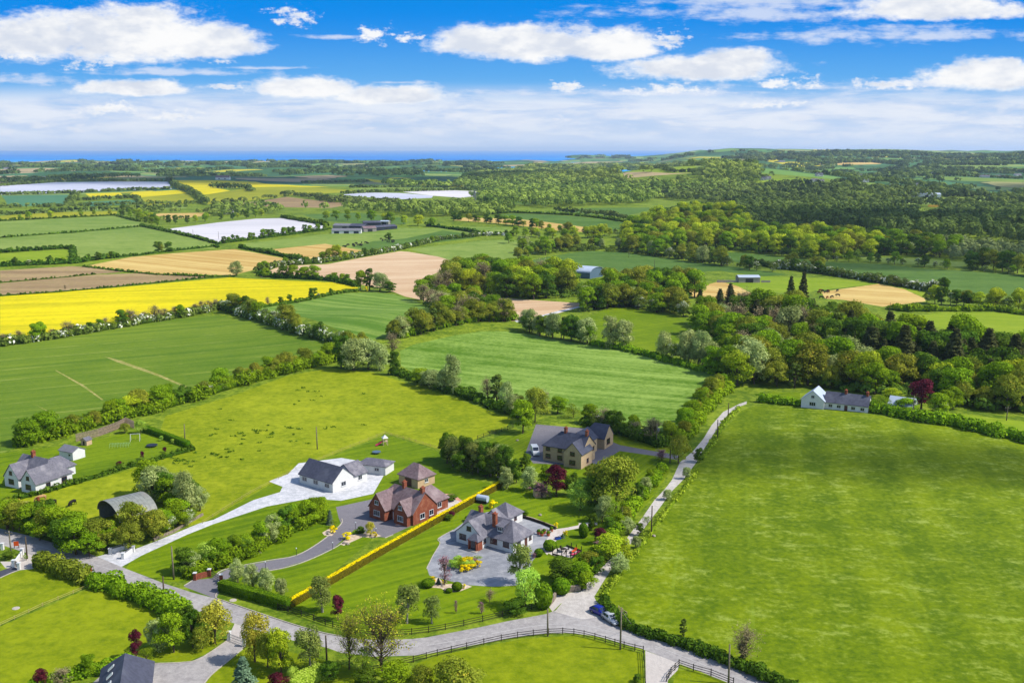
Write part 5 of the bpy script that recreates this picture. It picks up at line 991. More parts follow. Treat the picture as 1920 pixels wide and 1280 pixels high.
# ------------------------------------------------------------------ buildings
class House:
    """a building in its own axes: x along the front, y towards the back; the Empty stands at its front corner"""
    def __init__(s, name, label, cat, org, ang, wall='render', roof='slate', frame='woodfr', group=None, z=None):
        s.z = hzs(*org) if z is None else z; s.e = empty(name, (org[0], org[1], s.z), ang, label=label, cat=cat, group=group); s.w = wall; s.r = roof; s.f = frame; s.n = 0
    def wing(s, x0, x1, y0, y1, eave, ridge, axis='x', ends=('gable', 'gable'), wall=None, roof=None, oh=.35, hip=None, base=0.):
        wm = MB(); s.n += 1
        L, Wd = (x1-x0, y1-y0) if axis == 'x' else (y1-y0, x1-x0)
        tr = (lambda a, b, c: (x0+a, y0+b, c)) if axis == 'x' else (lambda a, b, c: (x1-b, y0+a, c))
        hp = hip if hip is not None else Wd/2
        # walls
        b = [tr(0, 0, base-.3), tr(L, 0, base-.3), tr(L, Wd, base-.3), tr(0, Wd, base-.3)]; t = [tr(0, 0, eave), tr(L, 0, eave), tr(L, Wd, eave), tr(0, Wd, eave)]
        ra = tr(0, Wd/2, ridge); rb = tr(L, Wd/2, ridge)
        ga, gb = ends[0] == 'gable', ends[1] == 'gable'
        vs = b+t+[ra, rb]; fs = [(0, 1, 5, 4), (2, 3, 7, 6), (1, 2, 6, 9, 5) if gb else (1, 2, 6, 5), (3, 0, 4, 8, 7) if ga else (3, 0, 4, 7), (3, 2, 1, 0)]
        if not (ga and gb): fs.append((4, 5, 6, 7))
        wm.add(vs, fs); s.obj('wall', wm, wall or s.w)
        # roof: a closed sheet with overhanging eaves
        sl = (ridge-eave)/(Wd/2); k = .03; th = .16; up = .025
        a0 = -(.18 if ga else oh); a1 = L+(.18 if gb else oh); hb0 = 0 if ga else hp; hb1 = 0 if gb else hp
        sl0 = (ridge-eave)/max(hp, .1)
        ze = eave-oh*sl+up; zr = ridge+up
        def sheet(dz):
            return [tr(a0, -oh, ze+dz), tr(a1, -oh, ze+dz), tr(a1, Wd+oh, ze+dz), tr(a0, Wd+oh, ze+dz), tr(a0 if ga else hb0, Wd/2, zr+dz), tr(a1 if gb else L-hb1, Wd/2, zr+dz)]
        rm = MB(); v = sheet(th)+sheet(0); top = [(0, 1, 5, 4), (2, 3, 4, 5)]; bot = [(7+0, 6, 10, 11), (9, 8, 11, 10)]; side = [(0, 6, 7, 1), (2, 8, 9, 3)]
        if ga: side += [(0, 4, 10, 6), (4, 3, 9, 10)]
        else: top.append((3, 0, 4)); bot.append((6, 9, 10)); side.append((3, 9, 6, 0))
        if gb: side += [(5, 1, 7, 11), (2, 5, 11, 8)]
        else: top.append((1, 2, 5)); bot.append((8, 7, 11)); side.append((1, 7, 8, 2))
        rm.add(v, top+bot+side); r = s.obj('roof', rm, roof or s.r)
        return r
    def obj(s, name, mb, mat, parent=None): return mb.build(name, M[mat], parent or s.e)
    def win(s, side, at, z, w=1.4, h=1.1, wall=0., mull=1, name='window', frame=None):
        """a window in the wall plane: side S/N faces -y/+y at y=wall, W/E faces -x/+x at x=wall"""
        def B(m, a0, a1, z0, z1, d0, d1):
            q0, q1 = sorted((d0, d1))
            if side == 'S': m.box(a0, a1, wall-q1, wall-q0, z0, z1)
            if side == 'N': m.box(a0, a1, wall+q0, wall+q1, z0, z1)
            if side == 'W': m.box(wall-q1, wall-q0, a0, a1, z0, z1)
            if side == 'E': m.box(wall+q0, wall+q1, a0, a1, z0, z1)
        f = MB(); t = .09; x0, x1 = at-w/2, at+w/2; D = .07
        B(f, x0, x0+t, z, z+h, -.05, D); B(f, x1-t, x1, z, z+h, -.05, D); B(f, x0+t, x1-t, z, z+t, -.05, D); B(f, x0+t, x1-t, z+h-t, z+h, -.05, D)
        for i in range(mull):
            c = x0+(i+1)*w/(mull+1); B(f, c-t/3, c+t/3, z+t, z+h-t, -.05, D-.01)
        fo = s.obj(name, f, frame or s.f)
        g = MB(); B(g, x0+t, x1-t, z+t, z+h-t, -.04, .03); s.obj('pane', g, 'glass', fo)
        if name == 'window':
            q = MB(); B(q, x0-.08, x1+.08, z-.1, z-.004, -.05, .14); s.obj('sill', q, frame or s.f, fo)
    def door(s, side, at, w=1.0, h=2.1, wall=0., mat=None, z=0.):
        m = MB(); x0, x1 = at-w/2, at+w/2; D = .06
        if side == 'S': m.box(x0, x1, wall-D, wall+.05, z, z+h)
        if side == 'N': m.box(x0, x1, wall-.05, wall+D, z, z+h)
        if side == 'W': m.box(wall-D, wall+.05, x0, x1, z, z+h)
        if side == 'E': m.box(wall-.05, wall+D, x0, x1, z, z+h)
        s.obj('door', m, mat or s.f)
    def chimney(s, x, y, z0, z1, roof, w=.7, d=.9, mat='brick'):
        m = MB(); m.box(x-w/2, x+w/2, y-d/2, y+d/2, z0, z1-.18); m.box(x-w/2-.08, x+w/2+.08, y-d/2-.08, y+d/2+.08, z1-.18, z1); c = s.obj('chimney', m, mat, roof)
        p = MB(); p.tube([(x, y-.2, z1-.02), (x, y-.2, z1+.35)], [.13, .11], 8); p.tube([(x, y+.2, z1-.02), (x, y+.2, z1+.35)], [.13, .11], 8); s.obj('chimney_pot', p, 'terra', c if False else roof)
def axes(p, q):
    """origin and angle of the line between two picture points on the ground"""
    a, b = G(*p), G(*q); return a, atan2(b[1]-a[1], b[0]-a[0]), hypot(b[0]-a[0], b[1]-a[1])
# the white house: local x runs along its front towards the right, y to the back
AN = atan2(-.589, .808)
def mainhouse():
    ox, oy = .28, 201.08; ca, sa = cos(AN), sin(AN)
    h = House('white_house', 'white dormer house with slate roof and brick chimneys in the gravelled forecourt', 'house', (ox, oy), AN)
    r = h.wing(-14, 0, 0, 7.2, 2.5, 5.5, 'x', ('gable', 'hip'), hip=2.9)
    rg = h.wing(-13.9, -6.9, -2.0, 3.6, 2.5, 5.42, 'y', ('gable', 'gable'))
    h.wing(-13.6, -8.8, 7.2, 10.2, 2.5, 5.0, 'y', ('gable', 'hip'), hip=1.4)
    pr = h.wing(-9.2, -6.7, -3.7, -2.0, 2.35, 3.3, 'x', ('hip', 'hip'), wall='brick', hip=.9, oh=.25)
    h.door('S', -7.95, 1.1, 2.0, -3.7, 'glass')
    c = MB()
    for x in (-8.95, -6.95): c.box(x-.14, x+.14, -4.0, -3.76, 0, 2.3)
    h.obj('porch_pier', c, 'brick')
    st = MB(); st.box(-9.4, -6.5, -4.6, -3.72, -.1, .14); h.obj('door_step', st, 'kerb')
    h.win('S', -12.1, .95, 1.9, 1.25, -2.0, 2); h.win('S', -10.4, 3.3, 1.2, 1.0, -2.0, 1)
    h.win('S', -5.2, .95, 1.8, 1.25, 0, 2); h.win('S', -1.9, .95, 1.6, 1.25, 0, 2)
    h.win('E', -1.0, 1.0, .9, 1.1, -6.9, 0); h.win('E', 2.0, .95, 1.3, 1.2, 0, 1); h.door('E', 4.6, .95, 2.05, 0, 'woodfr'); h.win('E', 6.2, 1.1, .9, 1.0, 0, 0)
    h.win('W', 3.5, .95, 1.4, 1.2, -14, 1); h.win('N', -4, 1, 1.6, 1.2, 7.2, 1)
    h.chimney(-11.7, 3.9, 4.0, 6.9, r); h.chimney(-6.3, 1.9, 3.2, 7.0, rg, .9, .75)
    d = MB(); d.box(-5.0, -3.4, .9, 3.0, 3.2, 4.75); h.obj('dormer_cheek', d, 'slate_d'); d = MB(); d.add([(-5.2, .6, 4.76), (-3.2, .6, 4.76), (-3.2, 3.4, 5.35), (-5.2, 3.4, 5.35), (-5.2, .6, 4.88), (-3.2, .6, 4.88), (-3.2, 3.4, 5.47), (-5.2, 3.4, 5.47)], [(3, 2, 1, 0), (4, 5, 6, 7), (0, 1, 5, 4), (1, 2, 6, 5), (2, 3, 7, 6), (3, 0, 4, 7)]); h.obj('dormer_roof', d, 'slate')
    h.win('S', -4.2, 3.75, 1.2, .9, .9, 1, frame='whitefr')
    x, y = -15.2, 11.2; o2 = (ox+x*ca-y*sa, oy+x*sa+y*ca)
    g = House('garage', 'small slate-roofed garage behind the white house', 'garage', o2, AN); g.wing(0, 5.6, 0, 5.6, 2.3, 4.5, 'x', ('hip', 'hip'), hip=2.7); g.door('S', 2.8, 2.6, 2.05, 0, 'whitefr'); g.win('E', 2.8, 1.0, 1.0, .9, 5.6, 1)
mainhouse()
def pixhouses():
    # brick house
    a, an, l = axes((700, 962), (770, 984)); h = House('brick_house', 'large red brick house with weathered roof beside the orange patio', 'house', a, an, 'brick', 'tile_p', 'whitefr')
    r = h.wing(0, 13, 0, 8, 2.9, 6.8, 'x', ('hip', 'gable'), hip=3.2); h.wing(1, 6, -2.2, 3.8, 2.9, 6.2, 'y'); h.wing(8.2, 12.4, -1.4, 3.8, 2.9, 5.6, 'y'); h.wing(5, 11, 8, 14, 2.7, 5.6, 'y', ('gable', 'hip'), hip=2.5)
    for x, w in ((3.5, 2.0), (10.3, 1.8)): h.win('S', x, .9, w, 1.3, -2.2 if x < 6 else -1.4, 2); h.win('S', x, 3.6, 1.2, 1.0, -2.2 if x < 6 else -1.4, 1)
    h.door('S', 7.2, 1.3, 2.1, 0, 'whitefr'); h.win('E', 3, .9, 1.6, 1.3, 13, 1); h.win('E', 6, .9, 1.4, 1.3, 13, 1); h.win('E', 11, .9, 1.4, 1.2, 11, 1); h.win('W', 4, .9, 1.4, 1.2, 0, 1); h.chimney(6.5, 4, 5.4, 8.2, r); h.chimney(12.3, 4, 5.4, 8.0, r)
    # its outbuilding at the back
    a, an, l = axes((748, 905), (790, 918)); h = House('brick_outbuilding', 'brick outbuilding with pinkish roof behind the brick house', 'outbuilding', a, an, 'brick', 'tile_p', 'whitefr'); h.wing(0, 7, 0, 6, 2.6, 5.2, 'x', ('hip', 'hip'), hip=2.5, wall='cream'); h.door('S', 3.5, 2.4, 2.1, 0, 'woodfr'); h.win('E', 3, 1, 1.2, 1, 7, 1)
    # grey roofed garage house by the white gravel
    a, an, l = axes((562, 905), (632, 926)); h = House('white_bungalow', 'white bungalow with dark grey roof on the white gravel yard', 'bungalow', a, an, 'render', 'slate_d', 'whitefr')
    h.wing(0, 12.5, 0, 7.2, 2.6, 5.6, 'x', ('gable', 'gable')); h.wing(5.5, 12.3, 7.2, 12, 2.5, 4.8, 'y', ('gable', 'gable'), roof='slate')
    for x in (2, 6.2, 10.4): h.win('S', x, .9, 1.8, 1.2, 0, 1)
    h.door('S', 8.2, 1.0, 2.1); h.win('E', 3.6, .9, 1.6, 1.2, 12.5, 1); h.win('E', 9.5, .9, 1.4, 1.2, 12.3, 1); h.win('W', 3.6, 3.0, 1.0, .9, 0, 0)
    a, an, l = axes((672, 885), (738, 893)); h = House('flat_roofed_store', 'low grey-roofed store between the bungalow and the brick house', 'store', a, an, 'render', 'slate', 'whitefr'); h.wing(0, 8, 0, 5, 2.4, 3.4, 'x', ('hip', 'hip'), hip=2.0); h.door('S', 2, 2.2, 2, 0, 'whitefr'); h.win('S', 5.5, .9, 1.4, 1, 0, 1)
    # slate roofed house
    a, an, l = axes((1018, 862), (1078, 872)); h = House('slate_roofed_house', 'large cream house with stepped slate roofs above the birch row', 'house', a, an, 'cream', 'slate_d', 'woodfr')
    r = h.wing(0, 12, 0, 8, 4.4, 7.6, 'x', ('hip', 'gable'), hip=3.6); h.wing(3.4, 9.4, 8, 15, 4.2, 6.6, 'y'); h.wing(7.6, 12.8, -2.4, 4.4, 4.2, 6.9, 'y', ('gable', 'gable'))
    h.wing(3.6, 10.8, 17, 23, 3.4, 6.6, 'x', ('hip', 'gable'), hip=2.6)
    for x in (1.6, 5.2): h.win('S', x, .9, 1.5, 1.2, 0, 1); h.win('S', x, 3.0, 1.3, 1.0, 0, 1)
    h.win('S', 10.2, .9, 1.8, 1.3, -2.4, 2); h.win('S', 10.2, 3.4, 1.4, 1.1, -2.4, 1); h.win('E', 1.6, .9, 1.2, 1.2, 12.8, 1); h.door('E', 5.6, 1.1, 2.1, 12, 'woodfr'); h.win('E', 6.9, 2.9, 1.0, 1.1, 12, 1); h.win('E', 19.6, 1.2, 2.2, 1.6, 10.8, 2, frame='woodfr'); h.win('E', 11.4, 1, 1.2, 1.2, 9.4, 1); h.chimney(5, 4, 6.6, 9, r); h.chimney(11.4, 4, 6.6, 9, r)
    # far left house
    a, an, l = axes((22, 905), (95, 922)); h = House('white_dormer_house', 'white house with grey slate roofs beside the play lawn', 'house', a, an, 'render', 'slate', 'woodfr')
    r = h.wing(0, 13, 0, 8, 2.8, 6.6, 'x', ('gable', 'hip'), hip=3.2); h.wing(.5, 5.8, -2.2, 3.8, 2.8, 5.9, 'y'); h.wing(8, 13.4, -3, 3.6, 2.8, 5.8, 'y'); h.wing(2, 8, 8, 13, 2.6, 5, 'y', ('gable', 'hip'), hip=2.2)
    for x, y in ((3.1, -2.2), (10.7, -3)): h.win('S', x, .9, 2, 1.3, y, 2); h.win('S', x, 3.3, 1.1, 1, y, 1)
    h.door('S', 6.9, 1.1, 2.1, 0); h.win('E', .6, .9, 1.3, 1.2, 13.4, 1); h.win('E', 5.6, .9, 1.6, 1.2, 13, 1); h.chimney(4, 4, 5, 8, r)
    a, an, l = axes((112, 858), (150, 866)); h = House('lean_to_shed', 'small white shed between the white house and the slatted fence', 'shed', a, an, 'render', 'shedroof', 'whitefr'); h.wing(0, 5.5, 0, 4, 2.3, 3.3, 'x'); h.door('S', 2, 1.6, 1.9, 0, 'whitefr'); h.win('S', 4.2, 1, 1, .8, 0, 0)
    # white cottage by the wood
    a, an, l = axes((1503, 762), (1628, 774)); h = House('white_cottage', 'long white cottage with grey roof at the top of the big field', 'cottage', a, an, 'render', 'slate_d', 'whitefr')
    r = h.wing(7, 20.5, 0, 6.4, 2.6, 5.2, 'x', ('gable', 'gable')); h.wing(0, 7.2, -1.0, 6.8, 2.8, 5.8, 'y', ('gable', 'gable'), roof='blueroof')
    for x in (9, 11.6, 16, 18.8): h.win('S', x, .9, 1.3, 1.1, 0, 1)
    h.door('S', 13.8, 1.0, 2.1, 0, 'woodfr'); h.win('S', 3.6, .9, 2.0, 1.3, -1.0, 2); h.win('S', 3.6, 3.4, 1.1, 1, -1.0, 1); h.chimney(13, 3.2, 4.4, 6.4, r); h.chimney(19.6, 3.2, 4.4, 6.4, r)
    a, an, l = axes((1664, 772), (1712, 779)); h = House('garden_garage', 'small grey garage half hidden behind a round bush', 'garage', a, an, 'render', 'blueroof', 'whitefr'); h.wing(0, 7.5, 0, 6, 2.5, 4.6, 'x'); h.door('S', 2.4, 2.4, 2, 0, 'whitefr'); h.win('S', 5.6, 1, 1.2, .9, 0, 1)
    # near roof at the lower edge
    a, an, l = axes((200, 1316), (278, 1296)); h = House('near_grey_house', 'dark slate-roofed house cut off by the lower edge', 'house', G(180, 1368), atan2(.30, 1), 'render', 'slate', 'whitefr'); r = h.wing(0, 7.4, 0, 13.5, 2.8, 6.2, 'y', ('gable', 'hip'), hip=3.0, roof='slate_d'); h.win('E', 9, 1, 1.6, 1.2, 7.4, 1); h.win('W', 8, 1, 1.6, 1.2, 0, 1)
    for i in range(3):
        m = MB(); x = 1.3+.2*i; z = 4.0+.0*i; y = 4+i*2.6; m.add([(1.2, y, 4.22), (2.1, y, 5.04), (2.1, y+.7, 5.04), (1.2, y+.7, 4.22), (1.1, y, 4.34), (2.0, y, 5.16), (2.0, y+.7, 5.16), (1.1, y+.7, 4.34)], [(3, 2, 1, 0), (4, 5, 6, 7), (0, 1, 5, 4), (1, 2, 6, 5), (2, 3, 7, 6), (3, 0, 4, 7)]); h.obj('roof_window', m, 'headl')
pixhouses()
def shed(label, p, q, dep, eave, ridge, wall, roof, name='farm_shed', ends=('gable', 'gable'), axis='x', doors=1, group='farm buildings', open_=False):
    a, an, l = axes(p, q); h = House(name, label, 'shed', a, an, wall, roof, 'dkmetal', group); h.wing(0, l, 0, dep, eave, ridge, axis, ends, oh=.3)
    for i in range(doors):
        m = MB(); x = l*(i+.5)/doors; w = min(l/doors*.6, 5); m.box(x-w/2, x+w/2, -.06, .04, 0, eave*.78); h.obj('door', m, 'tin_in' if open_ else 'dkmetal')
    return h, l
GF = 'farm buildings beside the white film field'
shed('long low white-walled farm shed at the front left', (622, 438), (677, 438), 9, 3, 4.8, 'render', 'shedroof', group=GF, doors=3, open_=True)
shed('grey farm shed behind the long white-walled one', (624, 430), (668, 431), 11, 4, 6, 'shedwall', 'shedroof', group=GF, doors=1)
shed('dark gabled farm shed in the middle', (655, 432), (682, 433), 12, 4.6, 6.8, 'tin_in', 'slate_d', group=GF)
shed('tall dark grain store with twin roofs', (681, 427), (714, 426), 10, 5.2, 7, 'tin_in', 'slate_d', group=GF, doors=2)
shed('low brownish shed before the grain store', (682, 435), (706, 434), 12, 3.5, 5.5, 'shedwall', 'tile_p', group=GF)
shed('long dark green shed at the right end of the farm', (706, 433), (745, 429), 10, 3.5, 5.2, 'tin_in', 'slate_d', group=GF, doors=3)
shed('pale green shed behind the grain store', (712, 423), (728, 423), 8, 4.6, 5.4, 'tin', 'blueroof', group=GF)
h, l = shed('grey block shed with flat pale roof beyond the conifers', (1385, 530), (1425, 530), 9, 3.4, 4.4, 'shedwall', 'blueroof', name='block_shed', group=None)
m = MB(); m.box(-14, -1, 1, 1.3, -.2, 1.6); h.obj('yard_wall', m, 'shedwall'); m = MB(); m.box(l+1, l+7, 1, 1.2, -.2, 1.3); h.obj('yard_wall', m, 'shedwall')
shed('low grey-roofed shed glimpsed between the trees', (1200, 526), (1234, 526), 10, 3, 4.6, 'shedwall', 'shedroof', name='hidden_shed', group=None)
def arched(name, label, p, q, dep, h0, rise, wall, roof, endmat, group=None, fr=1, seg=14):
    """barrel-roofed barn: front corners p, q, depth behind"""
    a, an, l = axes(p, q); z = hzs(*a); e = empty(name, (a[0], a[1], z), an, label=label, cat='barn', group=group)
    prof = [(l/2-l/2*cos(pi*i/seg), h0+rise*sin(pi*i/seg)) for i in range(seg+1)]
    m = MB(); t = .1; inner = [(l/2-(l/2-t)*cos(pi*i/seg), h0+(rise-t)*sin(pi*i/seg)) for i in range(seg+1)]; n = seg+1
    vs = [(x, -.4, z_) for x, z_ in prof]+[(x, dep+.4, z_) for x, z_ in prof]+[(x, -.4, z_) for x, z_ in inner]+[(x, dep+.4, z_) for x, z_ in inner]
    fs = []
    for i in range(seg): fs += [(i, i+1, n+i+1, n+i), (2*n+i+1, 2*n+i, 3*n+i, 3*n+i+1), (i+1, i, 2*n+i, 2*n+i+1), (n+i, n+i+1, 3*n+i+1, 3*n+i)]
    m.add(vs, fs); m.build('roof', M[roof], e)
    m = MB(); m.box(-.05, .05, 0, dep, -.5, h0); m.box(l-.05, l+.05, 0, dep, -.5, h0); m.build('wall', M[wall], e)
    for yy in (dep-.1,)+((.15,) if fr else ()):
        g = MB(); pf = [(x*.985+l*.0075, z_-.12) for x, z_ in prof]; g.add([(x, yy, z_) for x, z_ in pf]+[(x, yy+.08, z_) for x, z_ in pf]+[(pf[0][0], yy, -.5), (pf[-1][0], yy, -.5), (pf[0][0], yy+.08, -.5), (pf[-1][0], yy+.08, -.5)],
            [tuple([2*n]+list(range(n))+[2*n+1])[::-1], tuple([2*n+2]+list(range(n, 2*n))+[2*n+3]), (2*n, 2*n+2, n, 0), (2*n+1, n-1, 2*n-1, 2*n+3)]); g.build('end_wall', M[endmat], e)
    r = MB()
    for i in range(1, int(dep/.9)):
        y = i*.9
        for j in range(seg):
            x0, z0 = prof[j]; x1, z1 = prof[j+1]; r.bar((x0, y, z0+.0), (x1, y, z1+.0), .09, .07)
    r.build('sheet_rib', M[roof], e)
    return e, l
e, l = arched('arched_barn', 'old arch-roofed tin barn among the bushes by the road', (187, 972), (229, 999), 8.2, 2.4, 3.4, 'tin', 'tin', 'tin_in', fr=0)
m = MB(); m.box(l*.1, l*.9, 5.0, 6.0, 0, 2.4); m.build('stored_bales', M['tin_in'], e)
arched('blue_roofed_barn', 'large pale blue arch-roofed barn in the middle grove', (1106, 523), (1131, 518), 20, 4, 3.2, 'bluewall', 'blueroof', 'bluewall')
arched('small_arched_shed', 'smaller pale blue arch-roofed shed joined to the large one', (1098, 521), (1106, 519.5), 14, 3, 1.6, 'bluewall', 'blueroof', 'bluewall')
# ---- far houses
FH = [(1090, 367, 12), (1113, 366, 12), (1134, 363, 10), (1150, 362, 12), (997, 374, 16), (1431, 338, 10), (1527, 342, 18), (1537, 331, 16), (1615, 331, 16), (1623, 342, 13), (1720, 350, 16), (1466, 304, 16), (1751, 327, 22), (1845, 333, 24), (1875, 333, 22), (1910, 330, 16), (427, 401, 20), (78, 335, 26), (101, 338, 22), (12, 317, 30), (1441, 337, 8), (1540, 343, 10), (1675, 353, 12), (1003, 375, 10)]
FHW = ['in the row of far white houses below the ridge, leftmost', 'in the row below the ridge, second', 'in the row below the ridge, third', 'in the row below the ridge, rightmost', 'alone in the woods left of that row', 'above the bright far field, left one', 'on the far hill slope, lower one', 'on the far hill slope, upper one', 'right of the far hill slope, upper one', 'right of the far hill slope, on the green field',
    'alone in the far right woods', 'high on the wooded far plain', 'in the far village, leftmost', 'in the far village, second', 'in the far village, third', 'in the far village, rightmost', 'above the white film field', 'behind the far left film field, left one', 'behind the far left film field, right one', 'far off near the shore at the left edge', 'above the bright far field, right one', 'on the far hill slope, small right one', 'low one below the far hill slope', 'small one joined to the house alone in the woods']
for i, ((x, y, w), t) in enumerate(zip(FH, FHW)):
    gx, gy = G(x, y); W_ = w/pxm(gx, gy) if w < 14 else w/pxm(gx, gy)*.85; W_ = max(9, min(W_, 26)); h = House('far_house', 'white house with grey roof '+t, 'house', (gx-W_/2, gy), random.uniform(-.35, .2), 'render', random.choice(['slate', 'slate', 'slate_d']), 'woodfr', 'white houses far off in the countryside'); 
    r = h.wing(0, W_, 0, 8, 3.2, 6.6, 'x', random.choice([('gable', 'gable'), ('hip', 'gable')]), hip=3); h.wing(W_*.1, W_*.1+5, -2, 3, 3, 5.6, 'y')
    h.win('S', W_*.1+2.5, .9, 2, 1.4, -2, 1); h.win('S', W_*.8, .9, 1.8, 1.3, 0, 1); h.chimney(W_*.5, 4, 5.8, 8, r)
a = G(404, 337); h = House('far_farmhouse', 'white farmhouse with long red-grey roof above the far rape field', 'house', a, 0, 'render', 'tile_p', 'woodfr'); h.wing(0, 38, 0, 12, 6, 11, 'x'); h.win('S', 10, 1.5, 4, 2.4, 0, 1); h.win('S', 26, 1.5, 4, 2.4, 0, 1)
a = G(1722, 370); h = House('far_farm_store', 'long white sheds at the top of the far right pasture', 'shed', a, -.1, 'render', 'blueroof', 'dkmetal'); h.wing(0, 38, 0, 14, 5, 7.5, 'x'); h.wing(-26, -3, 2, 14, 4, 6, 'x', roof='bluewall'); h.door('S', 14, 6, 4); h.door('S', 26, 6, 4)
# ------------------------------------------------------------------ road markings and kerbs
def ribbon(name, line, w, mat, lift=.02, dash=None, label=None, kind='structure', thick=0, pix=True):
    P = GP(line) if pix else line; pts = []
    for i in range(len(P)-1):
        l = hypot(P[i+1][0]-P[i][0], P[i+1][1]-P[i][1]); n = max(1, int(l/1.0))
        for j in range(n): pts.append((P[i][0]+(P[i+1][0]-P[i][0])*j/n, P[i][1]+(P[i+1][1]-P[i][1])*j/n))
    pts.append(P[-1]); m = MB(); acc = 0
    for i in range(len(pts)-1):
        a, b = pts[i], pts[i+1]; q = pts[min(i+2, len(pts)-1)]; p0 = pts[max(i-1, 0)]
        d0 = Vector((b[0]-p0[0], b[1]-p0[1])).normalized(); d1 = Vector((q[0]-a[0], q[1]-a[1])).normalized(); acc += 1
        if dash and (acc % dash[1]) >= dash[0]: continue
        za, zb = hzs(*a)+lift, hzs(*b)+lift; v = [(a[0]-d0.y*w/2, a[1]+d0.x*w/2), (a[0]+d0.y*w/2, a[1]-d0.x*w/2), (b[0]+d1.y*w/2, b[1]-d1.x*w/2), (b[0]-d1.y*w/2, b[1]+d1.x*w/2)]
        if thick: m.add([(v[0][0], v[0][1], za-.3), (v[1][0], v[1][1], za-.3), (v[2][0], v[2][1], zb-.3), (v[3][0], v[3][1], zb-.3)]+[(v[k][0], v[k][1], (za, za, zb, zb)[k]+thick) for k in range(4)], [(4, 5, 6, 7), (0, 1, 5, 4), (1, 2, 6, 5), (2, 3, 7, 6), (3, 0, 4, 7)])
        else: m.add([(v[0][0], v[0][1], za), (v[1][0], v[1][1], za), (v[2][0], v[2][1], zb), (v[3][0], v[3][1], zb)], [(0, 1, 2, 3)])
    return m.build(name, M[mat], None, label=label, kind=kind)
def smooth(l, k=4):
    """a curve through picture points"""
    out = []
    for i in range(len(l)-1):
        p0, p1, p2, p3 = l[max(i-1, 0)], l[i], l[i+1], l[min(i+2, len(l)-1)]
        for j in range(k):
            t = j/k; out.append(tuple(.5*(2*p1[c]+(p2[c]-p0[c])*t+(2*p0[c]-5*p1[c]+4*p2[c]-p3[c])*t*t+(3*p1[c]-p0[c]-3*p2[c]+p3[c])*t**3) for c in (0, 1)))
    return out+[l[-1]]
ribbon('road_marking', smooth([(0, 1004), (60, 1019), (170, 1055), (250, 1082), (310, 1103), (370, 1127), (440, 1153), (520, 1178), (600, 1199), (660, 1209), (740, 1212), (800, 1209), (880, 1196), (960, 1180), (1030, 1170), (1090, 1171), (1150, 1185), (1210, 1204), (1280, 1230), (1340, 1254), (1420, 1285)]), .13, 'paint', dash=(9, 10))
ribbon('road_marking', smooth([(1020, 1163), (1060, 1158), (1110, 1162), (1150, 1174)]), .12, 'paint', dash=(3, 5))
ribbon('kerb', smooth([(405, 1121), (475, 1145), (550, 1170), (607, 1186), (640, 1192)]), .16, 'kerb', thick=.1)
ribbon('kerb', smooth([(405, 1077), (425, 1066), (500, 1051), (555, 1041), (600, 1016), (638, 984), (641, 972)]), .22, 'kerb', thick=.07)
ribbon('kerb', smooth([(447, 1078), (525, 1066), (575, 1051), (625, 1028), (645, 1015)]), .22, 'kerb', thick=.07)
ribbon('kerb', [(722, 1008), (737, 1002)], .2, 'kerb', thick=.08)
ribbon('kerb', smooth([(265, 1244), (357, 1240), (390, 1225), (425, 1201)]), .2, 'kerb', thick=.07)
ribbon('kerb', smooth([(375, 1292), (395, 1266), (425, 1241), (455, 1216)]), .2, 'kerb', thick=.07)
ribbon('kerb', smooth([(345, 1098), (362, 1087), (366, 1084)]), .18, 'kerb', thick=.08)
ribbon('kerb', smooth([(412, 1107), (405, 1114), (405, 1121)]), .18, 'kerb', thick=.08)
ribbon('kerb', smooth([(800, 1066), (812, 1041), (825, 1019), (822, 1009), (850, 993)]), .15, 'kerb', thick=.05)
ribbon('kerb', smooth([(0, 1083), (20, 1074), (37, 1068)]), .2, 'kerb', thick=.07)
# ------------------------------------------------------------------ poles
def pole(x, y, top, label, mat='pole', cross=0, trans=False, far=False):
    gx, gy = G(x, y); z = hzs(gx, gy); h = max(4.5, hpx(gx, gy, y-top)); e = empty('utility_pole', (gx, gy, z), random.uniform(-.2, .2), label=label, cat='pole', group='wooden poles carrying wires'); r = .17
    ln = random.uniform(-.1, .1)
    m = MB(); m.tube([(0, 0, -.6), (ln*.5, 0, h*.5), (ln, 0, h)], [r, r*.9, r*.7], 10); m.build('post', M[mat], e, True)
    if cross:
        m = MB(); m.box(ln-.9, ln+.9, -.2, -.09, h-.55, h-.4); m.build('crossarm', M[mat], e)
        m = MB(); [m.tube([(ln+dx, -.14, h-.4), (ln+dx, -.14, h-.2)], [.05, .06], 6) for dx in (-.75, 0, .75)]; m.build('insulator', M['metal'], e)
    if trans: m = MB(); m.tube([(ln+.42, -.1, h-2.3), (ln+.42, -.1, h-1.3)], [.28, .28], 10); m.build('transformer', M['metal'], e)
    return e
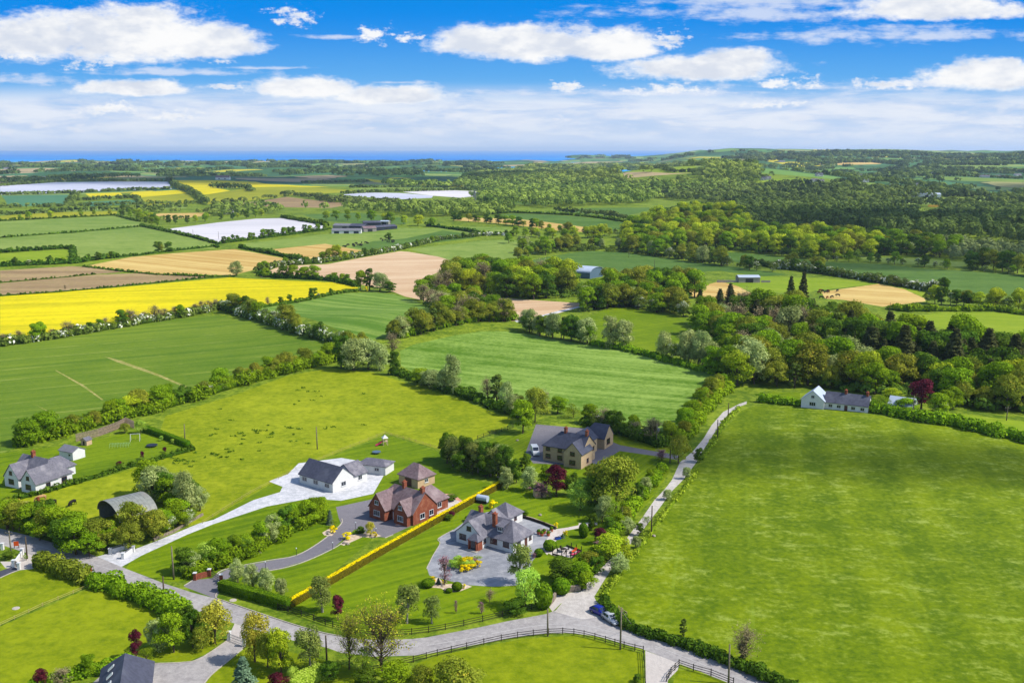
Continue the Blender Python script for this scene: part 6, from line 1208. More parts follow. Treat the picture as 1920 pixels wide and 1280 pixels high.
for a in ((22, 1045, 995, 'weathered pole with crossarm at the left edge of the road', 'pole_p', 1), (51, 1047, 1006, 'thin dark pole beside the white concrete apron'), (326, 1086, 1025, 'pale pole on the lawn by the brick gate', 'pole_p'), (308, 1127, 1081, 'dark pole rising from the roadside hedge'),
    (613, 1241, 1193, 'dark pole among the near birches'), (1027, 1192, 1143, 'grey pole behind the paddock fence at the bend', 'pole_p'), (1163, 1217, 1142, 'tall pole in the paddock in front of the parked cars', 'pole_p'), (1366, 1281, 1211, 'pale pole at the lower edge right of the concrete apron', 'pole_p'),
    (1221, 1004, 949, 'dark leaning pole between the lane and the big field'), (1166, 986, 952, 'dark pole in the bushes left of the lane'), (1231, 838, 794, 'pale pole with a transformer behind the house drive', 'pole_p', 0, True), (1256, 868, 845, 'short pole beside the bronze tree at the junction'),
    (1345, 823, 787, 'thin pole on the right bank of the upper lane'), (1365, 781, 768, 'short pole near the top of the lane'), (347, 828, 795, 'thin pale pole at the corner of the play lawn', 'pole_p'), (595, 842, 800, 'lone pole in the rough pasture above the bungalow', 'pole_p'),
    (1667, 596, 567, 'pole between the big wood and the bright green field'), (1711, 786, 742, 'pale pole with transformer before the crimson tree', 'pole_p', 0, True), (1887, 788, 771, 'short white-grey pole at the far right hedge', 'pole_p', 1), (1227, 505, 487, 'far pole behind the blue roofed barn'),
    (1179, 483, 471, 'farthest pole in the shaded pasture'), (1320, 534, 512, 'pole beside the far grey shed'), (410, 448, 434, 'left thin pole in the white film field'), (362, 440, 430, 'far left thin pole in the white film field')): pole(*a)
m = MB(); a = G(1187, 1175); p0 = G(1163, 1217); top = (p0[0], p0[1], hpx(p0[0], p0[1], 70)); m.bar((top[0], top[1], top[2]), (a[0], a[1], .1), .05); m.build('stay_wire', M['metal'], None, label='slanting stay wire running from the tall pole into the roadside hedge', cat='wire')
# ------------------------------------------------------------------ fences
def fence(line, label, posts=3.0, h=1.2, rails=3, mat='dkwood', pw=.13, rh=.09, name='rail_fence', pix=True):
    P = GP(line) if pix else line; a = P[0]; e = empty(name, (a[0], a[1], hzs(*a)), 0, label=label, cat='fence'); z0 = hzs(*a)
    pts = []
    for i in range(len(P)-1):
        l = hypot(P[i+1][0]-P[i][0], P[i+1][1]-P[i][1]); n = max(1, round(l/posts))
        for j in range(n): pts.append((P[i][0]+(P[i+1][0]-P[i][0])*j/n, P[i][1]+(P[i+1][1]-P[i][1])*j/n))
    pts.append(P[-1]); pts = [(x-a[0], y-a[1], hzs(x, y)-z0) for x, y in pts]
    for x, y, z in pts[:100]: m = MB(); m.box(x-pw/2, x+pw/2, y-pw/2, y+pw/2, z-.3, z+h+.06); m.build('post', M[mat], e)
    for k in range(rails):
        m = MB()
        for i in range(len(pts)-1):
            p, q = Vector(pts[i]), Vector(pts[i+1]); o = Vector((0, -.1, h*(k+.8)/rails)); m.bar(p+o, q+o, .045, rh)
        m.build('rail', M[mat], e)
fence(smooth([(521, 1142), (565, 1155), (610, 1171), (640, 1179), (700, 1191), (772, 1189), (835, 1180), (905, 1165), (975, 1148), (1010, 1137)], 2), 'dark post and rail fence along the front lawn of the white house')
fence(smooth([(690, 1262), (775, 1241), (820, 1229), (875, 1216), (940, 1201), (1000, 1192), (1055, 1188), (1095, 1193), (1135, 1204), (1170, 1214), (1206, 1223)], 2), 'dark rail fence curving round the road side of the paddock')
fence([(1206, 1223), (1208, 1250), (1210, 1290)], 'dark double rail fence down the side of the paddock')
fence([(1250, 1277), (1258, 1263), (1273, 1248)], 'short dark fence on the right side of the concrete apron', 1.6)
fence([(1273, 1248), (1300, 1257), (1333, 1266), (1375, 1283)], 'dark rail fence at the lower edge right of the apron')
fence([(895, 824), (930, 813), (962, 802)], 'dark rail fence behind the birch row', 2.6, 1.3)
fence([(380, 981), (470, 925), (555, 881)], 'thin pale wire fence between the lawn and the pasture', 4, .8, 2, 'tanwood', .07, .03, 'wire_fence')
fence([(555, 881), (640, 845), (722, 813)], 'thin wire fence behind the white bungalow', 4, .8, 2, 'tanwood', .07, .03, 'wire_fence')
fence([(722, 813), (780, 829), (835, 846)], 'pale low fence from the slide to the birch row', 3, .8, 2, 'tanwood', .1, .08, 'wire_fence')
fence([(0, 1173), (80, 1136), (165, 1101)], 'thin pale fence between the two near left fields', 3, .7, 2, 'tanwood', .09, .05, 'wire_fence')
fence([(1160, 1146), (1175, 1157)], 'short rail at the field gate behind the parked cars', 1.5, 1.1, 3, 'grwood')
fence([(1022, 1008), (1022, 1012)], 'tiny rail by the garden steps', 1, .8, 2) if False else None
def slat_fence():
    P = GP([(143, 828), (185, 818), (222, 804), (236, 796), (252, 803)]); a = P[0]; e = empty('slatted_fence', (a[0], a[1], hzs(*a)), 0, label='curving grey slatted wooden fence behind the play lawn', cat='fence'); z0 = hzs(*a)
    m = MB(); r = MB()
    for i in range(len(P)-1):
        l = hypot(P[i+1][0]-P[i][0], P[i+1][1]-P[i][1]); n = int(l/.16)
        for j in range(n):
            f = j/n; x, y = P[i][0]+(P[i+1][0]-P[i][0])*f, P[i][1]+(P[i+1][1]-P[i][1])*f; z = hzs(x, y)-z0; m.box(x-a[0]-.055, x-a[0]+.055, y-a[1]-.015, y-a[1]+.015, z-.1, z+2.4+random.uniform(-.04, .04))
        for zz in (.5, 1.5): r.bar((P[i][0]-a[0], P[i][1]-a[1]+.06, zz), (P[i+1][0]-a[0], P[i+1][1]-a[1]+.06, zz), .05, .09)
    m.build('slat_panel', M['grwood'], e); r.build('rail', M['grwood'], e)
slat_fence()
# ------------------------------------------------------------------ gateways
def gateway(name, label, piers, gate, pm, gm, walls=(), h=1.5):
    a = G(*piers[0]); e = empty(name, (a[0], a[1], hzs(*a)), 0, label=label, cat='gateway')
    for p in piers:
        x, y = G(*p); x -= a[0]; y -= a[1]; m = MB(); m.box(x-.28, x+.28, y-.28, y+.28, -.2, h); c = m.build('pier', M[pm], e); m = MB(); m.box(x-.36, x+.36, y-.36, y+.36, h, h+.12); m.build('cap', M['whitefr'], c)
    for p, q in walls:
        x0, y0 = G(*p); x1, y1 = G(*q); m = MB(); m.bar((x0-a[0], y0-a[1], h*.32), (x1-a[0], y1-a[1], h*.32), .25, h*.9); m.build('wing_wall', M[pm], e)
    for p, q in gate:
        x0, y0 = G(*p); x1, y1 = G(*q); p3 = Vector((x0-a[0], y0-a[1], 0)); q3 = Vector((x1-a[0], y1-a[1], 0)); m = MB(); n = 16
        for z in (.2, .7, 1.2): m.bar(p3+Vector((0, 0, z)), q3+Vector((0, 0, z)), .05, .06)
        for i in range(n+1): c = p3.lerp(q3, i/n); m.bar(c+Vector((0, 0, .12)), c+Vector((0, 0, 1.28+.15*sin(pi*i/n))), .035)
        m.build('gate', M[gm], e)
gateway('brick_gateway', 'brick gateway with black gates at the mouth of the tarmac drive', [(366, 1087), (393, 1080), (415, 1090), (413, 1105)], [((395, 1080), (413, 1090))], 'brick', 'dkmetal', [((368, 1086), (391, 1080))])
gateway('white_gateway', 'white-piered gateway with railings at the gravel drive', [(207, 1038), (236, 1029), (231, 1047), (250, 1034)], [((209, 1037), (234, 1029)), ((233, 1046), (248, 1035))], 'render', 'metal', [((208, 1037), (235, 1029)), ((232, 1047), (249, 1034))], 1.2)
gateway('grey_piered_gateway', 'white-piered gateway of the house at the left edge', [(26, 1062), (36, 1067), (42, 1040), (5, 1030)], [((26, 1061), (36, 1066))], 'render', 'dkmetal', [((28, 1060), (41, 1042))], 1.4)
gateway('near_gateway', 'gateway with a brick pier at the near concrete apron', [(430, 1199), (458, 1211)], [((431, 1200), (456, 1210))], 'render', 'metal')
m = MB(); P = GP([(1048, 1112), (1060, 1109), (1075, 1108), (1087, 1106)])
for i in range(3): m.bar((P[i][0], P[i][1], .5), (P[i+1][0]+.1, P[i+1][1], .5), .5, 1.3)
m.build('stone_wall', M['stone'], None, label='low curved stone wall at the corner of the lane junction', cat='wall')
m = MB(); P = GP([(1028, 1137), (1036, 1128), (1041, 1120)])
for i in range(2): m.bar((P[i][0], P[i][1], .45), (P[i+1][0], P[i+1][1]+.1, .45), .45, 1.2)
m.build('stone_wall', M['stone'], None, label='short pale stone wall beside the round bush at the junction', cat='wall')
m = MB(); P = GP([(288, 1013), (325, 998), (362, 976), (380, 966)])
for i in range(3): m.bar((P[i][0], P[i][1], .2), (P[i+1][0], P[i+1][1]+.1, .2), .4, .7)
m.build('stone_wall', M['stone'], None, label='low stone wall between the barn bushes and the gravel drive', cat='wall')
m = MB(); P = GP([(944, 960), (1000, 976), (1020, 983), (1041, 992)])
for i in range(3): m.bar((P[i][0], P[i][1], .2), (P[i+1][0]+.1, P[i+1][1], .2), .4, .7)
m.build('rockery_wall', M['dkwood'], None, label='dark sleeper wall along the rockery behind the white house', cat='wall')
# ------------------------------------------------------------------ vehicles
def car(label, p, q, paint, name='parked_car', est=True):
    """a car whose near side runs from rear p to front q"""
    a, an, l = axes(p, q); L = 4.4; Wd = 1.78; e = empty(name, (a[0], a[1], hzs(*a)+.004), an, label=label, cat='car', group='two cars parked at the junction')
    # sections along x: (x, half width at waist, z floor, z waist, z roof or None, half width roof)
    st = [(0.0, .70, .35, .62, .66, .60), (.12, .80, .25, .86, .95, .62), (.55, .86, .2, .92, 1.22 if est else 1.0, .62), (.95, .88, .2, .93, 1.40, .64), (1.7, .89, .2, .93, 1.46, .66), (2.4, .89, .2, .92, 1.42, .65), (2.95, .88, .2, .90, 1.12, .62), (3.35, .87, .2, .86, .89, .64), (3.95, .83, .22, .74, .78, .60), (4.3, .76, .28, .60, .63, .55), (4.4, .66, .34, .50, .53, .5)]
    vs = []; fs = []; cy = Wd/2
    for x, w, zf, zw, zr, wr in st: vs += [(x, cy-w*.92, zf), (x, cy-w, (zf+zw)/2), (x, cy-w*.97, zw), (x, cy-wr, zr), (x, cy, zr+.03), (x, cy+wr, zr), (x, cy+w*.97, zw), (x, cy+w, (zf+zw)/2), (x, cy+w*.92, zf)]
    n = 9
    for i in range(len(st)-1):
        for j in range(n-1): fs.append((i*n+j, i*n+j+1, (i+1)*n+j+1, (i+1)*n+j)[::-1])
        fs.append((i*n+n-1, i*n, (i+1)*n, (i+1)*n+n-1)[::-1])
    fs += [tuple(range(n)), tuple((len(st)-1)*n+k for k in range(n))[::-1]]
    m = MB().add(vs, fs); m.build('body', M[paint], e, True)
    def glassq(name_, idx):
        g = MB()
        for quad in idx:
            P = [Vector(vs[k]) for k in quad]; c = sum(P, Vector())/4; nrm = (P[1]-P[0]).cross(P[3]-P[0]).normalized(); 
            if (c-Vector((2.2, cy, .6))).dot(nrm) < 0: nrm = -nrm
            P = [c+(v-c)*.86+nrm*.012 for v in P]; g.add([*P, *[v-nrm*.05 for v in P]], [(0, 1, 2, 3), (7, 6, 5, 4), (0, 4, 5, 1), (1, 5, 6, 2), (2, 6, 7, 3), (3, 7, 4, 0)])
        g.build(name_, M['glass'], e)
    q_ = lambda i, j: (i*n+j, i*n+j+1, (i+1)*n+j+1, (i+1)*n+j)
    glassq('windscreen', [q_(5, 3), q_(5, 4), q_(6, 3), q_(6, 4)]); glassq('rear_window', [q_(1, 3), q_(1, 4), q_(2, 3), q_(2, 4)]); glassq('side_window', [q_(2, 2), q_(3, 2), q_(4, 2), q_(5, 2)]); glassq('side_window', [q_(2, 5), q_(3, 5), q_(4, 5), q_(5, 5)])
    for x in (.85, 3.5):
        for y in (.1, Wd-.1):
            s_ = 1 if y < 1 else -1; w = MB(); w.tube([(x, y-s_*.09, .32), (x, y+s_*.12, .32)], [.32, .32], 16); o = w.build('wheel', M['tyre'], e); r = MB(); r.tube([(x, y-s_*.1, .32), (x, y-s_*.08, .32)], [.2, .2], 12); r.build('rim', M['metal'], o)
    for y in (.25, Wd-.25): hl = MB(); hl.ball((4.22, y, .6), .14, 8, 5, .6); hl.build('headlight', M['headl'], e); tl = MB(); tl.ball((.1, y, .78), .13, 8, 5, .8); tl.build('tail_light', M['redl'], e)
    for y, s_ in ((-.02, -1), (Wd+.02, 1)): mr = MB(); mr.box(2.75, 2.9, min(y, y+s_*.16), max(y, y+s_*.16), .9, 1.03); mr.build('wing_mirror', M[paint], e)
    return e
car('bright blue hatchback parked at the junction behind the silver car', (1103, 1146), (1116, 1152), 'blue')
car('silver car parked at the junction in front of the blue one', (1125, 1157), (1142, 1169), 'silver', est=False)
def van(label, p, q):
    a, an, l = axes(p, q); e = empty('parked_van', (a[0], a[1], hzs(*a)), an, label=label, cat='van')
    m = MB(); prof = [(0, .35), (0, 2.1), (.15, 2.25), (3.3, 2.25), (4.0, 1.35), (4.75, 1.15), (4.9, .8), (4.9, .35)]
    n = len(prof); m.add([(x, .05, z) for x, z in prof]+[(x, 1.85, z) for x, z in prof], [tuple(range(n))[::-1], tuple(range(n, 2*n))]+[(i, (i+1) % n, (i+1) % n+n, i+n) for i in range(n)]); m.build('body', M['vanw'], e)
    g = MB(); g.add([(3.35, .2, 2.2), (3.97, .2, 1.42), (3.97, 1.7, 1.42), (3.35, 1.7, 2.2), (3.39, .2, 2.22), (4.01, .2, 1.44), (4.01, 1.7, 1.44), (3.39, 1.7, 2.22)], [(3, 2, 1, 0), (4, 5, 6, 7), (0, 1, 5, 4), (1, 2, 6, 5), (2, 3, 7, 6), (3, 0, 4, 7)]); g.build('windscreen', M['glass'], e)
    for y in (.03, 1.84): g = MB(); g.box(2.5, 3.4, y, y+.03, 1.35, 1.95); g.build('side_window', M['glass'], e)
    for x in (.9, 3.9):
        for y in (.05, 1.65): w = MB(); w.tube([(x, y, .36), (x, y+.22, .36)], [.36, .36], 14); w.build('wheel', M['tyre'], e)
van('white van parked beside the slate roofed house', (994, 846), (1001, 858))
a = G(1118, 872); e = empty('blue_ride_on_toy', (a[0], a[1], 0), .6, label='small blue quad standing on the house drive', cat='quad bike'); m = MB(); m.ball((0, 0, .6), .45, 10, 6, .5); m.box(-.9, .9, -.3, .3, .4, .62); m.build('body', M['bluep'], e)
for x in (-.65, .65):
    for y in (-.45, .3): w = MB(); w.tube([(x, y, .3), (x, y+.2, .3)], [.3, .3], 12); w.build('wheel', M['tyre'], e)
m = MB(); m.tube([(.4, -.35, .95), (.4, .35, .95)], [.03, .03], 6); m.bar((.45, 0, .6), (.4, 0, .95), .06); m.build('handlebar', M['dkmetal'], e)
# ------------------------------------------------------------------ garden things
def place(name, label, cat, p, rz=0, group=None): a = G(*p); return empty(name, (a[0], a[1], hzs(*a)), rz, label=label, cat=cat, group=group)
e = place('playhouse_slide', 'white play tower with pink slide on the back lawn', 'slide', (722, 834), .4)
m = MB(); [m.box(x-.06, x+.06, y-.06, y+.06, 0, 2.2) for x in (-.6, .6) for y in (-.6, .6)]; m.build('post', M['grwood'], e)
m = MB(); m.box(-.7, .7, -.7, .7, 1.15, 1.25); m.build('platform', M['grwood'], e); m = MB(); m.add([(-.85, -.85, 2.2), (.85, -.85, 2.2), (.85, .85, 2.2), (-.85, .85, 2.2), (0, 0, 3.1)], [(3, 2, 1, 0), (0, 1, 4), (1, 2, 4), (2, 3, 4), (3, 0, 4)]); m.build('roof', M['whitep'], e)
m = MB(); m.add([(-.7, -.35, 1.2), (-.7, .35, 1.2), (-2.8, .35, .15), (-2.8, -.35, .15), (-.7, -.35, 1.12), (-.7, .35, 1.12), (-2.8, .35, .05), (-2.8, -.35, .05)], [(0, 1, 2, 3), (7, 6, 5, 4), (0, 3, 7, 4), (1, 5, 6, 2), (2, 6, 7, 3), (0, 4, 5, 1)]); m.bar((-.7, -.38, 1.28), (-2.8, -.38, .22), .05, .2); m.bar((-.7, .38, 1.28), (-2.8, .38, .22), .05, .2); m.build('slide', M['pink'], e)
e = place('garden_trampoline', 'small round trampoline below the pink slide', 'trampoline', (706, 850)); m = MB(); m.tube([(0, 0, .55), (0, 0, .6)], [1.25, 1.25], 20); m.build('mat', M['bluewall'], e); m = MB(); [m.bar((1.2*cos(k), 1.2*sin(k), 0), (1.2*cos(k), 1.2*sin(k), .55), .05) for k in (0, 1.57, 3.14, 4.71)]; m.build('leg', M['metal'], e)
e = place('garden_swing', 'white metal swing frame on the play lawn', 'swing', (254, 826), .2); m = MB()
for x in (-1.3, 1.3): m.bar((x, -.9, 0), (x, 0, 2.1), .09); m.bar((x, .9, 0), (x, 0, 2.1), .09)
m.bar((-1.4, 0, 2.1), (1.4, 0, 2.1), .1); m.build('frame', M['whitep'], e)
for x in (-.5, .5): m = MB(); m.bar((x-.2, 0, 2.1), (x-.2, 0, .55), .02); m.bar((x+.2, 0, 2.1), (x+.2, 0, .55), .02); m.box(x-.25, x+.25, -.12, .12, .5, .55); m.build('seat', M['dkwood'], e)
e = place('wooden_playhouse', 'cream wooden playhouse at the end of the slatted fence', 'playhouse', (152, 834), -.4); m = MB(); m.add([(0, 0, 0), (2.2, 0, 0), (2.2, 2, 0), (0, 2, 0), (0, 0, 1.5), (2.2, 0, 1.5), (2.2, 2, 1.5), (0, 2, 1.5), (1.1, 0, 2.2), (1.1, 2, 2.2)], [(0, 1, 5, 8, 4), (2, 3, 7, 9, 6), (1, 2, 6, 5), (3, 0, 4, 7), (3, 2, 1, 0)]); m.build('wall', M['cream'], e); m = MB(); m.bar((2.35, 1, 1.45), (1.0, 1, 2.28), 2.5, .08); m.bar((-.15, 1, 1.45), (1.2, 1, 2.28), 2.5, .08); m.build('roof', M['slate'], e); m = MB(); m.box(.8, 1.4, -.03, .02, .05, 1.3); m.build('door', M['dkwood'], e)
e = place('tunnel_frame', 'pale green low tunnel cage on the play lawn', 'tunnel', (207, 838), .15); m = MB()
for i in range(8): m.tube([(i*.75, 1.1*cos(k*pi/6), .05+1.1*sin(k*pi/6)) for k in range(7)], [.035]*7, 4)
for k in (1, 3, 5): m.bar((0, 1.1*cos(k*pi/6), .05+1.1*sin(k*pi/6)), (5.25, 1.1*cos(k*pi/6), .05+1.1*sin(k*pi/6)), .05)
m.build('hoops', M['lbl'] if 'lbl' in M else plain('pale_green_plastic', (170, 215, 150)), e)
e = place('round_trampoline_net', 'dark round sunken play patch on the play lawn', 'trampoline', (285, 837)); m = MB(); m.tube([(0, 0, .5), (0, 0, .56)], [1.6, 1.6], 20); m.build('mat', M['dkmetal'], e); m = MB(); [m.bar((1.55*cos(k), 1.55*sin(k), 0), (1.55*cos(k), 1.55*sin(k), .5), .06) for k in (0, 1.57, 3.14, 4.71)]; m.build('leg', M['metal'], e)
e = place('garden_tank', 'grey-topped dark store beside the golden hedge', 'store', (905, 942), -.45); m = MB(); m.box(-1.3, 1.3, -.7, .7, 0, 1.2); m.build('wall', M['dkmetal'], e); m = MB(); m.tube([(-1.4, 0, 1.15), (1.4, 0, 1.15)], [.8, .8], 14); m.build('roof', M['blueroof'], e)
e = place('garden_shed', 'small pale shed half hidden by the pinkish bush', 'shed', (1012, 930), .3); m = MB(); m.box(-1.4, 1.4, -1, 1, 0, 1.7); m.build('wall', M['cream'], e); m = MB(); m.bar((-1.5, 0, 1.8), (0.03, 0, 2.3), 2.3, .08); m.bar((1.5, 0, 1.8), (-.03, 0, 2.3), 2.3, .08); m.build('roof', M['tile_p'], e)
# terrace with pergola posts, table and barbecue
tp = GP([(1036, 1040), (1070, 1049), (1090, 1034), (1062, 1024)])
e = empty('terrace_pergola', (tp[0][0], tp[0][1], 0), 0, label='dark posts and rails round the paved terrace', cat='pergola'); o = Vector((tp[0][0], tp[0][1], 0))
sid = [(0, 1), (1, 2), (2, 3)]
for i, (p_, q_) in enumerate(sid):
    P, Q = Vector((*tp[p_], 0))-o, Vector((*tp[q_], 0))-o; n = (4, 3, 3)[i]
    for j in range(n): c = P.lerp(Q, j/n); m = MB(); m.box(c.x-.08, c.x+.08, c.y-.08, c.y+.08, 0, 2.1 if i == 0 else 1.3); m.build('post', M['dkwood'], e)
    m = MB(); m.bar(P+Vector((0, 0, .25)), Q+Vector((0, 0, .25)), .12, .35); m.build('rail', M['dkwood'], e)
def table(p, label, mat='dkwood', n=4):
    e = place('patio_table', label, 'table', p); m = MB(); m.tube([(0, 0, .7), (0, 0, .75)], [.65, .65], 16); m.build('tabletop', M[mat], e); m = MB(); m.tube([(0, 0, 0), (0, 0, .7)], [.07, .05], 8); m.build('leg', M[mat], e)
    for k in range(n):
        a = k*2*pi/n+.4; c = empty('patio_chair', (e.location.x+1.1*cos(a), e.location.y+1.1*sin(a), 0), a, label='dark patio chair %s %s' % (('on the lawn side of', 'behind', 'left of', 'in front of')[k], label.replace('dark ', '')), cat='chair', group='chairs round '+label)
        m = MB(); m.box(-.22, .22, -.22, .22, .42, .47); m.build('seat', M[mat], c); m = MB(); m.box(.18, .23, -.22, .22, .47, .92); m.build('backrest', M[mat], c)
        for x in (-.19, .19):
            for y in (-.19, .19): m = MB(); m.box(x-.02, x+.02, y-.02, y+.02, 0, .42); m.build('leg', M[mat], c)
table((1056, 1034), 'dark round table on the paved terrace'); table((801, 970), 'dark table on the brick house patio', 'dkmetal', 4)
def simple(name, label, cat, p, fn, mat, group=None, rz=0): e = place(name, label, cat, p, rz, group); fn(e, M[mat]); return e
def pot(r, h):
    def f(e, m): b = MB(); b.tube([(0, 0, 0), (0, 0, h)], [r*.7, r], 12); b.build('pot', m, e); l = MB(); l.ball((0, 0, h+r*.4), r*.95, 8, 5); l.build('plant', M['f_sh'], e)
    return f
def lounger(e, m): b = MB(); b.box(-.9, .5, -.32, .32, .28, .36); b.add([(.5, -.32, .3), (.5, .32, .3), (1.0, .32, .75), (1.0, -.32, .75), (.5, -.32, .36), (.5, .32, .36), (.98, .32, .82), (.98, -.32, .82)], [(0, 1, 2, 3), (7, 6, 5, 4), (0, 3, 7, 4), (1, 5, 6, 2), (2, 6, 7, 3)]); b.build('seat', m, e); l = MB(); [l.box(x-.03, x+.03, y-.03, y+.03, 0, .28) for x in (-.8, .4) for y in (-.25, .25)]; l.build('leg', M['dkmetal'], e)
simple('garden_lounger', 'red lounger on the paved terrace', 'lounger', (1075, 1035), lounger, 'orange', None, .8); simple('garden_lounger', 'pink lounger beside the red one on the terrace', 'lounger', (1078, 1040), lounger, 'pink', None, .5)
def grill(e, m): b = MB(); b.ball((0, 0, .85), .35, 10, 6, .8); b.build('bowl', m, e); l = MB(); [l.bar((.3*cos(k), .3*sin(k), 0), (.1*cos(k), .1*sin(k), .7), .04) for k in (0, 2.1, 4.2)]; l.build('leg', m, e)
simple('kettle_grill', 'round dark barbecue on the terrace', 'barbecue', (1070, 1042), grill, 'dkmetal')
for i, (x, y, t) in enumerate(((1010, 1001, 'nearest the white house'), (1016, 1004, 'second from the white house'), (1034, 996, 'at the back of the group'), (1028, 1004, 'in front of the garden path'), (1020, 1000, 'in the middle of the group'))): simple('plant_pot', 'terracotta plant pot '+t, 'plant pot', (x, y), pot(.45, .6), 'terra', 'plant pots by the garden path')
def tub(e, m): b = MB(); b.box(-.6, .6, -.4, .4, 0, .45); b.build('shell', m, e); b = MB(); b.box(-.5, .5, -.3, .3, .455, .47); b.build('lining', M['dkmetal'], e)
simple('blue_tub', 'blue plastic tub beside the garden path', 'tub', (1046, 1010), tub, 'bluep', None, .5)
def heap(e, m):
    rr = random.Random(5); b = MB()
    for i in range(16): b.ball((rr.uniform(-1.5, 1.5), rr.uniform(-.8, .8), .2), rr.uniform(.25, .5), 7, 5, .7)
    b.build('stones', m, e); 
simple('rockery_stones', 'heap of pale rockery stones behind the plant pots', 'rocks', (1022, 996), heap, 'rock')
for i, (x, y, t) in enumerate(((616, 1001, 'in the first pebble bed'), (646, 1018, 'at the road end of the second pebble bed'), (652, 1020, 'low in the second pebble bed'), (1300, 850, 'at the mouth of the house drive'), (970, 826, 'on the lawn before the slate roofed house'), (1013, 966, 'on the back lawn of the white house'), (1226, 1005, 'at the foot of the leaning pole'), (836, 1106, 'at the edge of the long pebble bed'))):
    e = place('garden_rock', 'pale rock '+t, 'rock', (x, y), 0, 'pale garden rocks'); m = MB(); m.ball((0, 0, .15), .45, 8, 5, .6); m.v = [(a+random.uniform(-.06, .06), b+random.uniform(-.06, .06), c) for a, b, c in m.v]; m.build('stone', M['rock'], e)
for i, (x, y) in enumerate(((498, 1067), (556, 1041), (624, 1030), (667, 992), (705, 1003))):
    e = place('drive_lamp', 'short black lamp post beside the tarmac drive, %s from the gate' % nth(i), 'lamp post', (x, y), 0, 'lamp posts along the tarmac drive'); m = MB(); m.tube([(0, 0, 0), (0, 0, 1.5)], [.05, .04], 8); m.build('post', M['dkmetal'], e); m = MB(); m.ball((0, 0, 1.62), .14, 8, 6, 1.2); m.build('lantern', M['headl'], e)
for x, y, t in ((31, 1027, 'by the left edge of the road'), (168, 1075, 'in the roadside hedge')):
    e = place('roadwork_sign', 'orange roadwork sign '+t, 'sign', (x, y), .2); m = MB(); m.box(-.5, .5, -.03, .03, .5, 1.5); m.build('panel', M['orange'], e); m = MB(); m.box(-.45, -.4, -.02, .3, 0, .6); m.box(.4, .45, -.02, .3, 0, .6); m.build('leg', M['dkmetal'], e)
for x, y, t in ((84, 1036, 0), (387, 1000, 1)):
    pass
for i, (x, y, t) in enumerate(((484, 1036, 'on the lawn inside the curving drive'), (437, 1125, 'on the verge below the dark hedge'), (30, 1140, 'in the near left field'), (165, 1094, 'at the gap in the roadside hedge'))):
    e = place('manhole_cover', 'pale concrete cover '+t, 'cover', (x, y)); m = MB(); m.tube([(0, 0, -.1), (0, 0, .08)], [.7, .68], 16); m.build('lid', M['kerb'], e)
# pylon beyond the woods
a = G(890, 389); e = empty('lattice_pylon', (a[0], a[1], hzs(*a)), .2, label='grey lattice pylon above the pale woods', cat='pylon'); m = MB(); hp = 24
for sx in (-1, 1):
    for sy in (-1, 1): m.bar((sx*3, sy*3, 0), (sx*.6, sy*.6, hp), .4)
for k in range(6):
    z0, z1 = hp*k/6, hp*(k+1)/6; r0, r1 = 3-2.4*k/6, 3-2.4*(k+1)/6
    for s_ in (-1, 1): m.bar((-r0, s_*r0, z0), (r1, s_*r1, z1), .25); m.bar((r0, s_*r0, z0), (-r1, s_*r1, z1), .25)
m.build('tower', M['metal'], e); m = MB(); [m.bar((-w, 0, z), (w, 0, z), .4) for w, z in ((5, 16), (6, 20), (3.5, 24))]; m.build('crossarm', M['metal'], e)
# ------------------------------------------------------------------ cattle
def cow_mesh():
    """one continuous skinned body, standing, head lowered to graze"""
    V = [(0, 0, 1.12), (.45, 0, 1.12), (.85, 0, 1.15), (1.12, 0, 1.08), (1.32, 0, .85), (1.5, 0, .55), (1.62, 0, .34), (-.45, 0, 1.1), (-.85, 0, 1.17), (-1.02, 0, 1.1), (-1.1, 0, .7), (-1.08, 0, .45)]
    E_ = [(0, 1), (1, 2), (2, 3), (3, 4), (4, 5), (5, 6), (0, 7), (7, 8), (8, 9), (9, 10), (10, 11)]; R = [.40, .37, .33, .24, .18, .17, .10, .41, .34, .12, .035, .05]
    for s in (-1, 1):
        n = len(V); V += [(.78, s*.2, .78), (.80, s*.2, .42), (.78, s*.2, .04)]; E_ += [(2, n), (n, n+1), (n+1, n+2)]; R += [.15, .075, .07]
        n = len(V); V += [(-.72, s*.22, .8), (-.88, s*.22, .45), (-.82, s*.22, .04)]; E_ += [(8, n), (n, n+1), (n+1, n+2)]; R += [.19, .08, .07]
        n = len(V); V += [(1.42, s*.24, .66)]; E_ += [(5, n)]; R += [.05]
    me = bpy.data.meshes.new('cow_rig'); me.from_pydata(V, E_, []); o = bpy.data.objects.new('cow_rig', me); COL.objects.link(o)
    o.modifiers.new('s', 'SKIN'); 
    for i, r in enumerate(R): me.skin_vertices[0].data[i].radius = (r, r)
    me.skin_vertices[0].data[0].use_root = True; sm = o.modifiers.new('u', 'SUBSURF'); sm.levels = 1; sm.render_levels = 1
    dg = bpy.context.evaluated_depsgraph_get(); dg.update(); out = bpy.data.meshes.new_from_object(o.evaluated_get(dg)); bpy.data.objects.remove(o)
    out.polygons.foreach_set('use_smooth', np.ones(len(out.polygons), bool)); return out
cow = cow_mesh()
cows = {}
for k in ('cowd', 'cowb', 'cowt'): c = cow.copy(); c.materials.clear(); c.materials.append(M[k]); cows[k] = c
def putcow(x, y, k, label, group, sc=1.0, name='cow'):
    a = G(x, y); o = link(name, cows[k], None, label=label, cat='cow', group=group); o.location = (a[0], a[1], hzs(*a)); o.rotation_euler = (0, 0, random.uniform(0, 6.28)); o.scale = (sc,)*3
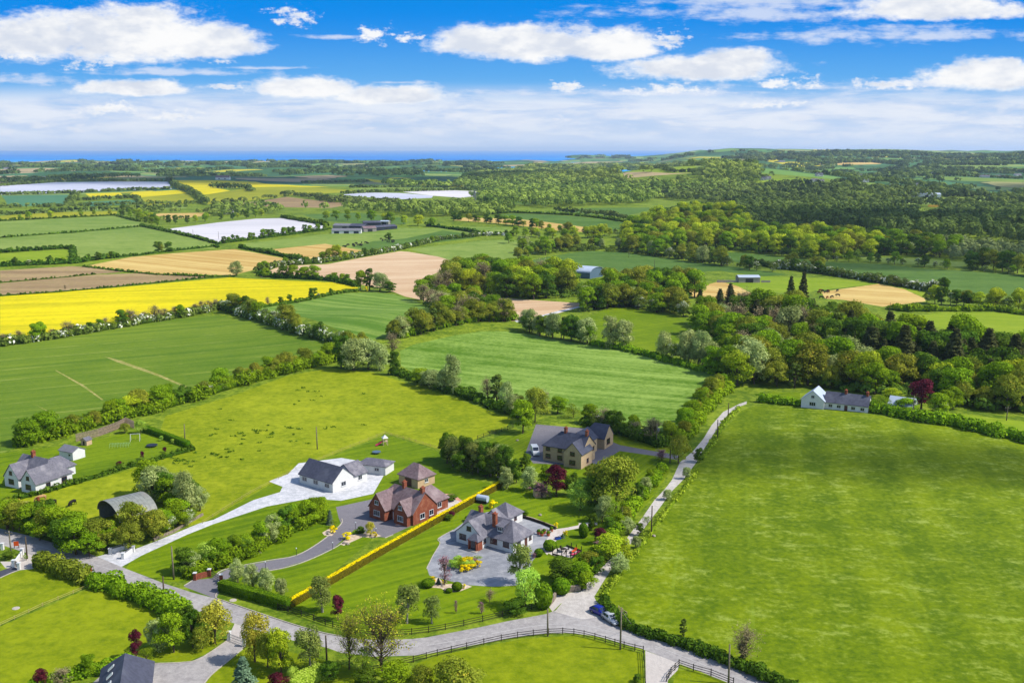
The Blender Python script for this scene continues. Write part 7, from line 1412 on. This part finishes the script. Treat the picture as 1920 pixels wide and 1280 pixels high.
putcow(72, 943, 'cowb', 'red-brown cow grazing beside the pale one', 'cattle by the barn', 1.05); putcow(78, 939, 'cowt', 'pale fawn cow grazing at the left of the pasture', 'cattle by the barn', 1.1); putcow(99, 947, 'cowd', 'black cow grazing between the pale cow and the other black one', 'cattle by the barn'); putcow(137, 947, 'cowd', 'black cow grazing nearest the barn', 'cattle by the barn')
rc = random.Random(3)
for i in range(34):
    t = i/33; putcow(648+t*60+rc.uniform(-6, 6) if i < 22 else 712+rc.uniform(-8, 30), 463-t*9+rc.uniform(-2.5, 2.5) if i < 22 else 451+rc.uniform(-2, 4), 'cowd', 'tiny black cow of the herd scattered before the farm', 'herd of black cattle before the farm', 1.15)
for i, (x, y) in enumerate(((1538, 547), (1543, 548), (1549, 550), (1553, 548), (1570, 547), (1540, 560), (1551, 560), (1560, 559), (1571, 556), (1536, 551))): putcow(x, y, 'cowd' if i % 3 else 'cowb', 'tiny dark cow at the corner of the dry grass field, %s from the left' % nth(i), 'cattle on the dry grass field', 1.15)
# ------------------------------------------------------------------ the air
def haze():
    m, t, out = newmat('haze'); v = t.n('ShaderNodeVolumePrincipled'); v.inputs['Color'].default_value = (.62, .78, 1, 1); v.inputs['Density'].default_value = HAZE; v.inputs['Anisotropy'].default_value = .2
    t.put(v.outputs[0], out.inputs['Volume']); b = MB(); b.box(-16000, 16000, -1200, 42000, -6, 160); b.build('haze', m, None, label='thin blue haze lying over the whole countryside', cat='haze', kind='stuff')
HAZE = 3.8e-5
haze()

def cloud(cx, cy, rx, ry, dens, label, rz=0):
    """a cumulus overhead; its shadow falls round the ground point cx, cy"""
    hgt = 1100.0; x = cx+sd.x/sd.z*hgt; y = cy+sd.y/sd.z*hgt
    m, t, out = newmat('cloud_vapour'); P = t.n('ShaderNodeTexCoord').outputs['Object']; r = t.v('LENGTH', t.v('MULTIPLY', P, (1/rx, 1/ry, 0)))
    n = t.noise(P, 2.2/min(rx, ry), 6, .6); al = t.m('MULTIPLY', t.rng(t.m('ADD', r, t.m('MULTIPLY', t.m('SUBTRACT', n, .5), 1.5)), 1.0, .35), dens)
    b = t.n('ShaderNodeBsdfDiffuse'); b.inputs[0].default_value = (.9, .9, .9, 1); tr = t.n('ShaderNodeBsdfTransparent'); mx = t.n('ShaderNodeMixShader'); t.put(al, mx.inputs[0]); t.put(tr.outputs[0], mx.inputs[1]); t.put(b.outputs[0], mx.inputs[2]); t.put(mx.outputs[0], out.inputs[0])
    mb = MB(); mb.ball((0, 0, 0), 1.0, 40, 14); rr = random.Random(int(rx)); mb.v = [(a*rx, b_*ry, (c*90 if c > 0 else c*22)*(1+.3*sin(a*9)*cos(b_*7))) for a, b_, c in mb.v]
    o = mb.build('cloud', m, None, True, label=label, cat='cloud', kind='stuff'); o.location = (x, y, hgt); o.rotation_euler = (0, 0, rz)
cloud(560, 1120, 420, 190, .85, 'broad cloud overhead that shades the wooded valley', -.1)
cloud(100, 264, 52, 26, .75, 'thin small cloud overhead that shades part of the big field', -.2)
cloud(330, 760, 190, 60, .5, 'thin cloud overhead that shades the sloping pasture')
cloud(-500, 2900, 1300, 500, .8, 'broad distant cloud that shades the far tree belts')
cloud(1400, 2300, 500, 300, .8, 'distant cloud that shades the far plain')
